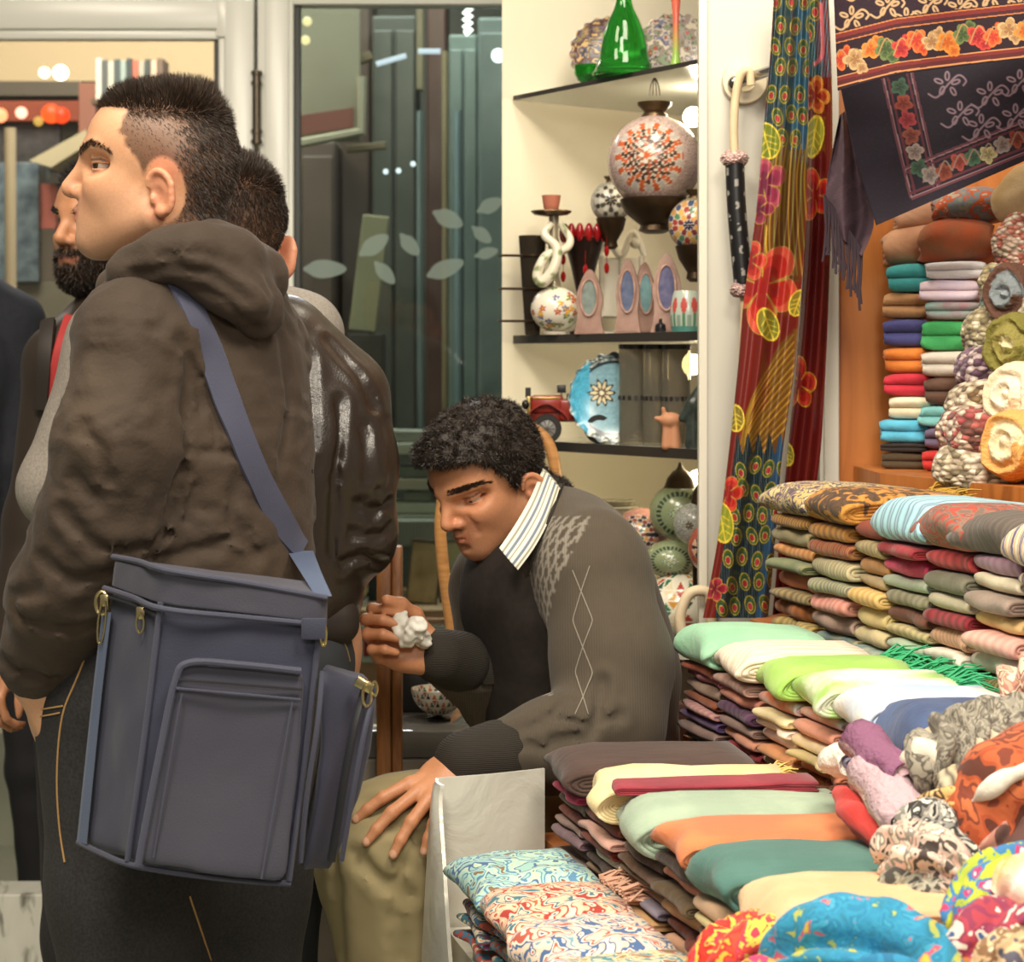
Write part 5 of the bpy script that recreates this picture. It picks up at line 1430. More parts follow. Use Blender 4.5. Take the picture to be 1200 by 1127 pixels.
# hookah with painted ceramic base
Y = 4.09; k = Y / F; B0 = lambda px, py, dy=0: P(px, py, Y + dy)
o = empty('hookah', (B0(651, 0)[0], Y, Z2), 'floral white ceramic hookah with clay bowl on the middle shelf', 'hookah')
def floral(D):
    C = np.tile(lin('#d8d0bf'), (len(D), 1)); rng = np.random.default_rng(4)
    for q in range(70):
        d = rng.normal(size=3); d /= np.linalg.norm(d); a = np.arccos(np.clip(D @ d, -1, 1))
        pet = .13 * (1 + .35 * np.cos(5 * np.arctan2((D - d) @ (1, .3, .2), (D - d) @ (.1, .4, 1))))
        C[a < pet] = lin(('#a33b34', '#3d4f86', '#4d7a4a', '#c98f36', '#6d7f52')[q % 5]); C[a < .035] = lin('#e0c050')
    return C
c = B0(651, 362); V, Fc, C = mosaic_ball(None, c, 29 * k, floral, 120, 80, .92); mesh_from('base', V, Fc, MOS, o, True, c, C)
MB().lathe([(13 * k, 0), (14 * k, 3 * k), (11 * k, 4 * k), (0, 4 * k)], (c[0], Y, Z2), 24).build('foot', plain('#d5cdbb', .3), o)
MB().lathe([(9 * k, 0), (6 * k, 12 * k), (5 * k, 40 * k), (7 * k, 50 * k), (5 * k, 60 * k), (6 * k, 84 * k), (0, 84 * k)], B0(649, 336), 20).build('stem', plain('#8e866f', .35, .4), o)
MB().lathe([(4 * k, 0), (20 * k, 2.5 * k), (24 * k, 5.5 * k), (23.5 * k, 7 * k), (0, 4.5 * k)], B0(646, 254), 32).build('tray', bronze2, o)
MB().lathe([(6 * k, 0), (8.5 * k, 4 * k), (9.5 * k, 9 * k), (10.8 * k, 17 * k), (11.2 * k, 20 * k), (8.5 * k, 20 * k), (0, 16 * k)], B0(646, 249), 24).build('clay_bowl', plain('#a4614a', .75), o)
hz = catmull([B0(646, 262, -.01), B0(638, 275, -.02), B0(652, 290, -.025), B0(650, 312, -.03), B0(637, 330, -.03), B0(630, 322, -.03), B0(640, 300, -.025), B0(662, 292, -.01), B0(668, 280, 0), B0(656, 262, 0)], 8)
V_ = MB().tube(hz, np.interp(np.linspace(0, 1, len(hz)), [0, .4, .6, 1], [4 * k, 7 * k, 6 * k, 4 * k]), 12)
V_.C = [np.where((noise(V_.V[0], 90, 2) > .35)[:, None], np.array(lin('#7f8a5e')), np.array(lin('#cfc6b2')))]
V_.build('ceramic_hose', MOS, o)
# smoked glass vase in a three-tier wire holder
o = empty('tall_vase', (B0(624, 0)[0], 4.13, Z2), 'tapered smoked glass vase in wire holder at the left end of the middle shelf', 'vase')
smoke = Mat('smoked glass').set(Base_Color=lin('#4b4236'), Roughness=.06, Transmission_Weight=.7, IOR=1.3).m
cx, kk = P(624, 0, 4.13)[0], 4.13 / F
MB().lathe([(8.5 * kk, 0), (9 * kk, .004), (16.5 * kk, 116 * kk), (15.6 * kk, 116 * kk), (7.8 * kk, .008), (0, .008)], (cx, 4.13, Z2), 28).build('glass', smoke, o)
for py in (299, 338, 376):
    a = P(584, py, 4.11); h = a[2]; rr_ = (9 + 7.5 * (h - Z2) / (116 * kk)) * kk + .0015
    mb = MB(); mb.tube([(cx + rr_ * math.cos(t), 4.13 + rr_ * math.sin(t), h) for t in np.linspace(0, 2 * PI, 24, endpoint=False)], .0028, 6, closed=True)
    mb.tube([(a[0], 4.115, h), (cx - rr_ + .002, 4.125, h)], .0026, 6); mb.tube([(cx + rr_ - .002, 4.125, h), (cx + rr_ + .012, 4.12, h)], .0026, 6)
    mb.build('wire_ring', bronze, o)
# red crowned candle lamp
Y = 4.15; k = Y / F
o = empty('red_glass_lamp', (P(684, 0, Y)[0], Y, Z2), 'dark goblet lamp crowned with red glass petals and bead drops', 'lamp')
c = np.array((P(684, 0, Y)[0], Y, 0))
MB().lathe([(16 * k, 0), (17 * k, 4 * k), (5 * k, 10 * k), (4 * k, 40 * k), (9 * k, 52 * k), (15 * k, 80 * k), (24 * k, 112 * k), (25 * k, 114 * k), (22 * k, 112 * k), (0, 70 * k)], c + (0, 0, Z2), 28).build('goblet', plain('#2d1f1b', .3, .5), o)
redg = Mat('red glass').set(Base_Color=lin('#a5161c'), Roughness=.08, Transmission_Weight=.35).m
for q in range(14):
    t = 2 * PI * q / 14; b = c + (24 * k * math.cos(t), 24 * k * math.sin(t), Z2 + 112 * k)
    MB().ball(b + (0, 0, 7 * k), (5 * k, 5 * k, 11 * k), 10).build('red_petal', redg, o)
for px, py, n_ in ((711, 290, 2), (660, 300, 2), (686, 312, 1)):
    mb = MB(); p = P(px, py, Y - .045); mb.tube([p + (0, 0, 18 * k), p + (0, 0, -30 * k)], .0006, 5)
    for q in range(n_): mb.ball(p + (0, 0, -(4 + 20 * q) * k), (3 * k, 3 * k, 6.5 * k), 8)
    mb.build('bead_drop', redg, o)
# white wrought ornament behind
Y = 4.22; k = Y / F
mb = MB(); wp = lambda *a: [P(x, y, Y) for x, y in a]
mb.tube(wp((705, 300), (705, 372), (752, 372), (752, 300)), .006, 6); mb.tube(catmull(wp((700, 300), (712, 282), (728, 300), (742, 272), (756, 300)), 6), .007, 8)
mb.ball(P(745, 285, Y), .012, 10); mb.tube(wp((728, 300), (728, 391)), .005, 6); mb.box((P(706, 0, Y)[0], Y, P(0, 370, Y)[2]), (P(751, 0, Y)[0], Y + .004, P(0, 302, Y)[2]))
mb.box((P(700, 0, Y)[0], Y - .02, Z2), (P(757, 0, Y)[0], Y + .02, Z2 + .008))
tag(mb.build('metal_ornament', plain('#cfc9bb', .4)), 'white metal scroll ornament behind the arched frames', 'ornament')
# arched frames
def arch(px, Y, w, h, tilt, c1, c2, label):
    k = Y / F; r = empty('arched_frame', (P(px, 0, Y)[0], Y, Z2), label, 'frame', 'arched frames on the middle shelf', rot=(-.05, 0, math.radians(tilt)))
    W_, H_ = w * k / 2, h * k; out = [(-W_ * 1.05, 0), (-W_ * .8, H_ * .28), (-W_ * .92, H_ * .55), (-W_ * .55, H_ * .84), (0, H_), (W_ * .55, H_ * .84), (W_ * .92, H_ * .55), (W_ * .8, H_ * .28), (W_ * 1.05, 0)]
    out = catmull(np.array([(a, 0, b) for a, b in out]), 5)
    fr = MB().prism(out, (0, .012, 0)).build('frame', noisy('#84665a', '#a08074', 40, .4, bump=.2), None, origin=(0, 0, 0)); fr.parent = r
    ring = [(W_ * .55 * math.cos(t), -.002, H_ * .56 + H_ * .27 * math.sin(t)) for t in np.linspace(0, 2 * PI, 28, endpoint=False)]
    p = MB().prism(ring, (0, .003, 0)).build('picture', noisy(c1, c2, 50, .2, bump=0), None, origin=(0, 0, 0)); p.parent = r
    b = MB().tube([(x * 1.06, -.003, H_ * .56 + (z - H_ * .56) * 1.05) for x, y, z in ring], .0022, 6, closed=True).build('border', noisy('#8a6457', '#c09c8c', 60, .35, bump=0), None, origin=(0, 0, 0)); b.parent = r
    MB2 = MB().box((-W_ * .9, 0, 0), (W_ * .9, .02, .006), bev=.002).build('foot', plain('#8f6a5e', .4), None, origin=(0, 0, 0)); MB2.parent = r
arch(690, 4.0, 34, 76, -14, '#5f6a68', '#8a9690', 'pink arched frame with grey oval, beside the floral hookah')
arch(735, 3.93, 30, 88, -12, '#414a68', '#6d7690', 'pink arched frame with dark blue oval, left of a touching pair')
arch(757, 3.95, 28, 84, 10, '#58808a', '#7fa3a5', 'pink arched frame with light blue oval, right of a touching pair')
arch(781, 3.84, 36, 94, -10, '#3e4266', '#6d6a86', 'tallest pink arched frame, behind the tulip jar')
# tulip jar and a small dark bottle
Y = 3.78; k = Y / F; c = np.array((P(806, 0, Y)[0], Y, Z2))
def tul(V):
    q = V - c; th = np.arctan2(q[:, 1], q[:, 0]) * 5 / PI; z = q[:, 2] / k
    C = np.tile(lin('#a9b3a8'), (len(V), 1)); f = np.abs(th - np.round(th))
    C[(f < .10) & (z < 26) & (z > 6)] = lin('#4b7a5a'); m = (((th - np.round(th)) / .3) ** 2 + ((z - 31) / 9) ** 2) < 1; C[m] = lin('#b24a44'); C[z < 7] = lin('#4a8078'); C[(f > .3) & (z < 20) & (z > 7)] = lin('#7d8f80')
    return C
mb = MB().lathe([(.0, 0), (19 * k, 0), (21 * k, 8 * k)] + [((21 - 1.2 * abs(q - 4)) * k, (10 + q * 4) * k) for q in range(9)] + [(14 * k, 46 * k), (13 * k, 48 * k), (0, 48 * k)], c, 90)
# finer rows so that the painted tulips read
prof = [(21 - 5 * ((z - 20) / 28.) ** 2) * 1.0 for z in range(0, 49)]
mb = MB().lathe([(0, 0)] + [(p * k, z * k) for z, p in zip(range(0, 49), prof)] + [(0, 48 * k)], c, 110)
mb.C = [tul(mb.V[0])]
tag(mb.build('tulip_jar', MOS), 'pale glass jar painted with red tulips beside the white pillar', 'jar')
tag(MB().lathe([(6 * k, 0), (7 * k, 3 * k), (6 * k, 9 * k), (2 * k, 12 * k), (2 * k, 16 * k), (0, 16 * k)], (P(774, 0, 3.82)[0], 3.82, Z2), 16).build('small_bottle', plain('#1b1a1c', .2)), 'tiny black bottle at the foot of the tallest arched frame', 'bottle')

# ---- top shelf
greeng = Mat('green glass').set(Base_Color=lin('#2c9a30'), Roughness=.04, Transmission_Weight=.85, IOR=1.35).m
Y = 3.92; k = Y / F; c = np.array((P(731, 0, Y)[0], Y, Z1))
tag(MB().lathe([(0, 0), (36 * k, 0), (38 * k, 2.5 * k), (35 * k, 6 * k), (30 * k, 18 * k), (27.5 * k, 32 * k), (24 * k, 50 * k), (18 * k, 66 * k), (12 * k, 78 * k), (9 * k, 88 * k), (8 * k, 110 * k), (11 * k, 130 * k), (9.5 * k, 130 * k), (7 * k, 108 * k), (0, 100 * k)], c, 48).build('bell_vase', greeng), 'green glass bell-shaped vase on the highest shelf', 'vase')
Y = 4.08; k = Y / F; c = np.array((P(690, 0, Y)[0], Y, Z1))
tag(MB().lathe([(0, 0), (7 * k, 0), (6 * k, 4 * k), (13 * k, 8 * k), (17 * k, 16 * k), (17.5 * k, 26 * k), (16.5 * k, 26 * k), (14 * k, 15 * k), (0, 9 * k)], c, 32).build('glass_bowl', greeng), 'small green glass bowl left of the green bell vase', 'bowl')
def mosaic_plate(px, py, Y, rp, cols, tilt, label, seed, fn=None, rz=0, lean=True):
    k = Y / F; r = rp * k; n, m = 120, 46; V, C, Fc = [], [], []
    for i in range(m + 1):
        q = i / m
        for j in range(n):
            t = 2 * PI * j / n; sc = 1 + (.03 * math.cos(20 * t) if q > .9 else 0)
            V.append((r * q * sc * math.cos(t), -.012 * q ** 3, r * q * sc * math.sin(t)))
    for i in range(m):
        for j in range(n): Fc.append((i * n + j, (i + 1) * n + j, (i + 1) * n + (j + 1) % n, i * n + (j + 1) % n))
    V = np.array(V); nb_ = len(V); V2 = V + (0, .006, 0); Fc += [tuple(x + nb_ for x in f_[::-1]) for f_ in Fc]; e = m * n
    Fc += [(e + j, e + j + nb_, e + (j + 1) % n + nb_, e + (j + 1) % n) for j in range(n)]
    nz = noise(V / k, .16, seed); C = np.array([lin(c) for c in cols])[((nz * 4 + 12).astype(int)) % len(cols)]
    g_ = np.abs(noise(V / k, .16, seed) * 4 % 1 - .5) > .42; C[g_] = lin('#3a352e')
    if fn is not None: C = fn(V / r, C)
    o = mesh_from('mosaic_plate', np.vstack([V, V2]), np.array(Fc), MOS, None, True, None, np.vstack([C, C]))
    o.location = P(px, py, Y); o.rotation_euler = (math.radians(-tilt), 0, math.radians(rz)); return tag(o, label, 'plate')
def zc(Y, rp): return 0
r1 = 44; Yp = 4.16; mosaic_plate(712, HOR - (Z1 + r1 * Yp / F - EYE) * F / Yp, Yp, r1, ('#6b5f6e', '#8a7a52', '#a08468', '#3f4a6a', '#c0a070', '#5c3d3a'), 6, 'dark speckled mosaic plate behind the small green bowl', 3)
r1 = 48; Yp = 4.2; mosaic_plate(792, HOR - (Z1 + r1 * Yp / F - EYE) * F / Yp, Yp, r1, ('#8a7d78', '#7a8a70', '#a3423a', '#b8ab98', '#6d6f8a', '#c2b8a6'), 6, 'pale and red mosaic plate right of the green bell vase', 4)
Y = 3.86; k = Y / F; c = np.array((P(792, 0, Y)[0], Y, Z1))
mb = MB().lathe([(0, 0), (9 * k, 0), (8 * k, 4 * k), (4 * k, 20 * k), (3.5 * k, 60 * k), (6 * k, 90 * k), (0, 90 * k)], c, 20)
z = (mb.V[0][:, 2] - Z1) / k; mb.C = [np.where((z > 30)[:, None], np.array(lin('#c25a48')), np.array(lin('#7fa04a')))]
tag(mb.build('bud_vase', painted('tinted glass', .08)), 'slim glass bud vase shading from green to red beside the pillar', 'vase')

# ---- lower shelf: toy car, blue plate lamp, smoked cylinders, figurines
Y = 4.02; k = Y / F
car = empty('toy_car', (P(650, 0, Y)[0], Y, Z3), 'red vintage toy car on the lower glass shelf', 'toy')
redp = noisy('#74201a', '#8a2c22', 20, .3, bump=0, name='dark red paint'); blk = plain('#1d1a19', .4)
X = lambda px, py, dy=0: P(px, py, Y + dy)
def carbox(px0, py0, px1, py1, w, name, mat, bev=.003):
    a, b = X(px0, py0), X(px1, py1); return MB().box((a[0], Y - w, b[2]), (b[0], Y + w, a[2]), bev=bev).build(name, mat, car)
carbox(619, 478, 712, 494, .018, 'chassis', redp); carbox(622, 463, 660, 484, .024, 'bonnet', redp, .006); carbox(655, 468, 700, 492, .028, 'body', redp, .006); carbox(664, 461, 690, 470, .024, 'seat', plain('#4a2a1e', .6))
carbox(617, 464, 622, 488, .022, 'radiator', plain('#b09a60', .3, .8)); carbox(624, 465, 656, 468, .0245, 'trim_strip', plain('#a88848', .3, .8), .001)
for px in (641, 702):
    for dy in (-.034, .034):
        c = X(px, 492, dy); r_ = 17 * k; c[2] = Z3 + r_
        My = Matrix.Rotation(PI / 2, 4, 'X')
        w_ = MB().lathe([(r_ * .62, -.008), (r_ * .94, -.008), (r_, -.004), (r_, .004), (r_ * .94, .008), (r_ * .62, .008), (r_ * .62, -.008)], c, 32, M=My).build('wheel', plain('#191817', .7), car)
        mb = MB().lathe([(0, -.006), (r_ * .6, -.005), (r_ * .6, .005), (0, .006)], c, 24, M=My).build('rim', plain('#8c8a86', .3, .6), w_)
        mb = MB(); 
        for q in range(10):
            t = PI * 2 * q / 10; mb.tube([c + (0, -.0065 if dy < 0 else .0065, 0), c + (r_ * .58 * math.cos(t), -.0065 if dy < 0 else .0065, r_ * .58 * math.sin(t))], .0008, 4)
        mb.build('spokes', plain('#55524e', .4), w_)
    a = catmull([X(px - 26, 497, -.036), X(px - 18, 480, -.036), X(px, 472, -.036), X(px + 18, 482, -.036), X(px + 26, 492, -.036)], 6)
    Vs, Fs, _ = strip(a, a + (0, .022, 0), 4, 24, .003, lambda u, v: (0, 0, 0), 0, (0, 0, 1)); MB().add(Vs, Fs).build('mudguard', redp, car)
for dy in (-.018, .018):
    MB().ball(X(616, 474, dy), (.008, .009, .010), 12).build('headlamp', plain('#2b2826', .25, .6), car)
MB().box(X(618, 466, 0) - (.004, .004, 0), X(622, 454, 0) + (.0, .004, 0)).build('mascot', blk, car)
MB().box(X(653, 460, -.004) + (0, -.012, 0), X(663, 451, 0) + (0, .012, 0), bev=.001).build('rear_mirror', blk, car)
MB().tube([X(658, 468), X(658, 458)], .0012, 6).build('mirror_stalk', blk, car)
MB().tube([X(666, 468, -.02), X(670, 456, -.02), X(676, 456, -.02), X(680, 466, -.02)], .0015, 6).build('windscreen_frame', plain('#7c7874', .3, .7), car)
MB().tube(catmull([X(614, 484, -.03), X(606, 484, 0), X(614, 486, .03)], 6), .0016, 6).build('bumper', plain('#a8a5a0', .25, .8), car)
def blueplate(U, C):
    r_ = np.hypot(U[:, 0], U[:, 2]); a = np.arctan2(U[:, 2] - .12, U[:, 0] + .28); d = np.hypot(U[:, 0] + .28, U[:, 2] - .12)
    C = np.where((r_ > .80)[:, None], C, np.array(lin('#7fa6b4')) * (1 + .2 * noise(U, 22, 2))[:, None])
    ring = np.abs(r_ - .80) < .03; C[ring] = lin('#2d3a44'); lf = (U[:, 0] < -.55) & (r_ < .97); C[lf] = np.array(lin('#4aa3c4')) * (1 + .25 * noise(U[lf], 30, 4))[:, None]
    st = (d < .26 * (1 + .22 * np.cos(10 * a))); C[st] = lin('#2b241c'); C[d < .2 * (1 + .3 * np.cos(10 * a))] = lin('#d6c9a4'); C[d < .12 * (1 + .3 * np.cos(10 * a + 3))] = lin('#5a4630'); C[d < .05] = lin('#e0d8c0')
    return C
Yp = 3.98; mosaic_plate(720, HOR - (Z3 + 53 * Yp / F - EYE) * F / Yp, Yp, 53, ('#3c4850', '#c9cdc4', '#5d6f78', '#8fa0a0'), 4, 'blue mosaic plate with cream star behind the smoked glass', 7, blueplate, -8)
smoke2 = Mat('smoked clear glass').set(Base_Color=lin('#b4ad9c'), Roughness=.03, Transmission_Weight=.85, IOR=1.25).m
for i, (px, Yp, r_, lb) in enumerate(((744, 3.93, 19, 'smoked glass cylinder in front of the blue mosaic plate'), (768, 3.88, 15, 'smoked glass cylinder in the middle of three'), (792, 3.84, 17, 'smoked glass cylinder next to the white pillar'))):
    k = Yp / F; z_top = P(0, 404, Yp)[2]; h = z_top - Z3
    o = empty('glass_cylinder', (P(px, 0, Yp)[0], Yp, Z3), lb, 'vase', 'smoked glass cylinders on the lower shelf')
    MB().lathe([(0, 0), (r_ * k, 0), (r_ * k, h), (r_ * k * .93, h), (r_ * k * .93, .006), (0, .006)], o.location, 36).build('glass', smoke2, o)
    MB().lathe([(r_ * k * 1.005, h - .008), (r_ * k * 1.02, h - .006), (r_ * k * 1.02, h + .001), (r_ * k * .92, h + .001), (r_ * k * .92, h - .008)], o.location, 36).build('rim', plain('#2a2723', .2, .3), o)
    mb = MB()
    for q in range(16):
        t = 2 * PI * q / 16; p = np.array(o.location) + (r_ * k * math.cos(t), r_ * k * math.sin(t), h * .47); mb.box((-.003, -.0012, -.004), (.003, .0012, .004), M=Matrix.Translation(p) @ Matrix.Rotation(t + PI / 2, 4, 'Z'))
    mb.build('dark_motif_band', blk, o)
f = Field(); c = P(786, 492, 3.78); k = 3.78 / F
f.ell(c + (0, 0, 0), (13 * k, 9 * k, 9 * k), None, .004); f.cap(c + (-6 * k, 0, 2 * k), c + (-9 * k, -2 * k, 13 * k), 3.6 * k, 2.4 * k, .004); f.cap(c + (-9 * k, 0, 0), c + (-17 * k, 0, 2 * k), 4 * k, 2.5 * k, .004); f.cap(c + (4 * k, 0, -4 * k), (c[0] + 4 * k, c[1], Z3 + .004), 6 * k, 8 * k, .004); f.cap(c + (-5 * k, 0, -3 * k), (c[0] - 6 * k, c[1], Z3 + .003), 4 * k, 5 * k, .004)
V, Q = f.mesh(.0016); tag(mesh_from('clay_figurine', V, Q, plain('#b07a58', .6), None, True, c), 'small tan clay figurine in front of the smoked glass cylinders', 'figurine')
f = Field(); c = P(812, 478, 3.745)
f.chain([P(800, 490, 3.745), P(812, 474, 3.745), P(826, 452, 3.745)], [.008, .014, .012], .004); f.cap(P(812, 480, 3.745), (c[0], c[1], Z3 + .008), .012, .016, .006)
V, Q = f.mesh(.002); tag(mesh_from('dark_figurine', V, Q, noisy('#1f2422', '#3f4a44', 60, .3), None, True, c), 'dark green figurine leaning behind the white pillar', 'figurine')

# ---- mosaic lamps on the white board
ZB = .886
def mos_tri(cols, k_=17, seed=1):
    def fn(D):
        th = np.arctan2(D[:, 1], D[:, 0]) * k_ / 2 / PI; z = D[:, 2] * 3.4
        a = th + z * .5; b = th - z * .5; u = np.abs(a - np.round(a)); v = np.abs(b - np.round(b)); w_ = np.abs(z - np.round(z))
        C = np.array([lin(c) for c in cols])[(np.floor(a).astype(int) * 3 + np.floor(b).astype(int) * 5 + np.floor(z).astype(int) * 7) % len(cols)]
        C[(u < .09) | (v < .09) | (w_ < .07)] = lin('#d5cfbd'); return C
    return fn
def mos_green(D):
    q = D @ frame((-.1, -1, .0)); u, v = q[:, 1] * 2.6, q[:, 2] * 2.6
    C = np.tile(lin('#7f8a68'), (len(D), 1)) * (1 + .2 * noise(D, 70, 3))[:, None]
    a, b = u + v, u - v; dia = (np.abs(u) * .8 + np.abs(v) < 1.5); g_ = (np.abs(a * 3 - np.round(a * 3)) < .14) | (np.abs(b * 3 - np.round(b * 3)) < .14)
    cc = np.array([lin(c) for c in ('#3b5f5c', '#2c4640', '#8fa77c', '#4e7c6a')])[(np.floor(a * 3).astype(int) + 2 * np.floor(b * 3).astype(int)) % 4]
    m = (np.abs(u) + np.abs(v) < .95); C[m] = cc[m]; C[m & g_] = lin('#b9b596')
    r_ = np.hypot(u, v); ring = (np.abs(r_ - 1.75) < .2); k_ = np.abs((np.arctan2(v, u) * 14 / PI) % 1 - .5) < .3; C[ring & k_] = lin('#2f4038'); return C
pinkst = star((-.25, -1, .12), ('#a8776a', '#b5857a', '#99685e'), [(.14, 6, ('#c9a74a',)), (.3, 9, ('#7a2f2a', '#3f5f4a')), (.46, 14, ('#3a2a22', '#c08a4a')), (.62, 18, ('#2e2a38', '#7d3a34')), (.78, 20, ('#3a2f3a', '#a5765e'))], 80, 12)
redst = star((-.8, -1, .1), ('#a04a3a', '#b05a46', '#8d3d30'), [(.2, 8, ('#2a1d1a',)), (.42, 12, ('#3a2420', '#d0a080'))], 80, 13)
clearb = Mat('clear mosaic glass').set(Roughness=.08, Transmission_Weight=.5, IOR=1.3); a = clearb.n('ShaderNodeAttribute', attribute_name='Col'); clearb.color(a.outputs['Color'])
def domecap(o, c, r, h, name='dome_cap'):
    MB().lathe([(r, 0), (r * 1.04, .06 * h), (r * .96, .12 * h), (r * .8, .4 * h), (r * .45, .66 * h), (r * .3, .7 * h), (r * .16, .82 * h), (r * .1, .95 * h), (0, h)], c, 28).build(name, bronze, o)
k = 3.84 / F
o = empty('mosaic_vase', (P(798, 0, 3.84)[0], 3.84, ZB), 'round mosaic vase of coloured triangles at the bottom of the lamp pile', 'vase')
c = np.array((P(798, 0, 3.84)[0], 3.84, ZB + 40 * k)); V, Fc, C = mosaic_ball(None, c, 47 * k, mos_tri(('#a23a2c', '#2f6a4a', '#cfc9b5', '#d9d4c2', '#b5822f', '#274a3a', '#cdbfa0')), 160, 90, .85); mesh_from('bowl', V, Fc, MOS, o, True, c, C)
MB().lathe([(20 * k, 0), (21 * k, 3 * k), (16 * k, 5 * k), (0, 5 * k)], (c[0], 3.84, ZB), 24).build('foot', bronze, o)
lamp('mosaic_lamp', 786, 655, 3.86, 31, mos_green, 'squat green mosaic lamp resting on the triangle mosaic vase', .72, False, False)
o = lamp('mosaic_lamp', 797, 600, 3.92, 36, mos_green, 'green mosaic lamp with bronze dome cap in the lamp pile', .95, False, False, stand=True)
domecap(o, P(797, 573, 3.92), 19 * 3.92 / F, 32 * 3.92 / F)
lamp('mosaic_lamp', 752, 627, 4.0, 34, pinkst, 'pink mosaic lamp at the left of the lamp pile', .95, False, False, stand=True)
o = lamp('mosaic_lamp', 815, 614, 3.79, 26, star((-.4, -1, 0), ('#b9bbb2', '#8e9089', '#d5d7d0'), [(.2, 7, ('#5c554a',))], 30, 15), 'clear crackled glass lamp with dark cap near the pillar', 1, False, False, mat=clearb.m, stand=True)
domecap(o, P(822, 592, 3.79), 13 * 3.79 / F, 36 * 3.79 / F)
lamp('mosaic_lamp', 838, 642, 3.74, 32, redst, 'red mosaic lamp half hidden behind the white pillar', 1, False, False, stand=True)
zd = P(0, 602, 4.12)[2]; tag(MB().box((P(704, 0, 4.12)[0], 4.07, ZB), (P(738, 0, 4.12)[0], 4.17, zd), bev=.003).build('white_box', white_wall, smooth=False), 'white box under the cut glass dishes behind the seated man', 'box')
glp = Mat('cut glass').set(Base_Color=lin('#cfc9b5'), Roughness=.08, Transmission_Weight=.6, IOR=1.35).m
o = tag(MB().lathe([(0, 0), (18 * k, 0), (26 * k, 6 * k), (33 * k, 9 * k), (32 * k, 10.5 * k), (24 * k, 8 * k), (0, 3 * k)], P(720, 602, 4.12), 40).build('glass_dish', glp), 'lower of two cut glass dishes behind the shoulder of the seated man', 'dish')
tag(MB().lathe([(0, 0), (14 * k, 0), (20 * k, 5 * k), (24 * k, 8 * k), (23 * k, 9 * k), (18 * k, 7 * k), (0, 3 * k)], P(722, 594, 4.12), 40).build('glass_dish', glp), 'upper of two cut glass dishes behind the shoulder of the seated man', 'dish')
tag(MB().tube(catmull([P(800, 745, 3.60 - .03), P(797, 722, 3.57), P(806, 698, 3.57), P(820, 692, 3.57), P(832, 700, 3.57), P(834, 745, 3.57)], 8), .0095, 12).build('hanging_hoop', noisy('#c9b594', '#d9c8a8', 12, .6)), 'cream wooden hoop hanging at the lower edge of the white pillar', 'hoop')

# ---- things beside the window: chair, post, showcase
bw_ = wood('#a0713f', '#c08a52', (6, 6, 30))
Y = 3.92; Q_ = lambda px, py, dy=0: P(px, py, Y + dy)
ch = empty('bentwood_chair', (Q_(592, 0)[0], Y + .05, 0), 'light bentwood chair behind the seated man', 'chair')
MB().tube(catmull([Q_(545, 880), Q_(536, 790), Q_(529, 735), Q_(519, 660), Q_(517, 600), Q_(534, 530), Q_(585, 494), Q_(630, 506), Q_(648, 535), Q_(652, 590), Q_(650, 720), Q_(642, 880)], 10), .0115, 12).build('back_hoop', bw_, ch)
za = Q_(0, 880)[2]
MB().lathe([(0, -.03), (.13, -.03), (.15, -.01), (.145, 0), (0, .004)], (Q_(592, 0)[0], Y + .12, za), 40).build('seat', bw_, ch)
for a, b in ((-1, -1), (1, -1), (-1, 1), (1, 1)):
    MB().tube([(Q_(592, 0)[0] + a * .09, Y + .12 + b * .09, za - .02), (Q_(592, 0)[0] + a * .11, Y + .12 + b * .11, 0)], [.016, .011], 10).build('leg', bw_, ch)
pw = wood('#6e3f1d', '#9a6330', (20, 20, 3))
Y = 3.55; a, b = P(441, 640, Y), P(471, 850, Y)
MB_ = MB().box((a[0], Y, .0), (a[0] + (b[0] - a[0]) * .58, Y + .03, a[2]), bev=.003).box((a[0] + (b[0] - a[0]) * .62, Y - .004, .0), (b[0], Y + .03, a[2]), bev=.003).box((a[0] + .004, Y + .01, 0), (b[0] - .004, Y + .026, a[2] - .002))
tag(MB_.build('wooden_post', pw), 'upright brown wooden post beside the raised hand of the seated man', 'post')
a, b = P(446, 852, 3.62), P(545, 886, 3.62)
cs_ = empty('showcase', ((a[0] + b[0]) / 2, 3.75, 0), 'low glass-topped showcase behind the knees of the seated man', 'showcase')
MB().box((a[0] - .12, 3.60, 0), (b[0] + .02, 3.82, b[2]), bev=.006).build('cabinet', noisy('#8d8272', '#9b9080', 3, .5, bump=0), cs_, smooth=False)
MB().box((a[0] - .13, 3.59, b[2]), (b[0] + .03, 3.83, a[2]), bev=.012).build('glass_top', Mat('thick clear plastic').set(Base_Color=lin('#8f8c84'), Roughness=.08, Transmission_Weight=.35).m, cs_)
MB().box((a[0] - .11, 3.595, b[2] + .008), (b[0] + .01, 3.80, b[2] + .018)).build('goods_tray', noisy('#4a2f2c', '#6d5a52', 30, .5), cs_, smooth=False)
zt = a[2]; Yb = 3.69; kb = Yb / F
o = empty('mosaic_bowl', (P(513, 0, Yb)[0], Yb, zt), 'speckled mosaic bowl on a black foot beside the seated man', 'bowl')
c = P(514, 806, Yb); V, Fc, C = mosaic_ball(None, c, 32 * kb, mos_tri(('#b5643a', '#c9c2ad', '#3f5a4a', '#d6cfbb', '#2a2a30', '#a0552f'), 26), 140, 60, 1, -1, .0); mesh_from('bowl', V, Fc, MOS, o, True, c, C)
MB().lathe([(14 * kb, 0), (15 * kb, .004), (4 * kb, .008), (4 * kb, c[2] - 32 * kb - zt + .004), (0, c[2] - 32 * kb - zt + .004)], (c[0], Yb, zt), 20).build('foot', blk, o)
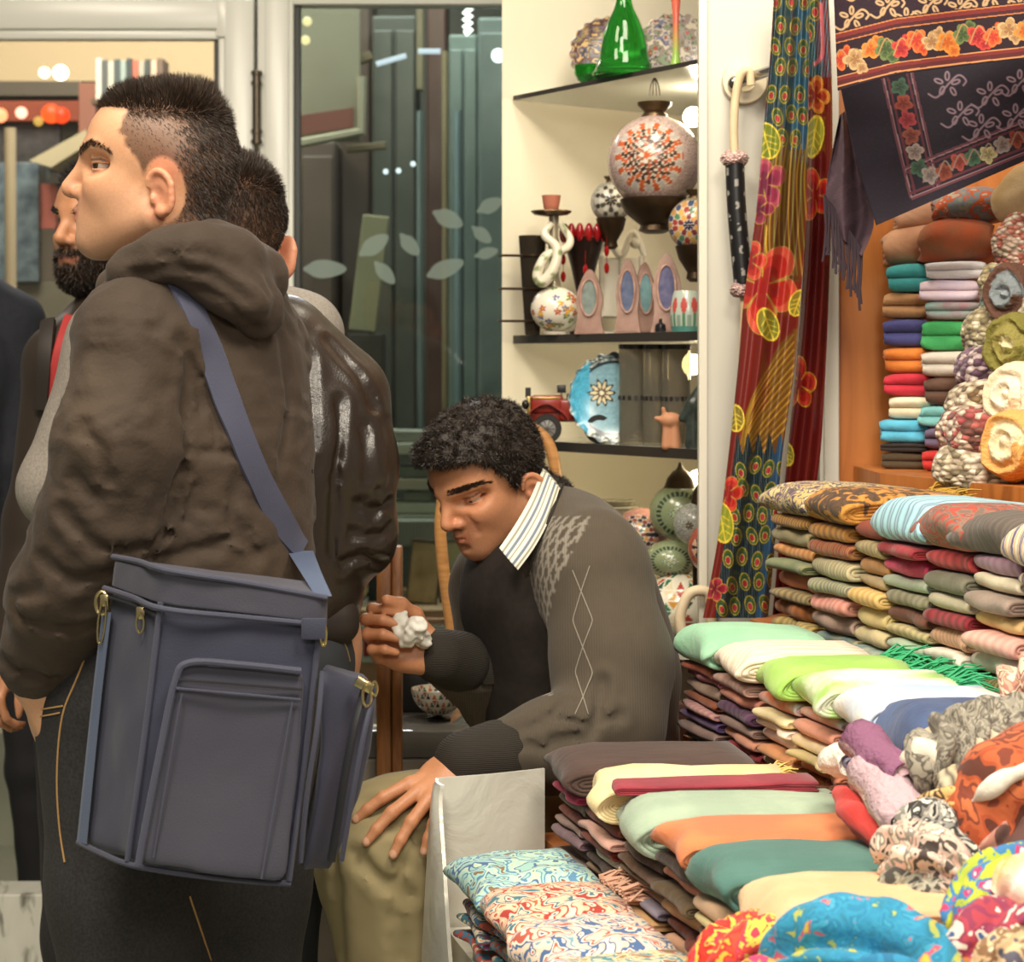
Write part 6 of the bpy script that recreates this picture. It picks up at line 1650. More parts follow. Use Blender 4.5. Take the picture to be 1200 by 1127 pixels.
tag(MB().box((P(468, 0, 3.77)[0], 3.77, zt), (P(502, 0, 3.77)[0], 3.815, P(0, 770, 3.77)[2]), bev=.004).build('black_case', blk), 'black case standing behind the speckled mosaic bowl', 'case')

# ================================================================== the scarf stall
DD = np.array((.24, -.97, 0)); DD /= np.linalg.norm(DD)        # along a row, towards the camera
MM = np.array((.97, .24, 0)); MM /= np.linalg.norm(MM)         # into the stall
ROW = {'A': np.array((-.058, 2.60, 0)), 'B': np.array((.060, 2.75, 0)), 'C': np.array((.2504, 3.05, 0)), 'D': np.array((.413, 3.25, 0))}
BASE = {'A': .645, 'B': .745, 'C': .850, 'D': .985}
TOP = {'A': .782, 'B': .895, 'C': 1.018, 'D': 1.214}
tarp = Mat('silver tarpaulin').set(Roughness=.30, Metallic=.12, Base_Color=lin('#d8d5c8'))
t = tarp.n('ShaderNodeTexNoise', Scale=7, Detail=5, Distortion=.8); tarp.l(tarp.coord(), t.inputs['Vector']); tarp.bump(t.outputs['Fac'], .5, .02)
ply = wood('#9a5a30', '#b87444', (3, 3, 14), .5)
RISE = {k: [] for k in ROW}
def step(row, dep, s0, s1, z0=0.0, mat=None, label=''):
    a = ROW[row] + DD * s0 + MM * .008; b = ROW[row] + DD * s1 + MM * .008
    mb = MB().prism([a + (0, 0, z0), b + (0, 0, z0), b + MM * dep + (0, 0, z0), a + MM * dep + (0, 0, z0)], (0, 0, BASE[row] - z0))
    for t0, t1, zt_ in RISE[row]:
        a, b = ROW[row] + DD * t0 + MM * .012, ROW[row] + DD * t1 + MM * .012; z_ = np.array((0, 0, BASE[row] - .002))
        mb.prism([a + z_, b + z_, b + MM * (dep - .03) + z_, a + MM * (dep - .03) + z_], (0, 0, zt_ - BASE[row] + .002))
    o = mb.build('stall_step', mat or ply, smooth=False)
    return tag(o, label, 'stall')
# tarpaulin: upright at the far end, wrapped over the rim and hanging down outside
a = ROW['A'] + DD * -.17 - MM * .003; b = ROW['A'] + DD * -.185 + MM * .152
mb = MB(); zt = .845
Vs, Fs, _ = strip([a + (0, 0, zt - .26), a + (0, 0, zt - .12), a + (0, 0, zt)], [b + (0, 0, zt - .26), b + (0, 0, zt - .12), b + (0, 0, zt + .003)], 16, 14, .006, lambda u, v: (0, 0, 0), .006, DD)
mb.add(Vs + DD * .0, Fs)
A2 = a - DD * .004
Vs, Fs, _ = strip([A2 + (0, 0, zt), A2 + DD * .01 - MM * .012 + (0, 0, zt - .06), A2 + DD * .02 - MM * .03 + (0, 0, .45), A2 + DD * .02 - MM * .035 + (0, 0, .02)],
                  [A2 + DD * .03 + (0, 0, zt - .004), A2 + DD * .06 - MM * .006 + (0, 0, zt - .07), A2 + DD * .30 - MM * .02 + (0, 0, .45), A2 + DD * .95 - MM * .03 + (0, 0, .02)], 16, 24, .005, lambda u, v: (0, 0, 0), .004, -MM)
mb.add(Vs, Fs)
tag(mb.build('tarpaulin', tarp.m), 'silver tarpaulin lining the near left end of the stall', 'tarpaulin')

# ---------------------------------------------------------------- cloth patterns
def cl_plain(c, c2=None, ridge=28):
    c = c if c.startswith('#') else '#' + c
    M = Mat('woven scarf').set(Roughness=.85, Sheen_Weight=.15)
    v = M.coord()
    t = M.n('ShaderNodeTexNoise', Scale=14, Detail=4); M.l(v, t.inputs['Vector'])
    a = np.array(lin(c)); b = np.array(lin(c2)) if c2 else None
    M.color(M.ramp(t.outputs['Fac'], [(.3, tuple(a * .78)), (.62, tuple(np.minimum(a * 1.12, 1)))] if b is None else [(.38, tuple(a)), (.58, tuple(b))]))
    w = M.n('ShaderNodeTexNoise', Scale=9, Detail=5, Distortion=1.5); M.l(M.coord((2.6, .8, 2)), w.inputs['Vector'])
    f = M.n('ShaderNodeTexNoise', Scale=420, Detail=2); M.l(v, f.inputs['Vector'])
    x = M.n('ShaderNodeMath', operation='MULTIPLY_ADD'); M.l(f.outputs['Fac'], x.inputs[0]); x.inputs[1].default_value = .16; M.l(w.outputs['Fac'], x.inputs[2])
    M.bump(x.outputs[0], .55, .006); return M.m
def cl_stripe(cols, scale=16, dist=2.5):
    M = Mat('striped scarf').set(Roughness=.85, Sheen_Weight=.15); v = M.coord()
    w = M.n('ShaderNodeTexWave', Scale=scale, Distortion=dist, Detail=2); w.bands_direction = 'X'; M.l(v, w.inputs['Vector'])
    n = M.n('ShaderNodeTexNoise', Scale=9, Detail=2); M.l(v, n.inputs['Vector'])
    f = M.n('ShaderNodeMath', operation='MULTIPLY_ADD'); M.l(w.outputs['Fac'], f.inputs[0]); f.inputs[1].default_value = .62; 
    g_ = M.n('ShaderNodeMath', operation='MULTIPLY_ADD'); M.l(n.outputs['Fac'], g_.inputs[0]); g_.inputs[1].default_value = .9; g_.inputs[2].default_value = -.28; M.l(g_.outputs[0], f.inputs[2])
    k = len(cols); M.color(M.ramp(f.outputs[0], [(.12 + .72 * i / max(1, k - 1), lin(c)) for i, c in enumerate(cols)]))
    M.bump(w.outputs['Fac'], .22, .003); return M.m
def cl_motif(cols, scale=40, det=2, dist=1.2, bands=0):
    M = Mat('patterned scarf').set(Roughness=.8, Sheen_Weight=.1); v = M.coord()
    t = M.n('ShaderNodeTexNoise', Scale=scale, Detail=det, Distortion=dist); M.l(v, t.inputs['Vector'])
    k = len(cols); M.color(M.ramp(t.outputs['Fac'], [(.30 + .40 * i / k, lin(c)) for i, c in enumerate(cols)], 'CONSTANT'))
    w = M.n('ShaderNodeTexNoise', Scale=10, Detail=5, Distortion=1.5); M.l(M.coord((2.6, .8, 2)), w.inputs['Vector']); M.bump(w.outputs['Fac'], .5, .006); return M.m
def cl_knit(cols, scale=75, name='chunky knit'):
    M = Mat(name).set(Roughness=.9, Sheen_Weight=.2); v = M.coord((1, 1, 1.6))
    t = M.n('ShaderNodeTexVoronoi', Scale=scale); M.l(v, t.inputs['Vector'])
    s_ = M.n('ShaderNodeSeparateColor'); M.l(t.outputs['Color'], s_.inputs[0])
    k = len(cols); c = M.ramp(s_.outputs[0], [(i / k, lin(c)) for i, c in enumerate(cols)], 'CONSTANT')
    d = M.ramp(t.outputs['Distance'], [(.25, (1, 1, 1)), (.7, (.45, .4, .36))])
    M.color(M.mix(1.0, c, d, 'MULTIPLY'))
    inv = M.n('ShaderNodeMath', operation='SUBTRACT'); inv.inputs[0].default_value = 1; M.l(t.outputs['Distance'], inv.inputs[1]); M.bump(inv.outputs[0], .9, .008); return M.m
_mc = {}
def cloth_mat(spec):
    if not isinstance(spec, str): return spec
    if spec not in _mc:
        k, *c = spec.split()
        _mc[spec] = cl_stripe(['#' + x for x in c]) if k == 'S' else cl_motif(['#' + x for x in c]) if k == 'M' else cl_motif(['#' + x for x in c], 17, 1, 2.6) if k == 'L' else cl_plain('#' + k, '#' + c[0] if c else None)
    return _mc[spec]

# ---------------------------------------------------------------- one folded scarf: nested U folds, rounded at the front
def folded(w, dep, h, nf=2, seed=0, bumps=1, rough=1.0, dome=0.0, nx=12, droop=0.0):
    V, Fc = [], []
    hb = h / bumps
    for bmp in range(bumps):
        R = hb / 2; t = R / nf
        for j in range(nf):
            ro, ri = R - j * t, max(R - (j + .93) * t, .0006)
            prof_o, prof_i = [], []
            for r, pr in ((ro, prof_o), (ri, prof_i)):
                y0 = R
                for y in np.linspace(dep - .004 * j, y0, 7)[:-1]: pr.append((y, -r))
                for a in np.linspace(-PI / 2, -3 * PI / 2, 11): pr.append((y0 + r * math.cos(a), r * math.sin(a)))
                for y in np.linspace(y0, dep - .004 * j, 7)[1:]: pr.append((y, r))
            m = len(prof_o); base = len(V); ww = w * (1 - .012 * j)
            xs = np.linspace(-1, 1, nx); xs = np.sign(xs) * np.abs(xs) ** .8
            for x in xs:
                for pr in (prof_o, prof_i):
                    for y, z in pr: V.append((x * ww / 2, y, z + R + bmp * hb))
            ix = lambda i, s_, q: base + (i * 2 + s_) * m + q
            for i in range(nx - 1):
                for q in range(m - 1):
                    Fc.append((ix(i, 0, q), ix(i, 0, q + 1), ix(i + 1, 0, q + 1), ix(i + 1, 0, q))); Fc.append((ix(i, 1, q), ix(i + 1, 1, q), ix(i + 1, 1, q + 1), ix(i, 1, q + 1)))
                Fc.append((ix(i, 0, 0), ix(i + 1, 0, 0), ix(i + 1, 1, 0), ix(i, 1, 0))); Fc.append((ix(i, 0, m - 1), ix(i, 1, m - 1), ix(i + 1, 1, m - 1), ix(i + 1, 0, m - 1)))
            for q in range(m - 1):
                Fc.append((ix(0, 0, q), ix(0, 1, q), ix(0, 1, q + 1), ix(0, 0, q + 1))); Fc.append((ix(nx - 1, 0, q), ix(nx - 1, 0, q + 1), ix(nx - 1, 1, q + 1), ix(nx - 1, 1, q)))
    V = np.array(V); u = np.clip(V[:, 0] / (w / 2), -1, 1); zz = V[:, 2] / h
    edge = 1 - .22 * np.abs(u) ** 5
    V[:, 2] = h * (.5 + (zz - .5) * edge) - .0 
    V[:, 2] += dome * (1 - u ** 2) * np.clip(zz, 0, 1) * np.clip(1 - (V[:, 1] / dep) ** 2, 0, 1)
    p = V + seed * 3.1
    V[:, 1] += rough * .006 * noise(p, 22, seed) * np.clip(1 - V[:, 1] / .06, 0, 1) * 1.5
    V[:, 2] -= rough * .0026 * (noise(p, 26, seed + 1) * .5 + .5) * np.clip(zz, 0, 1)
    V[:, 0] += rough * .004 * noise(p * (0, 1, 2), 30, seed + 2) * np.abs(u)
    if droop: V[:, 2] -= droop * np.clip(1 - V[:, 1] / .07, 0, 1) ** 2 * zz
    return V, np.array(Fc)
_fm = {}
def scarf(name, x_axis, pos, w, dep, h, spec, label, group, nf=2, seed=0, bumps=1, yaw=0.0, dome=0, rough=1.0, pitch=0.0, roll=0.0, cat='scarf', droop=0):
    V, Fc = folded(w, dep, h, nf, seed, bumps, rough, dome, droop=droop)
    o = mesh_from(name, V, Fc, cloth_mat(spec))
    xa = np.asarray(x_axis, float); ang = math.atan2(xa[1], xa[0]) + yaw
    o.location = pos; o.rotation_euler = (pitch, roll, ang)
    return tag(o, label, cat, group)
def fringe(parent, x0, x1, y, z, L, n, mat, seed, down=.6):
    """loose yarn ends along the back or side edge of a folded scarf, in its own frame"""
    rng = np.random.default_rng(seed); mb = MB()
    for i in range(n):
        x = x0 + (x1 - x0) * rng.random(); d = np.array((rng.normal(0, .5), 1, rng.normal(.0, .3))); d /= np.linalg.norm(d)
        p = np.array((x, y - .004, z + rng.normal(0, .003)))
        q = p + d * L * .5 + (0, 0, .004 * rng.random()); e = p + d * L * rng.uniform(.8, 1.1) + (0, 0, -L * down * rng.random() * .5)
        mb.tube([p, q, e], [.0018, .0015, .0008], 4)
    o = mb.build('fringe', mat, None, origin=(0, 0, 0)); o.parent = parent; o['kind'] = 'stuff'; return o

ORD = ('top', 'second', 'third', 'fourth', 'fifth', 'sixth', 'seventh', 'eighth', 'ninth', 'tenth', 'eleventh')
_CN = (('white', '#efe9e0'), ('cream', '#e9d9b0'), ('beige', '#c4a882'), ('tan', '#b08658'), ('brown', '#6a4a30'), ('dark brown', '#3f2c20'), ('black', '#1e1a18'), ('grey', '#8a8680'), ('olive', '#77703f'),
       ('gold', '#c99a45'), ('orange', '#d8752c'), ('rust', '#93452a'), ('red', '#b52a2c'), ('crimson', '#8f2436'), ('pink', '#d998a0'), ('salmon', '#d6866c'), ('peach', '#e2b48f'), ('mauve', '#a07a80'), ('purple', '#5f3f66'),
       ('lavender', '#9a90b0'), ('navy', '#33466e'), ('blue', '#4a78b0'), ('pale blue', '#a8c4d6'), ('teal', '#3f7f80'), ('aqua', '#7cc4c4'), ('mint', '#a8c8a8'), ('green', '#3fa05a'), ('lime', '#a4cc60'), ('taupe', '#927c6c'))
def cname(h):
    a = np.array(lin('#' + h)) ** .45
    return min(_CN, key=lambda t: np.abs(np.array(lin(t[1])) ** .45 - a).sum())[0]
def describe(spec):
    k, *c = spec.split()
    if k in ('S', 'M', 'L'):
        n = []
        for x in c:
            x = cname(x)
            if x not in n: n.append(x)
        return ' and '.join(n[:2]) + {'S': ' striped', 'M': ' patterned', 'L': ' patterned'}[k]
    return cname(k) + (' two-tone' if c else '')
KEEP = {('D', .42): 7, ('D', .812): 1, ('C', .328): 6, ('C', .458): 5, ('C', .598): 0, ('C', .722): 0, ('C', .855): 0, ('B', .578): 3, ('B', .718): 0, ('A', -.02): 5, ('A', .15): 3, ('A', .305): 0, ('A', .455): 0}
def stack(row, s, w, layers, where, group, tops, dep, h0=None, extra_top=None, seed=0, jit=1.0):
    """layers: top to bottom specs under the top scarf; heights share what the tier leaves below TOP"""
    P0 = ROW[row] + DD * (s + w / 2); n = len(layers)
    z = BASE[row] + .001; th = (TOP[row] - tops[1] - z) / n
    rng = np.random.default_rng(seed + int(s * 1000))
    nb = max(0, 0)
    kp = KEEP.get((row, s), n)
    hs = rng.uniform(.75, 1.3, n); hs *= (TOP[row] - tops[1] - z) / hs.sum()
    for i, sp in enumerate(reversed(layers)):
        h = hs[i]
        if n - i > kp:
            z += h
            if n - i == kp + 1: RISE[row].append((s + .004, s + w - .004, z - .001))
            continue
        k = n - i                                            # 1-based place below the top scarf
        scarf('folded_scarf', DD, P0 + MM * rng.uniform(-.012, .008) * jit + DD * rng.uniform(-.004, .004) + (0, 0, z), w * rng.uniform(.90, .95), dep * rng.uniform(.92, .97), h * .985, sp,
              describe(sp) + ' scarf, ' + (ORD[k] if k < len(ORD) else 'lowest') + ' down in ' + where, group, 2, seed + i + int(s * 100), 1, rng.uniform(-.025, .025) * jit, rough=1.1)
        z += h
    if tops[0] is None: return None
    sp, h, wt, dt, nf, yaw, dome = tops[0], tops[1], *tops[2:7]
    return scarf('folded_scarf', DD, P0 - MM * .016 + (0, 0, z), wt, dt, h, sp, tops[7], group, nf, seed + 77, 1, yaw, dome, 1.6, pitch=tops[8] if len(tops) > 8 else 0, droop=.008)

gB = 'folded scarves on the second tier'; gC = 'folded scarves on the third tier'; gD = 'folded scarves on the fourth tier'; gA = 'patterned scarves on the lowest tier'
# tier D
stack('D', .0, .16, ['S b8823a 6a4a20 d0a050', '8f8460 a89a70', 'S c9824a e0a868', '77805a 8f8f68', 'c8714e d08a60', 'S a89060 6a5a38', 'S 8d4f22 a8662e', 'S c2a862 8f7a40'], 'the farthest stack of the fourth tier', gD,
      ('M 5a4a5a c9b070 6a5468 d6c48a 4f4258', .042, .185, .20, 4, .05, .012, 'yellow and purple paisley scarf topping the farthest fourth-tier stack'), .195, seed=1)
o = stack('D', .165, .15, ['S c28a3c 8a5a24', 'S 8a2f2c b5763a 6a2420 c4944e', 'S b5a57a 8a8468 d0c49a', 'S a09a70 5f6b66 c0b080', 'S c4766a d89a8a', 'a5877a b59a8a', '6d8a8a c9bc90'], 'the brown and gold capped stack', gD,
      ('M 4a3524 5a4028 b57a30 c98f3c', .044, .175, .20, 3, -.04, .014, 'dark brown scarf with gold end topping the second fourth-tier stack'), .195, seed=2)
fringe(o, -.07, .06, .195, .04, .035, 60, plain('#b08a30', .7), 3)
stack('D', .32, .11, ['8f3a22', 'S b5a070 8f8058', 'a8753e b88850', 'b39b72', 'S c9a050 e0c080', 'd6c184', 'd8c89a', '6d8a8a d8c898'], 'the narrow stack left of sky blue', gD, (None, .03), .195, seed=3)
stack('D', .42, .135, ['a02c35 8a2028', 'c43f66 b03050', 'a9b5a0', 'S 7f7a62 9a947a', '6a3f30 7a4a3a', 'S cdbf8c b0a070', 'b3c4a8', 'cf6a52'], 'the sky blue capped stack', gD,
      ('S a8d4de 9ac8d6 6f7f9a b0dce4', .052, .16, .20, 5, .02, .016, 'sky blue swirled scarf topping its stack on the fourth tier'), .195, seed=4)
stack('D', .555, .125, ['S b53c3e 8a2a30', '6f6c5a 807c68', 'c9bfa5', 'S 9f2c38 702028', 'S d9a98a c98a70 e0bc9a', 'e9e2d0', 'S 6a4f28 8a7038'], 'the grey and red capped stack', gD,
      ('M 7a6458 8f7060 b04a3a 6f5c52 a08474', .05, .155, .20, 4, -.03, .014, 'taupe scarf with red flecks topping its stack on the fourth tier'), .195, seed=5)
stack('D', .68, .13, ['S 9b7387 a88a98', 'eee3c5', 'a08d7f', 'e2bd7d', 'S dba194 e8b8a8', 'efe9dc', 'S 77703f 4a3f20 a89a58'], 'the charcoal capped stack', gD,
      ('S 5a5048 6a6058 4f4640', .046, .15, .20, 3, .03, .01, 'charcoal brown scarf topping a fourth-tier stack near the right edge'), .195, seed=6)
stack('D', .812, .13, ['S e8d8b8 4a3f6a d98a3c', 'S 3a2f20 c9a868 6a5030', 'S 5a9ac0 e0d8c0 3a6a80', 'S 3a3424 8a7a50', 'S d0602a e8d8b8 6a8a6a 3a3430', 'S c9a868 8a7038 4a4020'], 'the nearest striped stack', gD,
      ('S e8dcc0 d98f3c e8dcc0 4a3f7a e0d4b8', .055, .15, .20, 4, .02, .016, 'cream scarf with orange and purple stripes topping the nearest fourth-tier stack'), .195, seed=7)
# tier C
stack('C', .0, .165, ['9c4a28 8a3f22', 'b06a78', '947a68 a08878', '8a4a28', 'S a87a7a c09088', '6a4a78 584070', '8a7068', '5a7a84 4a6870'], 'the mint capped stack', gC,
      ('8fc4a0 9acaa8', .05, .18, .18, 3, -.06, .014, 'large mint green scarf topping the farthest stack of the third tier'), .16, seed=11)
stack('C', .175, .15, ['S a88478 b89488', 'd28a74', 'S 5f3a58 4a2c48', '8f746a', 'cf8f74', '8a2430', 'a08a7a'], 'the ivory capped stack', gC,
      ('S e6d2b8 f0e6d4 dcc4ac', .044, .155, .18, 3, -.10, .008, 'ivory scarf topping its stack between mint and lime on the third tier'), .16, seed=12)
o = stack('C', .328, .13, ['d8754a b8c4cc', 'e6d3a4', 'f0d8c8', 'f0d5cc', 'dd9a68', 'ead9b4', 'd97a50 b8ccd0'], 'the farther lime capped stack', gC,
      ('a8cf68 98c458', .046, .135, .18, 4, -.12, .006, 'lime green scarf with emerald fringe, farther of two on the third tier'), .16, seed=13)
gf = plain('#2fa06a', .7); fringe(o, -.07, .07, .18, .04, .05, 90, gf, 5)
o = stack('C', .458, .135, ['cf7a4c b4c0c8', 'e09a82', 'ead4ac', 'c4b07a', 'dc8a68', 'cdb2a4', 'b08a70'], 'the nearer lime capped stack', gC,
      ('a0ca60 e8ecd8', .046, .135, .18, 4, -.12, .006, 'lime green scarf with emerald fringe, nearer of two on the third tier'), .16, seed=14)
fringe(o, -.07, .07, .18, .04, .05, 90, gf, 6)
stack('C', .598, .12, ['b8452a', 'ecd9b8', 'f4ece4', 'd0552c', 'ecd6a8', 'c0a080'], 'the white and pale blue capped stack', gC,
      ('f0ece4 b4c8e0', .05, .13, .18, 3, -.10, .008, 'white and pale blue scarf topping its stack on the third tier'), .16, seed=15)
stack('C', .722, .125, ['b08f98 c8a8b0', '7a5538', 'd8bfb4 e4d0c4', 'b32c2a', '8a6a4a', 'a8886a'], 'the navy capped stack', gC,
      ('4b5f86 3a4c74', .060, .165, .19, 3, -.06, .012, 'navy blue scarf topping its stack on the third tier'), .16, seed=16)
stack('C', .855, .13, ['8a6a48 6a4a30', 'c9b090', '9a7a5a', '5a4a3a', 'b09a80', '7a6a5a'], 'the brown stack behind the knitted braids', gC,
      ('cbb89a e0d4bc', .05, .16, .19, 2, .05, .01, 'pale beige scarf behind the grey knitted braid'), .16, seed=17)
# tier B
stack('B', .0, .13, ['b52b52 c84a70', '75695a', '7a3423 8a4028', 'a5897f', '8f737a', '5a4440', '8a7468'], 'the plum brown capped stack', gB,
      ('4f3a33 46322c', .045, .175, .245, 3, -.10, .008, 'large dark plum brown scarf topping the farthest stack of the second tier'), .22, seed=21)
o = stack('B', .128, .15, ['5e2a20', 'e0b0a2', '7d3322 6a2a1c', 'e8ddc4', '4a3a34', '9c8064', '6a4a34'], 'the cream capped stack', gB,
      ('e8d49a efe0b0', .055, .135, .25, 6, -.16, .006, 'cream scarf with many folded layers and yellow fringe on the second tier'), .22, seed=22)
fringe(o, -.07, .05, .245, .045, .03, 50, plain('#d9b868', .7), 8)
o = stack('B', .288, .155, ['3e2a1e', '5f4530', '5f4d30 4f3f28', '8a6a48', '8d8494', 'c59a68', 'a8826c'], 'the mint and brown capped stack', gB,
      ('a9bca4 9aae98', .060, .145, .255, 4, -.12, .008, 'mint and olive brown scarf with dark fringe on the second tier'), .22, seed=23)
fringe(o, -.08, .08, .25, .05, .05, 90, plain('#5a3020', .8), 9)
scarf('folded_scarf', DD, np.array(o.location) + MM * .004 - DD * .052 + (0, 0, .058), .06, .24, .014, '9c3040 8a2838', 'crimson scarf lying over the mint and brown one on the second tier', gB, 2, 31, 1, -.12)
stack('B', .45, .125, ['33261c', 'c98a72', '5e4c33', 'c9a070', '6a2f20', 'd9a888'], 'the orange capped stack', gB,
      ('d9824f c9744a', .036, .13, .25, 4, -.08, .006, 'orange scarf topping its stack beside the teal scarf'), .22, seed=24)
stack('B', .578, .135, ['d4b08f', 'd9cc94', '5a3f28', 'f2ece0', '574550', '8a6a58'], 'the teal capped stack', gB,
      ('4f7a72 467068', .05, .15, .26, 3, -.12, .010, 'teal green scarf topping its stack on the second tier'), .22, seed=25)
stack('B', .718, .14, ['7a7a42', 'b04a34', 'e0cfa8', 'a02c4a', '574550', '4a3a44'], 'the beige capped stack', gB,
      ('e0bd92 d8b084', .055, .16, .27, 5, -.14, .008, 'beige scarf with deep folds at the near end of the second tier'), .22, seed=26)
RISE['B'].append((.86, 1.10, .872))
# tier A
stack('A', -.02, .16, ['M 8a3a3a 4a9ab0 d8c8b0 2f4a6a c88a5a', 'M 5a9ab0 e0d0b8 3a5a7a c05a40', 'M c0503a e8d8b8 3f7a8a 6a2f4a', 'M 2f5a7a e0c8a0 a03a3a 5a8a6a', 'M e0c8b0 b04a3a 4a7a9a', 'M 7a4a5a e8d0b0 3a6a7a', 'M d8b890 8a3a3a 3a6a8a'], 'the farthest stack of the lowest tier', gA,
      ('L 8a6a4a a8d4cc 5a8ab0 b4dcd0 c8dcc0 4a6a9a a0ccc4', .046, .18, .145, 3, .04, .006, 'pale aqua scarf with blue and brown motif topping the farthest lowest-tier stack'), .15, seed=41)
o = stack('A', .15, .15, ['M 8a3a3a e8d0b0 3f6a9a d08a50', 'M e0c8a0 5a8a9a a8483a', 'M 6a3f5a e0c8b0 3a7a8a', 'M c8503a e8d8c0 2f5a7a', 'M d8c0a0 8a4a3a 4a7a8a', 'M 9a5a4a e0d0b0 3a5a7a'], 'the second stack of the lowest tier', gA,
      ('L c4603a f0d0b4 e8c0a0 b03a30 f4dcc4 3a7a8a eacbb0', .048, .165, .145, 3, .03, .006, 'cream scarf with red branch motif and peach fringe on the lowest tier'), .15, seed=42)
fringe(o, -.08, .04, .155, .045, .04, 80, plain('#dcae94', .8), 12)
stack('A', .305, .145, ['M b04a3a e0d0b8 4a7a9a', 'M 3f5a8a e8d8c0 a0403a', 'M e0c8b0 6a8a6a 8a3a4a', 'M c88a5a e8dcc8 3a5a6a', 'M 8a4a4a e0d0b8 3a7a8a'], 'the third stack of the lowest tier', gA,
      ('L 7aa8b8 f0dcc8 ecd0b8 4a6a9a f4e6d4 c05a48 e8d4c0', .048, .165, .145, 3, .03, .006, 'cream scarf with blue swirls topping the third lowest-tier stack'), .15, seed=43)
stack('A', .455, .15, ['M a8583a e0d0a8 3a7a8a', 'M 4a6a8a e8d8b8 9a3f3a', 'M d8b080 6a3f3a 3a6a7a', 'M 8a6a4a e8d8b8 3a5a7a'], 'the nearest stack of the lowest tier', gA,
      ('L 9a7a48 ecd4a8 e4c89a 3f8a9a f0dcb4 b04a3a 8a6a3a', .05, .17, .145, 3, .03, .008, 'cream scarf with olive brown and turquoise motif topping the nearest lowest-tier stack'), .15, seed=44)

step('A', .150, -.16, .80, label='lowest tier of the stall, under the bright patterned scarves', mat=tarp.m)
step('B', .245, -.13, 1.14, label='second tier of the stall, under the plain brown and pink scarves')
step('C', .194, -.01, 1.25, label='third tier of the stall, under the green and pastel scarves')
q0 = ROW['D'] + DD * -.12 + MM * .008; q1 = ROW['D'] + DD * 1.2 + MM * .008
mbD = MB().prism([q0, q1, (1.5, q1[1], 0), (1.5, 3.45, 0), (q0[0] + .06, 3.45, 0), (q0[0], q0[1] + .002, 0)], (0, 0, BASE['D']))
for t0, t1, zt_ in RISE['D']:
    a, b = ROW['D'] + DD * t0 + MM * .012, ROW['D'] + DD * t1 + MM * .012; z_ = np.array((0, 0, BASE['D'] - .002))
    mbD.prism([a + z_, b + z_, b + MM * .16 + z_, a + MM * .16 + z_], (0, 0, zt_ - BASE['D'] + .002))
tag(mbD.build('stall_step', ply, smooth=False), 'fourth tier of the stall, under the woven paisley scarves', 'stall')
qb = ROW['D'] + MM * .225
tag(MB().prism([(.60, 3.34, BASE['D'] + .001), (qb[0] + .55 * .24 + .02, qb[1] - .55 * .97, BASE['D'] + .001), (1.5, qb[1] - .55 * .97, BASE['D'] + .001), (1.5, 3.595, BASE['D'] + .001), (.60, 3.595, BASE['D'] + .001)], (0, 0, 1.226 - BASE['D'])).build('stall_shelf', veneer, smooth=False), 'orange wooden shelf under the tall stacks of plain shawls', 'shelf')

# ---------------------------------------------------------------- tall stacks of plain shawls against the orange wood
EZ = 1.2275
def estack(px0, px1, Y, items, where, ax, hpx, base_y=None):
    a, b = P(px0, 0, Y), P(px1, 0, Y); w = np.linalg.norm(b - a) / abs(ax[0]); z = EZ; rng = np.random.default_rng(int(px0))
    for i, (sp, hp) in enumerate(reversed(items)):
        h = hp * Y / F; off = rng.uniform(-.006, .006)
        scarf('folded_shawl', ax, (a + b) / 2 * (1, 1, 0) + np.array(ax) * off + (0, 0, z), w * rng.uniform(.94, .99), .09, h * .985, sp, describe(sp) + ' shawl, ' + ORD[len(items) - 1 - i] + ' in ' + where, 'plain shawls stacked against the orange wood', 1, int(px0) + i, 2, rng.uniform(-.04, .04), rough=1.3, cat='shawl')
        z += h
    return z
ax1 = np.array((.97, -.24, 0)); ax1 /= np.linalg.norm(ax1)
z1 = estack(1036, 1092, 3.46, [('2f8a8c 3a9698', 34), ('b88a5e a87a50', 31), ('4a4a86 44447a', 33), ('d87a2c', 31), ('c4283c b82034', 27), ('f0e0c0', 27), ('58b4d4', 28), ('2a2320', 11), ('4a3a24', 20)], 'the left tall stack by the orange wood', ax1, None)
z2 = estack(1082, 1150, 3.385, [('e4dfe0', 22), ('e2cbd4 d0c0dc', 26), ('8aa8a0 a84a68', 22), ('3a9a56 44a860', 36), ('d4cabc', 31), ('5f4334', 33), ('7cc0c0', 26), ('6a5a74', 26), ('c82c28', 26)], 'the right tall stack by the orange wood', ax1, None)
def lumps(name, pts, rs, mat, label, cat, group=None, vox=.005, fold=(.004, 20), k=.02, flat=None):
    f = Field(); f.chain([np.asarray(p, float) for p in pts], rs, k)
    if fold: f.post.append(folds(fold[0], fold[1], int(abs(pts[0][0] * 997)) % 90, (1, 1, 1), .7))
    V, Q = f.mesh(vox); V = relax(V, Q, 1)
    lo, hi = V.min(0), V.max(0)
    return tag(mesh_from(name, V, Q, cloth_mat(mat) if isinstance(mat, str) else mat, None, True, ((lo[0] + hi[0]) / 2, (lo[1] + hi[1]) / 2, lo[2])), label, cat, group)
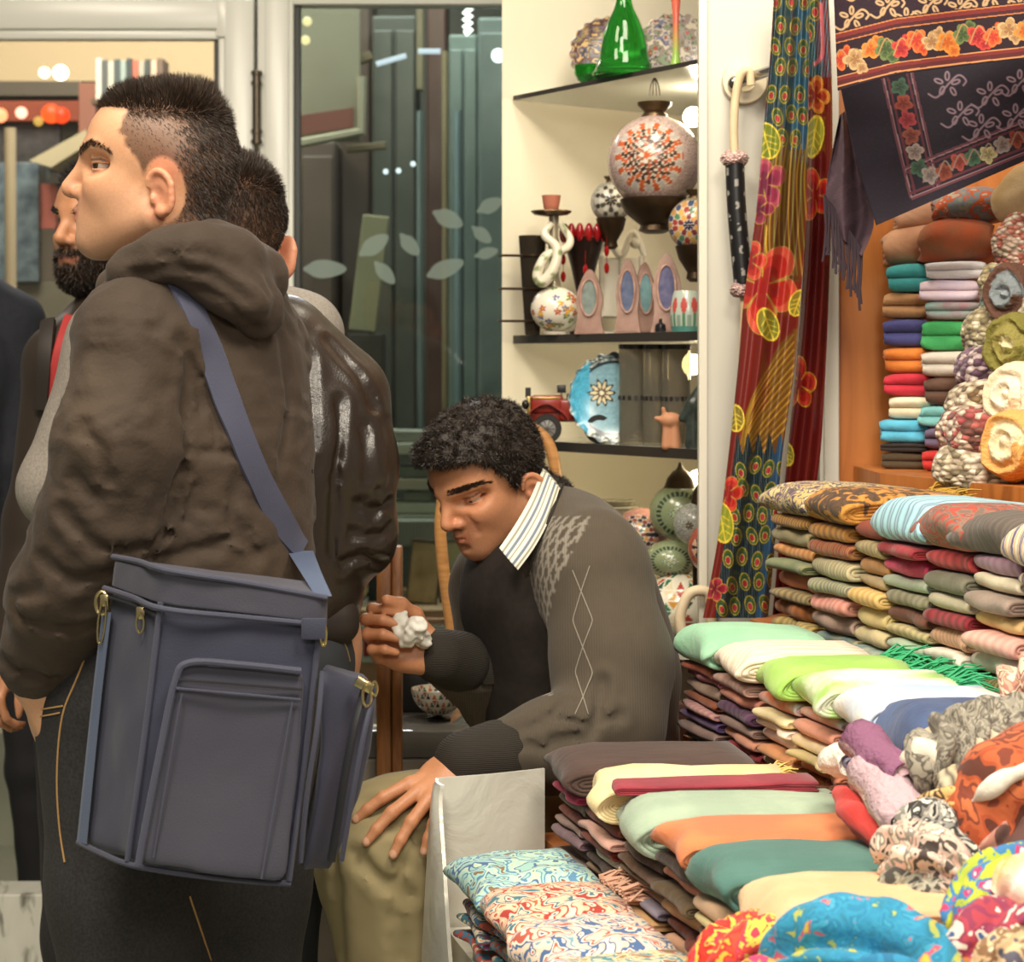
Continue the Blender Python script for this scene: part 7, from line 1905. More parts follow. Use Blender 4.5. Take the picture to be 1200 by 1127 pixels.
def roll_up(name, c, axis, r, L, cols, label, group=None, turns=2.4, squash=1.0):
    """a rolled scarf: its end shows the spiral"""
    R = frame(axis); V, C, Fc = [], [], []; n = 48; rings = 26
    prof = []
    for i in range(rings + 1): q = i / rings; prof.append((r * q, L / 2 + .012 * math.sqrt(max(0, 1 - q * q)) - .006 + .0045 * math.cos(2 * PI * turns * q), q))
    for q in np.linspace(0, 1, 8)[1:]: prof.append((r * (1 + .05 * math.sin(PI * q)), L / 2 - L * q, 1))
    prof.append((0, -L / 2, 1))
    for rad, h, q in prof:
        for j in range(n):
            t = 2 * PI * j / n; V.append(c + R @ np.array((h, rad * math.cos(t), rad * math.sin(t) * squash)))
            C.append(lin(cols[int(q * turns + t / (2 * PI) * 1.0) % len(cols)]))
    for i in range(len(prof) - 1):
        for j in range(n): Fc.append((i * n + j, i * n + (j + 1) % n, (i + 1) * n + (j + 1) % n, (i + 1) * n + j))
    V = np.array(V); V += .006 * np.stack([noise(V, 34, 1), noise(V, 34, 2), noise(V, 34, 3)], 1) + .002 * np.stack([noise(V, 150, 4), noise(V, 150, 5), noise(V, 150, 6)], 1)
    return tag(mesh_from(name, V, np.array(Fc), painted('rolled cloth', .85, bscale=180, bump=.9, bdist=.004), None, True, tuple(c), np.array(C)), label, 'scarf', group)
# heavy folded shawls on top of the two tall stacks
ye = 3.43
def shawl_top(px, py, Y, wpx, hpx, spec, label, nf, yaw, roll=0, dep=.11):
    c = P(px, py, Y); return scarf('folded_shawl', ax1, c, wpx * Y / F, dep, hpx * Y / F, spec, label, 'plain shawls stacked against the orange wood', nf, int(px), 1, yaw, .012, 1.6, roll=roll, cat='shawl')
zt1 = 1.2275 + (34 + 31 + 33 + 31 + 27 + 27 + 28 + 11 + 20) * 3.46 / F
zpix = HOR - (z1 - EYE) * F / 3.46
shawl_top(1085, zpix, 3.47, 92, 40, 'b98a68 a87658', 'peach brown shawl bulging on top of the left tall stack', 2, .06, -.10)
shawl_top(1098, zpix - 40, 3.48, 96, 34, 'c09274 b28264', 'rolled pinkish brown shawl topmost of the left tall stack', 3, .02, -.12)
zp2 = HOR - (z2 - EYE) * F / 3.385
shawl_top(1122, zp2, 3.40, 86, 44, '8a5636 b05028', 'thick brown and rust shawl on top of the right tall stack', 2, .04, -.08)
shawl_top(1138, zp2 - 44, 3.41, 84, 36, 'M 8a8478 6f7a80 b5522c a8a090', 'grey shawl with orange inner fold topmost of the right tall stack', 3, .02, -.10)
# chunky knitted scarves tumbling down at the right edge
gK = 'chunky knitted scarves at the right edge'
K = lambda px, py, Y: P(px, py, Y)
lumps('knitted_scarf', [K(1120, 548, 3.12), K(1150, 552, 3.10), K(1195, 558, 3.08), K(1230, 556, 3.1)], [.034, .036, .034, .03], cl_knit(['#e6dcc6', '#d8ccb0', '#8f8468', '#efe6d4']), 'cream and olive knitted scarf lowest in the cascade at the right edge', 'scarf', gK, fold=(.006, 30))
lumps('knitted_scarf', [K(1128, 508, 3.16), K(1150, 512, 3.12), K(1180, 530, 3.10), K(1215, 535, 3.12)], [.040, .044, .038, .03], cl_knit(['#a84a4a', '#e8d8c4', '#b86058', '#d8b8a4', '#7a4a40']), 'red and cream knitted scarf above the cream and olive one', 'scarf', gK, fold=(.006, 30))
lumps('knitted_scarf', [K(1136, 476, 3.20), K(1158, 478, 3.17), K(1190, 492, 3.16), K(1220, 492, 3.18)], [.036, .042, .036, .03], cl_knit(['#6a5236', '#dccdb0', '#e8dcc4', '#8a6c48']), 'brown and cream knitted scarf in the middle of the cascade', 'scarf', gK, fold=(.006, 30))
lumps('knitted_scarf', [K(1146, 434, 3.24), K(1162, 438, 3.22), K(1185, 455, 3.2), K(1215, 460, 3.22)], [.036, .042, .034, .03], cl_knit(['#6a4a62', '#d8c4c4', '#7f5a74', '#5a3a50']), 'purple and white knitted scarf in the cascade at the right edge', 'scarf', gK, fold=(.006, 30))
lumps('knitted_scarf', [K(1156, 392, 3.27), K(1170, 394, 3.26), K(1200, 402, 3.26), K(1225, 404, 3.28)], [.036, .044, .04, .03], cl_knit(['#cfc4a4', '#a89c78', '#e4dabe', '#8a7f5c']), 'olive cream knitted scarf above the purple one', 'scarf', gK, fold=(.006, 30))
lumps('knitted_scarf', [K(1170, 330, 3.30), K(1185, 345, 3.30), K(1175, 362, 3.29), K(1215, 365, 3.32)], [.03, .034, .03, .03], cl_knit(['#e0d4ac', '#c4b488', '#6f8a84', '#a89868']), 'yellowish knitted scarf with teal flecks high in the cascade', 'scarf', gK, fold=(.006, 30))
lumps('knitted_scarf', [K(1192, 262, 3.34), K(1186, 285, 3.33), K(1192, 306, 3.33), K(1230, 300, 3.34)], [.02, .028, .026, .03], cl_knit(['#d88a74', '#ead8c0', '#c06a58', '#e8c8b4'], 95), 'coral and cream knitted scarf near the top of the cascade', 'scarf', gK, fold=(.005, 34))
lumps('shawl_bundle', [K(1188, 238, 3.36), K(1205, 226, 3.36), K(1215, 262, 3.38)], [.034, .04, .04], 'b59a74 a08458', 'tan shawl bundle at the right edge beneath the purple shawl', 'shawl', None, fold=(.006, 18))
roll_up('rolled_scarf', K(1207, 350, 3.22), (-.8, -.6, .1), .048, .12, ('#8f959a', '#7d8488', '#5a3a2c', '#e0d4bc'), 'grey and brown rolled scarf beside the yellowish knitted one')
roll_up('rolled_scarf', K(1209, 410, 3.15), (-.8, -.6, .1), .050, .12, ('#e0d4a8', '#8a8040', '#77702f', '#6f682c'), 'olive and cream rolled scarf at the right edge')
roll_up('rolled_scarf', K(1209, 466, 3.10), (-.8, -.6, .1), .048, .12, ('#f0e6d0', '#e8dcc4', '#e4d4b4'), 'cream rolled scarf at the right edge below the olive one')
roll_up('rolled_scarf', K(1207, 524, 3.04), (-.8, -.6, .1), .050, .12, ('#f0e0c0', '#ecd8b0', '#e4a860', '#d88a34'), 'cream and orange rolled scarf at the right edge, lowest of the rolls')

# ---------------------------------------------------------------- heap of twisted scarves at the near right
def twisted(name, pts, rad, mat, label, lobes=3, twist=26, amp=.22, group=None, n=14, seed=0, cat='scarf'):
    path = catmull(np.array([P(*p) for p in pts]), n); m = len(path); k = 48
    T = np.gradient(path, axis=0); T /= np.linalg.norm(T, axis=1)[:, None]; s_ = np.concatenate([[0], np.cumsum(np.linalg.norm(np.diff(path, axis=0), axis=1))])
    rad = np.interp(np.linspace(0, 1, m), np.linspace(0, 1, len(rad)), rad) if hasattr(rad, '__len__') else np.full(m, rad)
    endf = np.clip(np.minimum(s_, s_[-1] - s_) / .02, .25, 1) ** .5
    u = np.array((0, 0, 1.0)); V, Fc = [], []; ph = noise(path, 14, seed + 9)
    for i in range(m):
        a = u - T[i] * (u @ T[i]); a /= np.linalg.norm(a); u = a; b = np.cross(T[i], a)
        for j in range(k):
            t = 2 * PI * j / k; r = rad[i] * endf[i] * (1 + amp * (abs(math.cos(lobes / 2 * (t + twist * s_[i] + 1.6 * ph[i] + .35 * math.sin(2 * t + 3 * ph[i])))) - .6) * 1.6)
            V.append(path[i] + r * (math.cos(t) * a + math.sin(t) * b))
    for i in range(m - 1):
        for j in range(k): Fc.append((i * k + j, i * k + (j + 1) % k, (i + 1) * k + (j + 1) % k, (i + 1) * k + j))
    for e, rv in ((0, True), (m - 1, False)):
        V.append(path[e]); c_ = len(V) - 1
        for j in range(k): Fc.append((c_, e * k + (j + 1) % k, e * k + j, e * k + j) if False else ((e * k + j, e * k + (j + 1) % k, c_) if rv is False else (e * k + (j + 1) % k, e * k + j, c_)))
    V = np.array(V); V += .0035 * np.stack([noise(V, 45, seed), noise(V, 45, seed + 1), noise(V, 45, seed + 2)], 1)
    lo, hi = V.min(0), V.max(0)
    return tag(mesh_from(name, V, [tuple(int(x) for x in f_) for f_ in Fc], cloth_mat(mat) if isinstance(mat, str) else mat, None, True, ((lo[0] + hi[0]) / 2, (lo[1] + hi[1]) / 2, lo[2])), label, cat, group)
gT = 'twisted scarves heaped at the near right'
braid = cl_motif(['#6a645a', '#8f897c', '#a39c8c', '#7a7468', '#5a544a', '#9a9384'], 46, 1, 1.5)
twisted('braided_scarf', [(1098, 918, 2.16), (1112, 888, 2.14), (1150, 868, 2.16), (1200, 860, 2.2), (1240, 862, 2.25)], [.030, .038, .036, .034, .03], braid, 'thick grey knitted braid beside the navy scarf', 5, 70, .42, gT, seed=3)
twisted('braided_scarf', [(1190, 838, 2.24), (1205, 820, 2.24), (1230, 800, 2.26)], [.03, .04, .04], cl_motif(['#d8a08a', '#b07a68', '#e8c8b0', '#8a5a4a', '#dcb098'], 40, 1, 1.5), 'peach and brown knitted braid above the grey one', 4, 60, .3, gT, seed=4)
twisted('twisted_scarf', [(1112, 905, 2.10), (1128, 930, 2.08), (1142, 962, 2.07), (1150, 985, 2.07)], [.020, .022, .018, .012], cl_stripe(['#d8cdb0', '#5a4f40', '#c9bc9a']), 'cream and black striped scarf end hanging below the grey braid', 3, 20, .2, gT, seed=5)
lumps('bundled_scarf', [P(1150, 955, 2.06), P(1180, 925, 2.07), P(1225, 905, 2.1), P(1230, 960, 2.08), P(1165, 978, 2.05)], [.034, .045, .05, .05, .036], cl_motif(['#5a2a1a', '#a84a24', '#b85a30', '#7a3520', '#c4683a'], 40, 1, .5), 'rust scarf with scale motif bundled under the grey braid', 'scarf', gT, fold=(.005, 22))
twisted('twisted_scarf', [(1140, 940, 2.035), (1168, 917, 2.02), (1200, 902, 2.03), (1225, 892, 2.05)], [.005, .009, .009, .006], 'f0e6d4', 'strip of white scarf between grey braid and rust scarf', 2, 10, .15, gT, seed=6)
twisted('twisted_scarf', [(1148, 1010, 2.02), (1175, 1002, 2.02), (1212, 985, 2.04), (1240, 975, 2.06)], [.026, .03, .03, .03], cl_motif(['#5a3a34', '#b07a6a', '#c99484', '#4a302a'], 20, 1, .4), 'pink and brown scarf with scale motif below the rust one', 6, 16, .36, gT, seed=7)
twisted('twisted_scarf', [(1084, 968, 2.10), (1104, 950, 2.08), (1128, 960, 2.06), (1150, 985, 2.05), (1140, 1004, 2.04)], [.014, .022, .022, .018, .012], cl_motif(['#3a2a1c', '#c09050', '#d8b070', '#5a4028', '#e0c088'], 55, 1, 1.2), 'gold and brown twisted scarf in front of the mauve roll', 6, 30, .36, gT, seed=8)
twisted('twisted_scarf', [(1066, 995, 2.08), (1072, 968, 2.06), (1092, 958, 2.05), (1104, 985, 2.03), (1126, 1005, 2.02), (1130, 1030, 2.02)], [.013, .018, .018, .018, .018, .012], cl_motif(['#2a2826', '#d0ccc0', '#8f8c86', '#3a3836', '#e0dccf'], 60, 1, 1.2), 'black and white twisted scarf left of the gold one', 6, 34, .36, gT, seed=9)
twisted('twisted_scarf', [(1034, 1008, 2.06), (1056, 998, 2.03), (1088, 1006, 2.0), (1120, 1030, 1.98), (1132, 1050, 1.98)], [.018, .026, .028, .024, .014], cl_motif(['#4a3f3a', '#d8c4b4', '#e0b8a8', '#8a8478', '#e8dccc'], 55, 1, 1.2), 'pink and grey twisted scarf in front of the beige folded one', 6, 26, .36, gT, seed=10)
twisted('twisted_scarf', [(1030, 1050, 2.02), (1060, 1046, 2.0), (1100, 1056, 1.98), (1130, 1070, 1.97)], [.018, .024, .024, .016], cl_motif(['#4a4640', '#a8a494', '#8a8676', '#3f3b36'], 55, 1, 1.2), 'grey twisted scarf under the pink and grey one', 6, 26, .36, gT, seed=11)
# mauve rolled scarf lying over tier C
def tube_roll(name, p0, p1, r, c_out, c_in, label):
    a, b = P(*p0), P(*p1); ax = (b - a); L = np.linalg.norm(ax)
    o = roll_up(name, (a + b) / 2, ax, r, L, c_out, label, gT, 2.5); return o
tube_roll('rolled_scarf', (1020, 902, 2.20), (1062, 962, 2.10), .026, ('#cdb6b4', '#5f3a68', '#c4a8b0', '#e0d0c4'), None, 'mauve rolled scarf with purple inside, below the navy scarf')
tube_roll('rolled_scarf', (1010, 868, 2.24), (1060, 912, 2.14), .022, ('#b8979c', '#c4a4a8', '#8a5a78'), None, 'dusty pink rolled scarf directly under the navy scarf')
tube_roll('rolled_scarf', (976, 888, 2.34), (1000, 898, 2.26), .017, ('#f0e8dc', '#8a88a0', '#e8e0d4'), None, 'small white rolled scarf with lilac inside on the third tier')
twisted('twisted_scarf', [(1060, 905, 2.16), (1085, 886, 2.14), (1108, 900, 2.12)], [.016, .020, .014], 'ece2d0', 'cream scarf end curling beside the navy scarf', 2, 12, .2, gT, seed=14)
twisted('twisted_scarf', [(985, 925, 2.24), (1000, 950, 2.18), (1022, 975, 2.14), (1055, 1002, 2.1)], [.012, .014, .014, .012], 'b8302a c8403a', 'red scarf end hanging down beside the orange wooden tier', 2, 14, .2, gT, seed=15)
# bright ones in front
turq = cl_motif(['#c9a84a', '#a8b860', '#2a7f9c', '#2788b0', '#2f93b8', '#2480a8', '#3a9fc0', '#c8607a', '#d8c04a'], 42, 4, .6)
twisted('bright_scarf', [(944, 1210, 1.93), (939, 1165, 1.90), (966, 1132, 1.88), (1014, 1126, 1.87), (1064, 1142, 1.86), (1114, 1172, 1.85), (1144, 1178, 1.85)], [.03, .04, .046, .048, .046, .044, .04], turq, 'turquoise scarf with pink and yellow flecks heaped at the front', 7, 2, .42, gT, seed=20)
twisted('bright_scarf', [(999, 1210, 1.82), (1004, 1178, 1.81), (1044, 1168, 1.80), (1089, 1190, 1.80), (1114, 1220, 1.8)], [.02, .026, .03, .028, .024], cl_motif(['#1f6f9a', '#2a88b4', '#247aa6', '#3a9fc4'], 20, 2, .6), 'deeper blue scarf loop inside the turquoise heap', 6, 3, .42, gT, seed=21)
twisted('bright_scarf', [(829, 1196, 1.98), (842, 1156, 1.97), (864, 1131, 1.96), (904, 1118, 1.95), (939, 1140, 1.94)], [.03, .034, .036, .034, .024], cl_motif(['#d8b03a', '#c83028', '#e04a30', '#d83a50', '#e8c850', '#c82a2a', '#d83a28'], 44, 3, .6), 'red and yellow scarf heaped left of the turquoise one', 7, 3, .42, gT, seed=22)
twisted('bright_scarf', [(869, 1206, 1.88), (894, 1168, 1.88), (929, 1158, 1.88)], [.03, .03, .024], cl_motif(['#e0502c', '#d83a3a', '#e8a040', '#c83a6a', '#e06030'], 44, 3, .6), 'orange red scarf in front of the red and yellow one', 6, 3, .42, gT, seed=23)
twisted('bright_scarf', [(1129, 1113, 1.92), (1144, 1078, 1.92), (1179, 1044, 1.94), (1229, 1034, 1.96)], [.02, .03, .036, .034], cl_motif(['#2f5f9a', '#c8c83a', '#a8b83a', '#3a78b0', '#c03a6a', '#e8e4d8'], 34, 2, 1), 'blue and yellow green scarf at the lower right corner', 6, 16, .36, gT, seed=24)
twisted('bright_scarf', [(1169, 1054, 1.90), (1199, 1039, 1.90), (1234, 1044, 1.92)], [.02, .026, .026], 'f2e8dc e8a850', 'white scarf with orange edge at the lower right corner', 6, 16, .36, gT, seed=25)
twisted('bright_scarf', [(1129, 1156, 1.86), (1142, 1124, 1.85), (1179, 1094, 1.86), (1234, 1104, 1.88)], [.018, .028, .032, .03], cl_motif(['#e8dcd0', '#a83a4a', '#8a3050', '#e0d0c0', '#3a5a8a'], 34, 2, 1), 'white and crimson scarf at the lower right corner', 6, 16, .36, gT, seed=26)
twisted('bright_scarf', [(1154, 1178, 1.80), (1172, 1130, 1.80), (1204, 1122, 1.81), (1244, 1144, 1.82)], [.016, .022, .024, .022], cl_motif(['#e8dcc0', '#8a6a4a', '#d0b890', '#5a5a6a'], 36, 2, 1), 'cream and brown scarf lowest in the right corner', 6, 16, .36, gT, seed=27)

# ================================================================== hanging textiles
def drape(name, A, B, nu, nv, Yf, paint, mat, label, cat, thick=.003, group=None, parent=None):
    """cloth between two hanging edges (each a list of sight positions), Yf(u, v) gives its depth, paint(x, y, u, v) its woven design"""
    A, B = catmull(np.array(A, float), 12), catmull(np.array(B, float), 12); t = np.linspace(0, 1, nv)
    ev = lambda L: np.stack([np.interp(t, np.linspace(0, 1, len(L)), L[:, k]) for k in range(2)], 1)
    A, B = ev(A), ev(B); u = np.linspace(0, 1, nu)
    XY = A[:, None] * (1 - u[None, :, None]) + B[:, None] * u[None, :, None]
    U, Vv = np.meshgrid(u, t); Y = Yf(U, Vv)
    px, py = XY[..., 0], XY[..., 1]
    V = np.stack([(px - CX) * Y / F, Y, EYE - (py - HOR) * Y / F], -1).reshape(-1, 3)
    C = paint(px.ravel(), py.ravel(), U.ravel(), Vv.ravel())
    i, j = np.meshgrid(np.arange(nv - 1), np.arange(nu - 1), indexing='ij'); b = (i * nu + j).ravel()
    Q = np.stack([b, b + nu, b + nu + 1, b + 1], 1); n = nv * nu
    Q2 = (Q + n)[:, ::-1]
    rim = [(k * nu, k * nu + n, (k + 1) * nu + n, (k + 1) * nu) for k in range(nv - 1)] + [(k * nu + nu - 1, (k + 1) * nu + nu - 1, (k + 1) * nu + nu - 1 + n, k * nu + nu - 1 + n) for k in range(nv - 1)] + \
          [(k, k + 1, k + 1 + n, k + n) for k in range(nu - 1)] + [((nv - 1) * nu + k, (nv - 1) * nu + k + n, (nv - 1) * nu + k + 1 + n, (nv - 1) * nu + k + 1) for k in range(nu - 1)]
    V2 = V + (0, thick, 0)
    lo = V.min(0)
    o = mesh_from(name, np.vstack([V, V2]), np.vstack([Q, Q2, np.array(rim)]), mat, parent, True, None if parent else (V[:, 0].mean(), V[:, 1].mean(), lo[2]), np.vstack([C, C]))
    return tag(o, label, cat, group) if label else o
class Paint:
    def __init__(s, x, y, base): s.x, s.y = x, y; s.C = np.tile(np.array(lin(base)), (len(x), 1))
    def put(s, m, c, a=1.0):
        m = np.asarray(m, float) * a; s.C = s.C * (1 - m[:, None]) + np.array(lin(c)) * m[:, None]
    def line(s, pts, w, c, n=8):
        pts = catmull(np.array(pts, float), n); d = np.full(len(s.x), 1e9)
        for (x0, y0), (x1, y1) in zip(pts[:-1], pts[1:]):
            bx, by = x1 - x0, y1 - y0; h = np.clip(((s.x - x0) * bx + (s.y - y0) * by) / (bx * bx + by * by + 1e-9), 0, 1)
            d = np.minimum(d, np.hypot(s.x - x0 - h * bx, s.y - y0 - h * by))
        s.put(np.clip(w - d + .5, 0, 1), c)
    def ell(s, cx, cy, rx, ry, ang, c, edge=None, ew=1.4):
        a = math.radians(ang); u = (s.x - cx) * math.cos(a) + (s.y - cy) * math.sin(a); v = -(s.x - cx) * math.sin(a) + (s.y - cy) * math.cos(a)
        r = np.hypot(u / rx, v / ry)
        if edge: s.put(r < 1 + ew / min(rx, ry), edge)
        s.put(r < 1, c); return r
    def flower(s, cx, cy, r, n, cols, edge, rot=0, sq=1.0, centre=None):
        u, v = (s.x - cx), (s.y - cy) / sq; a = np.arctan2(v, u) + rot; d = np.hypot(u, v); lim = r * (.66 + .34 * np.abs(np.cos(n * a / 2)) + .08 * np.sin(3 * a + cx))
        s.put(d < lim + 1.0, edge); s.put(d < lim, cols[0]); s.put((d < lim * .8), cols[1]); s.put(d < lim * .5, cols[2 % len(cols)])
        s.put((d < lim) & (np.abs(np.sin(n * a / 2)) > .985) & (d > r * .2), edge); s.put(d < r * .12, centre or cols[-1])
    def eye(s, cx, cy, r, tilt=0):
        s.ell(cx, cy, r * .55, r * .95, tilt, '#3f5226', '#9a8a34', .9); s.ell(cx, cy + r * .12, r * .42, r * .66, tilt, '#24463e'); s.ell(cx, cy + r * .2, r * .26, r * .42, tilt, '#9a2a36', '#b8a048', .7)
    def leaf(s, cx, cy, rx, ry, ang, c='#8a8f2a', edge='#d9c040'):
        s.ell(cx, cy, rx, ry, ang, c, edge, 1.6); a = math.radians(ang); s.line([(cx - rx * math.cos(a), cy - rx * math.sin(a)), (cx + rx * math.cos(a), cy + rx * math.sin(a))], .8, edge, 3)
        for q in (-.4, 0, .4):
            for sd in (-1, 1):
                bx, by = cx + rx * q * math.cos(a), cy + rx * q * math.sin(a); s.line([(bx, by), (bx + .35 * rx * math.cos(a) - sd * ry * .7 * math.sin(a), by + .35 * rx * math.sin(a) + sd * ry * .7 * math.cos(a))], .5, edge, 2)
GOLD = '#b8902f'
def paint_red(x, y, u, v):
    p = Paint(x, y, '#6a1c14'); rng = np.random.default_rng(3)
    # upper peacock train: dark ground, blue towards its right side, feather eyes, golden body below
    top = (y < 175 + 30 * np.sin(x * .3)) & (u > .0); p.put(top & (u > .02), '#1f2a26'); p.put((y < 190) & (u > .62), '#24506a', .8); p.put((y < 190) & (np.abs(np.sin(x * 1.3 + y * .06)) > .9), '#3f6f86', .6)
    for r_ in range(7):
        for c_ in range(3): p.eye(911 + c_ * 16 + (r_ % 2) * 7 + rng.uniform(-2, 2) - r_ * 1.6, 4 + r_ * 26 + rng.uniform(-4, 4), 10, rng.uniform(-15, 15))
    gold = (y > 150) & (y < 330) & (x > 905 - (y - 150) * .05) & (u < .97); p.put(gold & (y > 175), '#5a3a16', .8)
    for q in range(11):
        x0 = 902 + q * 4.4; p.line([(x0 + 6, 150 + (q * 37) % 30), (x0 + 1, 210), (x0 - 6 + q * 1.2, 270), (x0 - 4 + q * 1.6, 322)], .8, '#a8842c' if q % 2 else '#77702c', 6)
    p.leaf(898, 165, 20, 15, 75, '#6f7a28'); p.flower(895, 215, 27, 5, ('#a84a5a', '#8a2f48', '#6a1f3a'), '#a8853c', .4, 1.15); p.flower(888, 245, 18, 5, ('#8a3048', '#7a2038', '#5f1830'), '#a8853c')
    p.line([(898, 265), (900, 300), (925, 318)], 1.2, GOLD); 
    p.flower(893, 335, 46, 5, ('#c8503c', '#b02a20', '#8f1c18'), '#a8853c', .9, 1.15); p.flower(878, 305, 22, 5, ('#c44a38', '#a8281e', '#8f1c18'), '#a8853c'); p.leaf(900, 380, 18, 11, 70, '#7a7a2a'); p.leaf(935, 355, 14, 9, 110, '#7a7a2a')
    # lower bird: golden wing sweeping down into a second train of eyes
    yy = (y - 390) / 150; lo = 928 - 55 * np.clip(yy, 0, 1) ** .7
    wing = (y > 385) & (y < 545) & (x > lo - 6 * np.sin(yy * 9)); p.put(wing, '#6a431a')
    for q in range(12):
        p.line([(930, 392 + q * 9), (905 - q * 1.5, 425 + q * 10), (880 - q * 1.2, 470 + q * 9), (868 - q * .5 + (q % 3) * 6, 520 + q * 7)], .9, '#a8802a' if q % 3 else '#8a6c24', 6)
    low = (y > 520 + 12 * np.sin(x * .5)) & (x > 862 - (y - 520) * .12); p.put(low, '#1d2420'); p.put(low & (u > .80), '#24486a', .85); p.put(low & (np.abs(np.sin(x * 1.1 - y * .05)) > .92), '#41607a', .5)
    for r_ in range(7):
        for c_ in range(4):
            p.eye(868 + c_ * 16 - r_ * 3.6 + (r_ % 2) * 7 + rng.uniform(-2, 2), 548 + r_ * 27 + rng.uniform(-5, 5), 10, rng.uniform(-20, 20))
    p.flower(852, 578, 20, 5, ('#c4402e', '#a8241c', '#8a1c18'), '#a8853c'); p.leaf(846, 612, 22, 12, 80); p.leaf(862, 490, 14, 9, 85, '#7a6a28'); p.flower(838, 690, 14, 5, ('#a83040', '#8a2030', '#701828'), '#a8853c')
    return p.C
silk = painted('printed silk', .36, bscale=300, bump=.15, bdist=.001, Specular_IOR_Level=.55)
def Yred(u, v): return 3.44 + .014 * np.sin(u * 9 + v * 3) + .010 * np.sin(u * 21 + v * 5) * (1 - .3 * v) - .03 * v
L_ = [(908, -25), (903, 60), (895, 150), (886, 250), (872, 350), (865, 430), (853, 540), (840, 640), (824, 724)]
R_ = [(950, -25), (948, 60), (947, 150), (945, 250), (938, 350), (930, 440), (916, 540), (908, 640), (900, 724)]
drape('hanging_scarf', L_, R_, 110, 900, Yred, paint_red, silk, 'long red silk scarf with peacock pattern hanging against the white pillar', 'scarf')
def paint_back(x, y, u, v):
    p = Paint(x, y, '#5f1815'); p.put((y < 90) & (u < .6), '#24302c'); p.put((y < 90) & (np.abs(np.sin(x * .9 + y * .1)) > .8), '#3f6a7a')
    p.eye(955, 12, 12); p.eye(948, 38, 11); p.line([(962, 5), (964, 60), (955, 75)], 2.2, '#b85a60')
    p.flower(955, 112, 17, 5, ('#c07030', '#9a3a20', '#7a2018'), GOLD, 0, 1.3); p.leaf(954, 160, 22, 10, 100, '#8a8a30'); p.flower(955, 228, 21, 5, ('#c83a28', '#a81f1a', '#8a1614'), GOLD, .5, 1.4)
    p.flower(936, 450, 20, 5, ('#b83a28', '#98241c', '#7a1a16'), GOLD, .2, 1.5); p.leaf(922, 532, 12, 7, 80, '#7a7a30'); return p.C
drape('hanging_scarf', [(944, -25), (944, 100), (944, 250), (936, 400), (922, 540), (905, 724)], [(970, -25), (975, 100), (975, 220), (971, 350), (966, 460), (958, 560), (930, 724)], 60, 700,
      lambda u, v: 3.50 + .008 * np.sin(u * 12 + v * 4), paint_back, painted('glossy silk', .2, bscale=200, bump=.1, Specular_IOR_Level=.6), 'glossy red silk scarf hanging just behind the peacock one', 'scarf')
# chrome hook and the ornament hung on it
hk = empty('wall_hook', P(868, 92, 3.59), 'chrome hook on a round white disc fixed to the white pillar', 'hook')
c = P(873, 95, 3.585); MB().lathe([(0, -.012), (.038, -.012), (.040, -.006), (.038, .002), (.018, .004), (.017, -.004), (0, -.004)][::-1], c, 40, M=Matrix.Rotation(PI / 2, 4, 'X')).build('disc', noisy('#cfc2a4', '#dccfb4', 8, .4), hk)
MB().tube([c + (-.018, -.01, -.006), c + (.01, -.03, .004), P(893, 86, 3.53), P(916, 78, 3.485)], [.011, .010, .009, .009], 14).build('rod', plain('#a8a6a2', .15, 1.0), hk)
MB().ball(c + (-.018, -.012, -.006), .014, 14).build('knob', plain('#8d8a84', .2, 1.0), hk)
orn = empty('hanging_ornament', P(866, 360, 3.56), 'black sleeve ornament with pale marks hanging on a cream cord', 'ornament')
YO = 3.54; O = lambda px, py, dy=0: P(px, py, YO + dy)
cord = noisy('#c4ab86', '#d6bf9c', 20, .7)
MB().tube(catmull([O(861, 186), O(860, 150), O(862, 115), O(868, 88), O(878, 84), O(880, 100)], 8), .0075, 12).build('cord', cord, orn)
sl = MB().tube(catmull([O(861, 192), O(863, 240), O(867, 290), O(871, 332)], 10), [.0165] * 31, 20)
q = sl.V[0]; th = np.arctan2(q[:, 1] - YO, q[:, 0] - np.interp(q[:, 2], [O(0, 332)[2], O(0, 192)[2]], [O(871, 0)[0], O(861, 0)[0]]))
mbx = MB(); pts = catmull([O(861, 192), O(863, 240), O(867, 290), O(871, 332)], 40)
mbx.tube(pts, .0165, 48); q = mbx.V[0]; zz = (q[:, 2] - O(0, 332)[2]) / (F and YO / F); ang = np.tile(np.arange(48) * 2 * PI / 48, len(pts))[:len(q)]
gx = np.floor(ang / (2 * PI) * 6); cell = np.abs(zz / 26 + .5 * (gx % 2) - np.round(zz / 26 + .5 * (gx % 2))) < .17; inn = np.abs(ang / (2 * PI) * 6 - gx - .5) < .22
mk_ = cell & inn & (noise(np.stack([zz * .3, ang * 3, zz * 0], 1), 1.2, 4) > -.3)
mbx.C = [np.where(mk_[:, None], np.array(lin('#8f8c86')), np.array(lin('#131214')))]
mbx.build('sleeve', painted('black satin', .4), orn)
fz = cl_knit(['#d9b4ae', '#c89c98', '#e4c4bc'], 160, 'pink fluff')
for py, px in ((186, 861), (340, 872)):
    f = Field()
    for q in range(10): f.ell(O(px + 9 * math.cos(q * .63), py + 2 * math.sin(q * 2), .012 * math.sin(q * .63)), .009, None, .004)
    f.cap(O(px - 6, py), O(px + 6, py), .012, .012, .01); f.post.append(lambda p, d: d - .003 * noise(p, 220, 2))
    V, Q = f.mesh(.0025); mesh_from('pink_trim', V, Q, fz, orn, True, O(px, py))
MB().tube([O(872, 348), O(872, 362), O(870, 420)], .007, 10).build('cord', cord, orn)
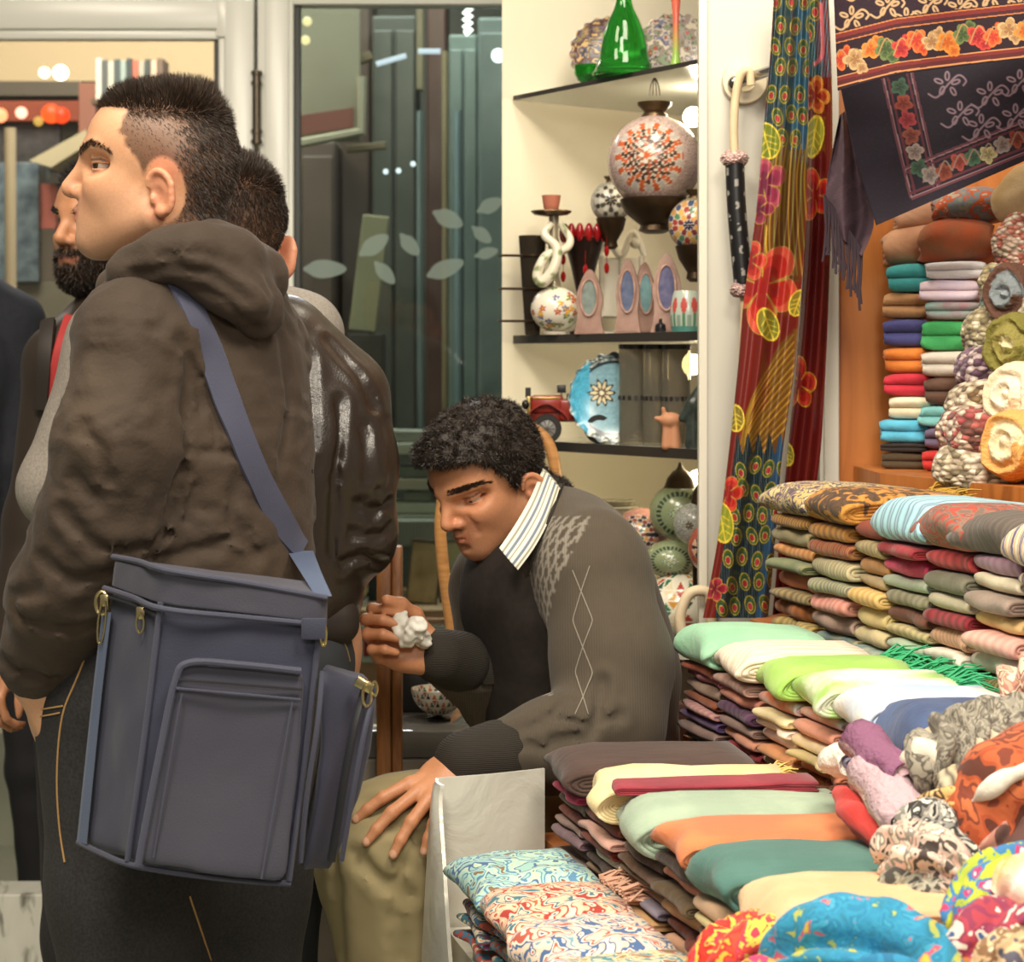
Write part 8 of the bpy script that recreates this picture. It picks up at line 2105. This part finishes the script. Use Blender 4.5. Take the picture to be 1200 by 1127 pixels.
# embroidered purple shawl
def vine(p, cx, cy, s_, c, w=1.5):
    for (dx, dy, a) in ((-1, -.5, 20), (-.6, .6, 110), (.7, .7, 60), (1, -.4, 160), (0, -1.1, 90)):
        x0, y0 = cx + dx * s_, cy + dy * s_; r = .55 * s_
        t = np.linspace(0, 2 * PI, 14); ca, sa = math.cos(math.radians(a)), math.sin(math.radians(a))
        p.line([(x0 + r * (math.cos(q) * .9 * ca - math.sin(q) * .42 * sa), y0 + r * (math.cos(q) * .9 * sa + math.sin(q) * .42 * ca)) for q in t], w, c, 2)
    p.line([(cx - 2.2 * s_, cy + 1.0 * s_), (cx - 1.2 * s_, cy + 1.4 * s_), (cx, cy), (cx + 1.3 * s_, cy - 1.2 * s_), (cx + 2.2 * s_, cy - .6 * s_), (cx + 1.9 * s_, cy)], w, c, 5)
def border_y(x): return np.interp(x, [970, 1050, 1120, 1200, 1300], [100, 80, 71, 62, 56])
def paint_front(x, y, u, v):
    p = Paint(x, y, '#2c1a26'); p.put(noise(np.stack([x, y, x * 0], 1), .5, 2) > .5, '#38222f', .6)
    g = lin('#c9a274')
    for i, (cx, cy) in enumerate(((998, 22), (1040, 8), (1062, 24), (1090, 5), (1125, 10), (1160, -2), (1195, 8), (1230, 0), (1010, -12), (1130, -25))): vine(p, cx, cy, 9, '#c4a078', 1.2)
    b = border_y(x) - y
    p.put((b < 60) & (b > -14), '#2a1822')
    for lo_, hi_, c in ((52, 57, '#7a2c2a'), (57, 58.6, '#c07848'), (48, 52, '#4a2028'), (46.5, 48, '#c07848'), (2, 6, '#7a2c2a'), (6, 7.4, '#c98a5a'), (-3, 2, '#5a2426'), (-5, -3, '#c98a5a')): p.put((b > lo_) & (b < hi_), c)
    for i in range(16):
        cx = 984 + i * 18; cy = float(border_y(cx)) - 26 + 4 * math.sin(i * 2.1)
        cols = (('#d8703a', '#c4502a', '#b83a2a'), ('#d88a3a', '#c8702a', '#b85a24'), ('#c8483a', '#b03030', '#98242a'), ('#c9a878', '#b08a60', '#9a7048'), ('#6a7a48', '#4f6038', '#3f5030'))[(i * 3) % 5]
        p.flower(cx, cy, 13 if i % 2 else 11, 5, cols, cols[0], i * .7); p.flower(cx + 8, cy + (10 if i % 2 else -10), 7, 4, (cols[0], cols[1], cols[2]), cols[1], i)
        p.line([(cx - 9, cy + 8), (cx, cy - 12), (cx + 9, cy - 4)], .8, '#b08a5a', 4)
    return p.C
wool = painted('embroidered wool', .85, bscale=240, bump=.4, bdist=.0015)
drape('hanging_shawl', [(976, -40), (1050, -40), (1120, -40), (1200, -40), (1290, -40)], [(982, 106), (1050, 88), (1120, 78), (1200, 68), (1290, 62)], 220, 460, lambda u, v: 2.98 + .006 * np.sin(v * 14) + .02 * (u - 1), paint_front, wool,
      'dark purple shawl with orange floral border hanging at the top right', 'shawl')
def paint_second(x, y, u, v):
    p = Paint(x, y, '#1d1523'); p.put(noise(np.stack([x, y, x * 0], 1), .5, 2) > .4, '#261b2d', .7)
    # an L-shaped embroidered border
    ex = 1068 - (232 - y) * .235                    # its upright
    ey = 232 - (x - 1068) * .40                     # its level arm
    def band(d, ok):
        for lo_, hi_, c in ((-2.5, 0, '#5f3440'), (0, 1.4, '#8a6a70'), (4, 7, '#5a2a36'), (28, 30.5, '#5a2a36'), (33, 34.4, '#8a6a70'), (34.4, 37, '#5f3440')): p.put((d > lo_) & (d < hi_) & ok, c)
    d1 = x - ex; d2 = (ey - y) * .93
    band(d1, (d2 > 0) & (y < 240)); band(d2, (d1 > 0))
    for i in range(6):
        t_ = 102 + i * 19; cx = 1068 - (232 - t_) * .235 + 17; cols = (('#3f5a48', '#344a3c', '#2a3c30'), ('#8a4436', '#7a342c', '#682824'), ('#9a3a40', '#842c34', '#70222a'), ('#84483c', '#743a30', '#602c26'), ('#9a8a84', '#84746e', '#6f605c'))[i % 5]
        if t_ < 205: p.flower(cx, t_, 10, 5, cols, cols[0], i)
    for i in range(9):
        cx = 1090 + i * 17; cy = 232 - (cx - 1068) * .40 - 18; cols = (('#8a807c', '#766a66', '#625654'), ('#84402f', '#743426', '#60281e'), ('#9a463c', '#84382f', '#702c26'), ('#3f6048', '#34503c', '#2a4030'), ('#a8a074', '#908660', '#786e4c'))[i % 5]
        p.flower(cx, cy + 3 * math.sin(i * 2), 10, 5, cols, cols[0], i * .6); p.line([(cx - 8, cy + 8), (cx, cy - 10), (cx + 8, cy)], .8, '#8a7468', 4)
    for cx, cy in ((1125, 135), (1160, 112), (1195, 98), (1110, 100), (1150, 150), (1190, 138)): vine(p, cx, cy, 10, '#8a7480', 1.0)
    return p.C
drape('hanging_shawl', [(982, 84), (995, 150), (1012, 215), (1027, 264)], [(1290, 62), (1290, 90), (1290, 125), (1290, 150)], 330, 190, lambda u, v: 3.20 + .02 * np.sin(u * 7 + v * 2) - .03 * u, paint_second, wool,
      'black purple shawl with L-shaped flower border hanging behind the orange bordered one', 'shawl')
def paint_tail(x, y, u, v):
    p = Paint(x, y, '#4a3640'); n_ = noise(np.stack([x * .8 + y * .5, y * .3, x * 0], 1), .22, 3); p.put(n_ > .1, '#5a4550', .7); p.put(np.abs(np.sin(y * .9 + x * .3)) > .93, '#3f2d38', .6); return p.C
tail = drape('hanging_shawl', [(984, 135), (975, 180), (968, 225), (972, 248), (985, 278)], [(990, 130), (1003, 175), (1016, 220), (1024, 262), (1010, 300)], 50, 120, lambda u, v: 3.30 + .02 * np.sin(u * 8 + v * 3), paint_tail, wool, 'greyish purple shawl end with dark fringe beside the orange wood', 'shawl')
rng = np.random.default_rng(5); mb = MB()
for i in range(26):
    t_ = i / 25; x0, y0 = 966 + 44 * t_, 232 + 62 * t_ ; L = 62 - 8 * math.sin(i * 2.2); sx = rng.uniform(-4, 5)
    mb.tube(catmull([P(x0, y0 - 4, 3.295), P(x0 + sx * .4, y0 + L * .4, 3.29), P(x0 + sx, y0 + L * .8, 3.29), P(x0 + sx * 1.4 + rng.uniform(-3, 3), y0 + L, 3.29)], 4), [.0022] * 13, 5)
fr = mb.build('fringe', plain('#33242e', .85), tail); fr['kind'] = 'stuff'
# ================================================================== light and camera
def area(name, loc, target, size, power, color=(1, 1, 1), sy=None):
    L = bpy.data.lights.new(name, 'AREA'); L.energy = power; L.color = color; L.size = size
    if sy: L.shape = 'RECTANGLE'; L.size_y = sy
    o = bpy.data.objects.new(name, L); o.location = loc
    o.rotation_euler = (Vector(target) - Vector(loc)).to_track_quat('-Z', 'Y').to_euler(); COL.objects.link(o); return o
def point(name, loc, power, color, r=.03):
    L = bpy.data.lights.new(name, 'POINT'); L.energy = power; L.color = color; L.shadow_soft_size = r
    o = bpy.data.objects.new(name, L); o.location = loc; COL.objects.link(o); return o
WARM = (1, .86, .66)
area('stall_lamp', (.55, 1.5, 2.75), (.45, 2.5, .9), .5, 32, (1, .9, .74))
area('overhead_fill', (-.7, .2, 4.2), (-.35, 2.9, 1.2), 1.0, 120, (1, .9, .75))  # unseen overhead area lights, this and the next, added for general brightness
area('overhead_fill', (-1.6, 2.0, 4.0), (-.5, 3.0, 1.2), .8, 55, WARM)
area('front_fill', (.25, -.6, 2.5), (-.05, 3.0, .95), .5, 30, (1, .93, .82))  # added frontal fill behind the camera, brightens faces; not a fitting of the passage
area('niche_lamp', (.28, 3.3, 2.6), (.3, 4.3, 1.5), .3, 9, (1, .9, .72))
point('shelf_bulb', P(826, 128, 4.0), 3.0, (1, .82, .55))
point('shelf_bulb', P(828, 428, 4.0), 1.2, (1, .82, .55))
point('shelf_bulb', P(830, 548, 4.0), 2.0, (1, .82, .5))
area('shop_lamp', (-.4, 7.2, 3.6), (-.4, 7.6, 0), 1.2, 110, (.93, .97, 1))
area('shop_lamp', (-1.8, 7.0, 3.6), (-1.9, 8.2, 0), 1.2, 130, (1, .92, .8))
wd = bpy.data.worlds.new('hall'); SC.world = wd; wd.use_nodes = True
wd.node_tree.nodes['Background'].inputs['Color'].default_value = (1, .92, .8, 1)
wd.node_tree.nodes['Background'].inputs['Strength'].default_value = .22
cam = bpy.data.cameras.new('camera'); co = bpy.data.objects.new('camera', cam); COL.objects.link(co)
cam.sensor_fit = 'HORIZONTAL'; cam.sensor_width = 36; cam.lens = 36 * F / 1200; cam.shift_y = -(563.5 - HOR) / 1200
co.location = (0, 0, EYE); co.rotation_euler = (PI / 2, 0, 0); cam.clip_end = 60; cam.clip_start = .05
cam.dof.use_dof = True; cam.dof.focus_distance = 2.75; cam.dof.aperture_fstop = 9
SC.camera = co
SC.view_settings.view_transform = 'Standard'; SC.view_settings.look = 'None'; SC.view_settings.gamma = 1; SC.view_settings.exposure = 0
SC.view_settings.use_curve_mapping = False
SC.cycles.use_denoising = True
SC.cycles.max_bounces = 8; SC.cycles.transparent_max_bounces = 24
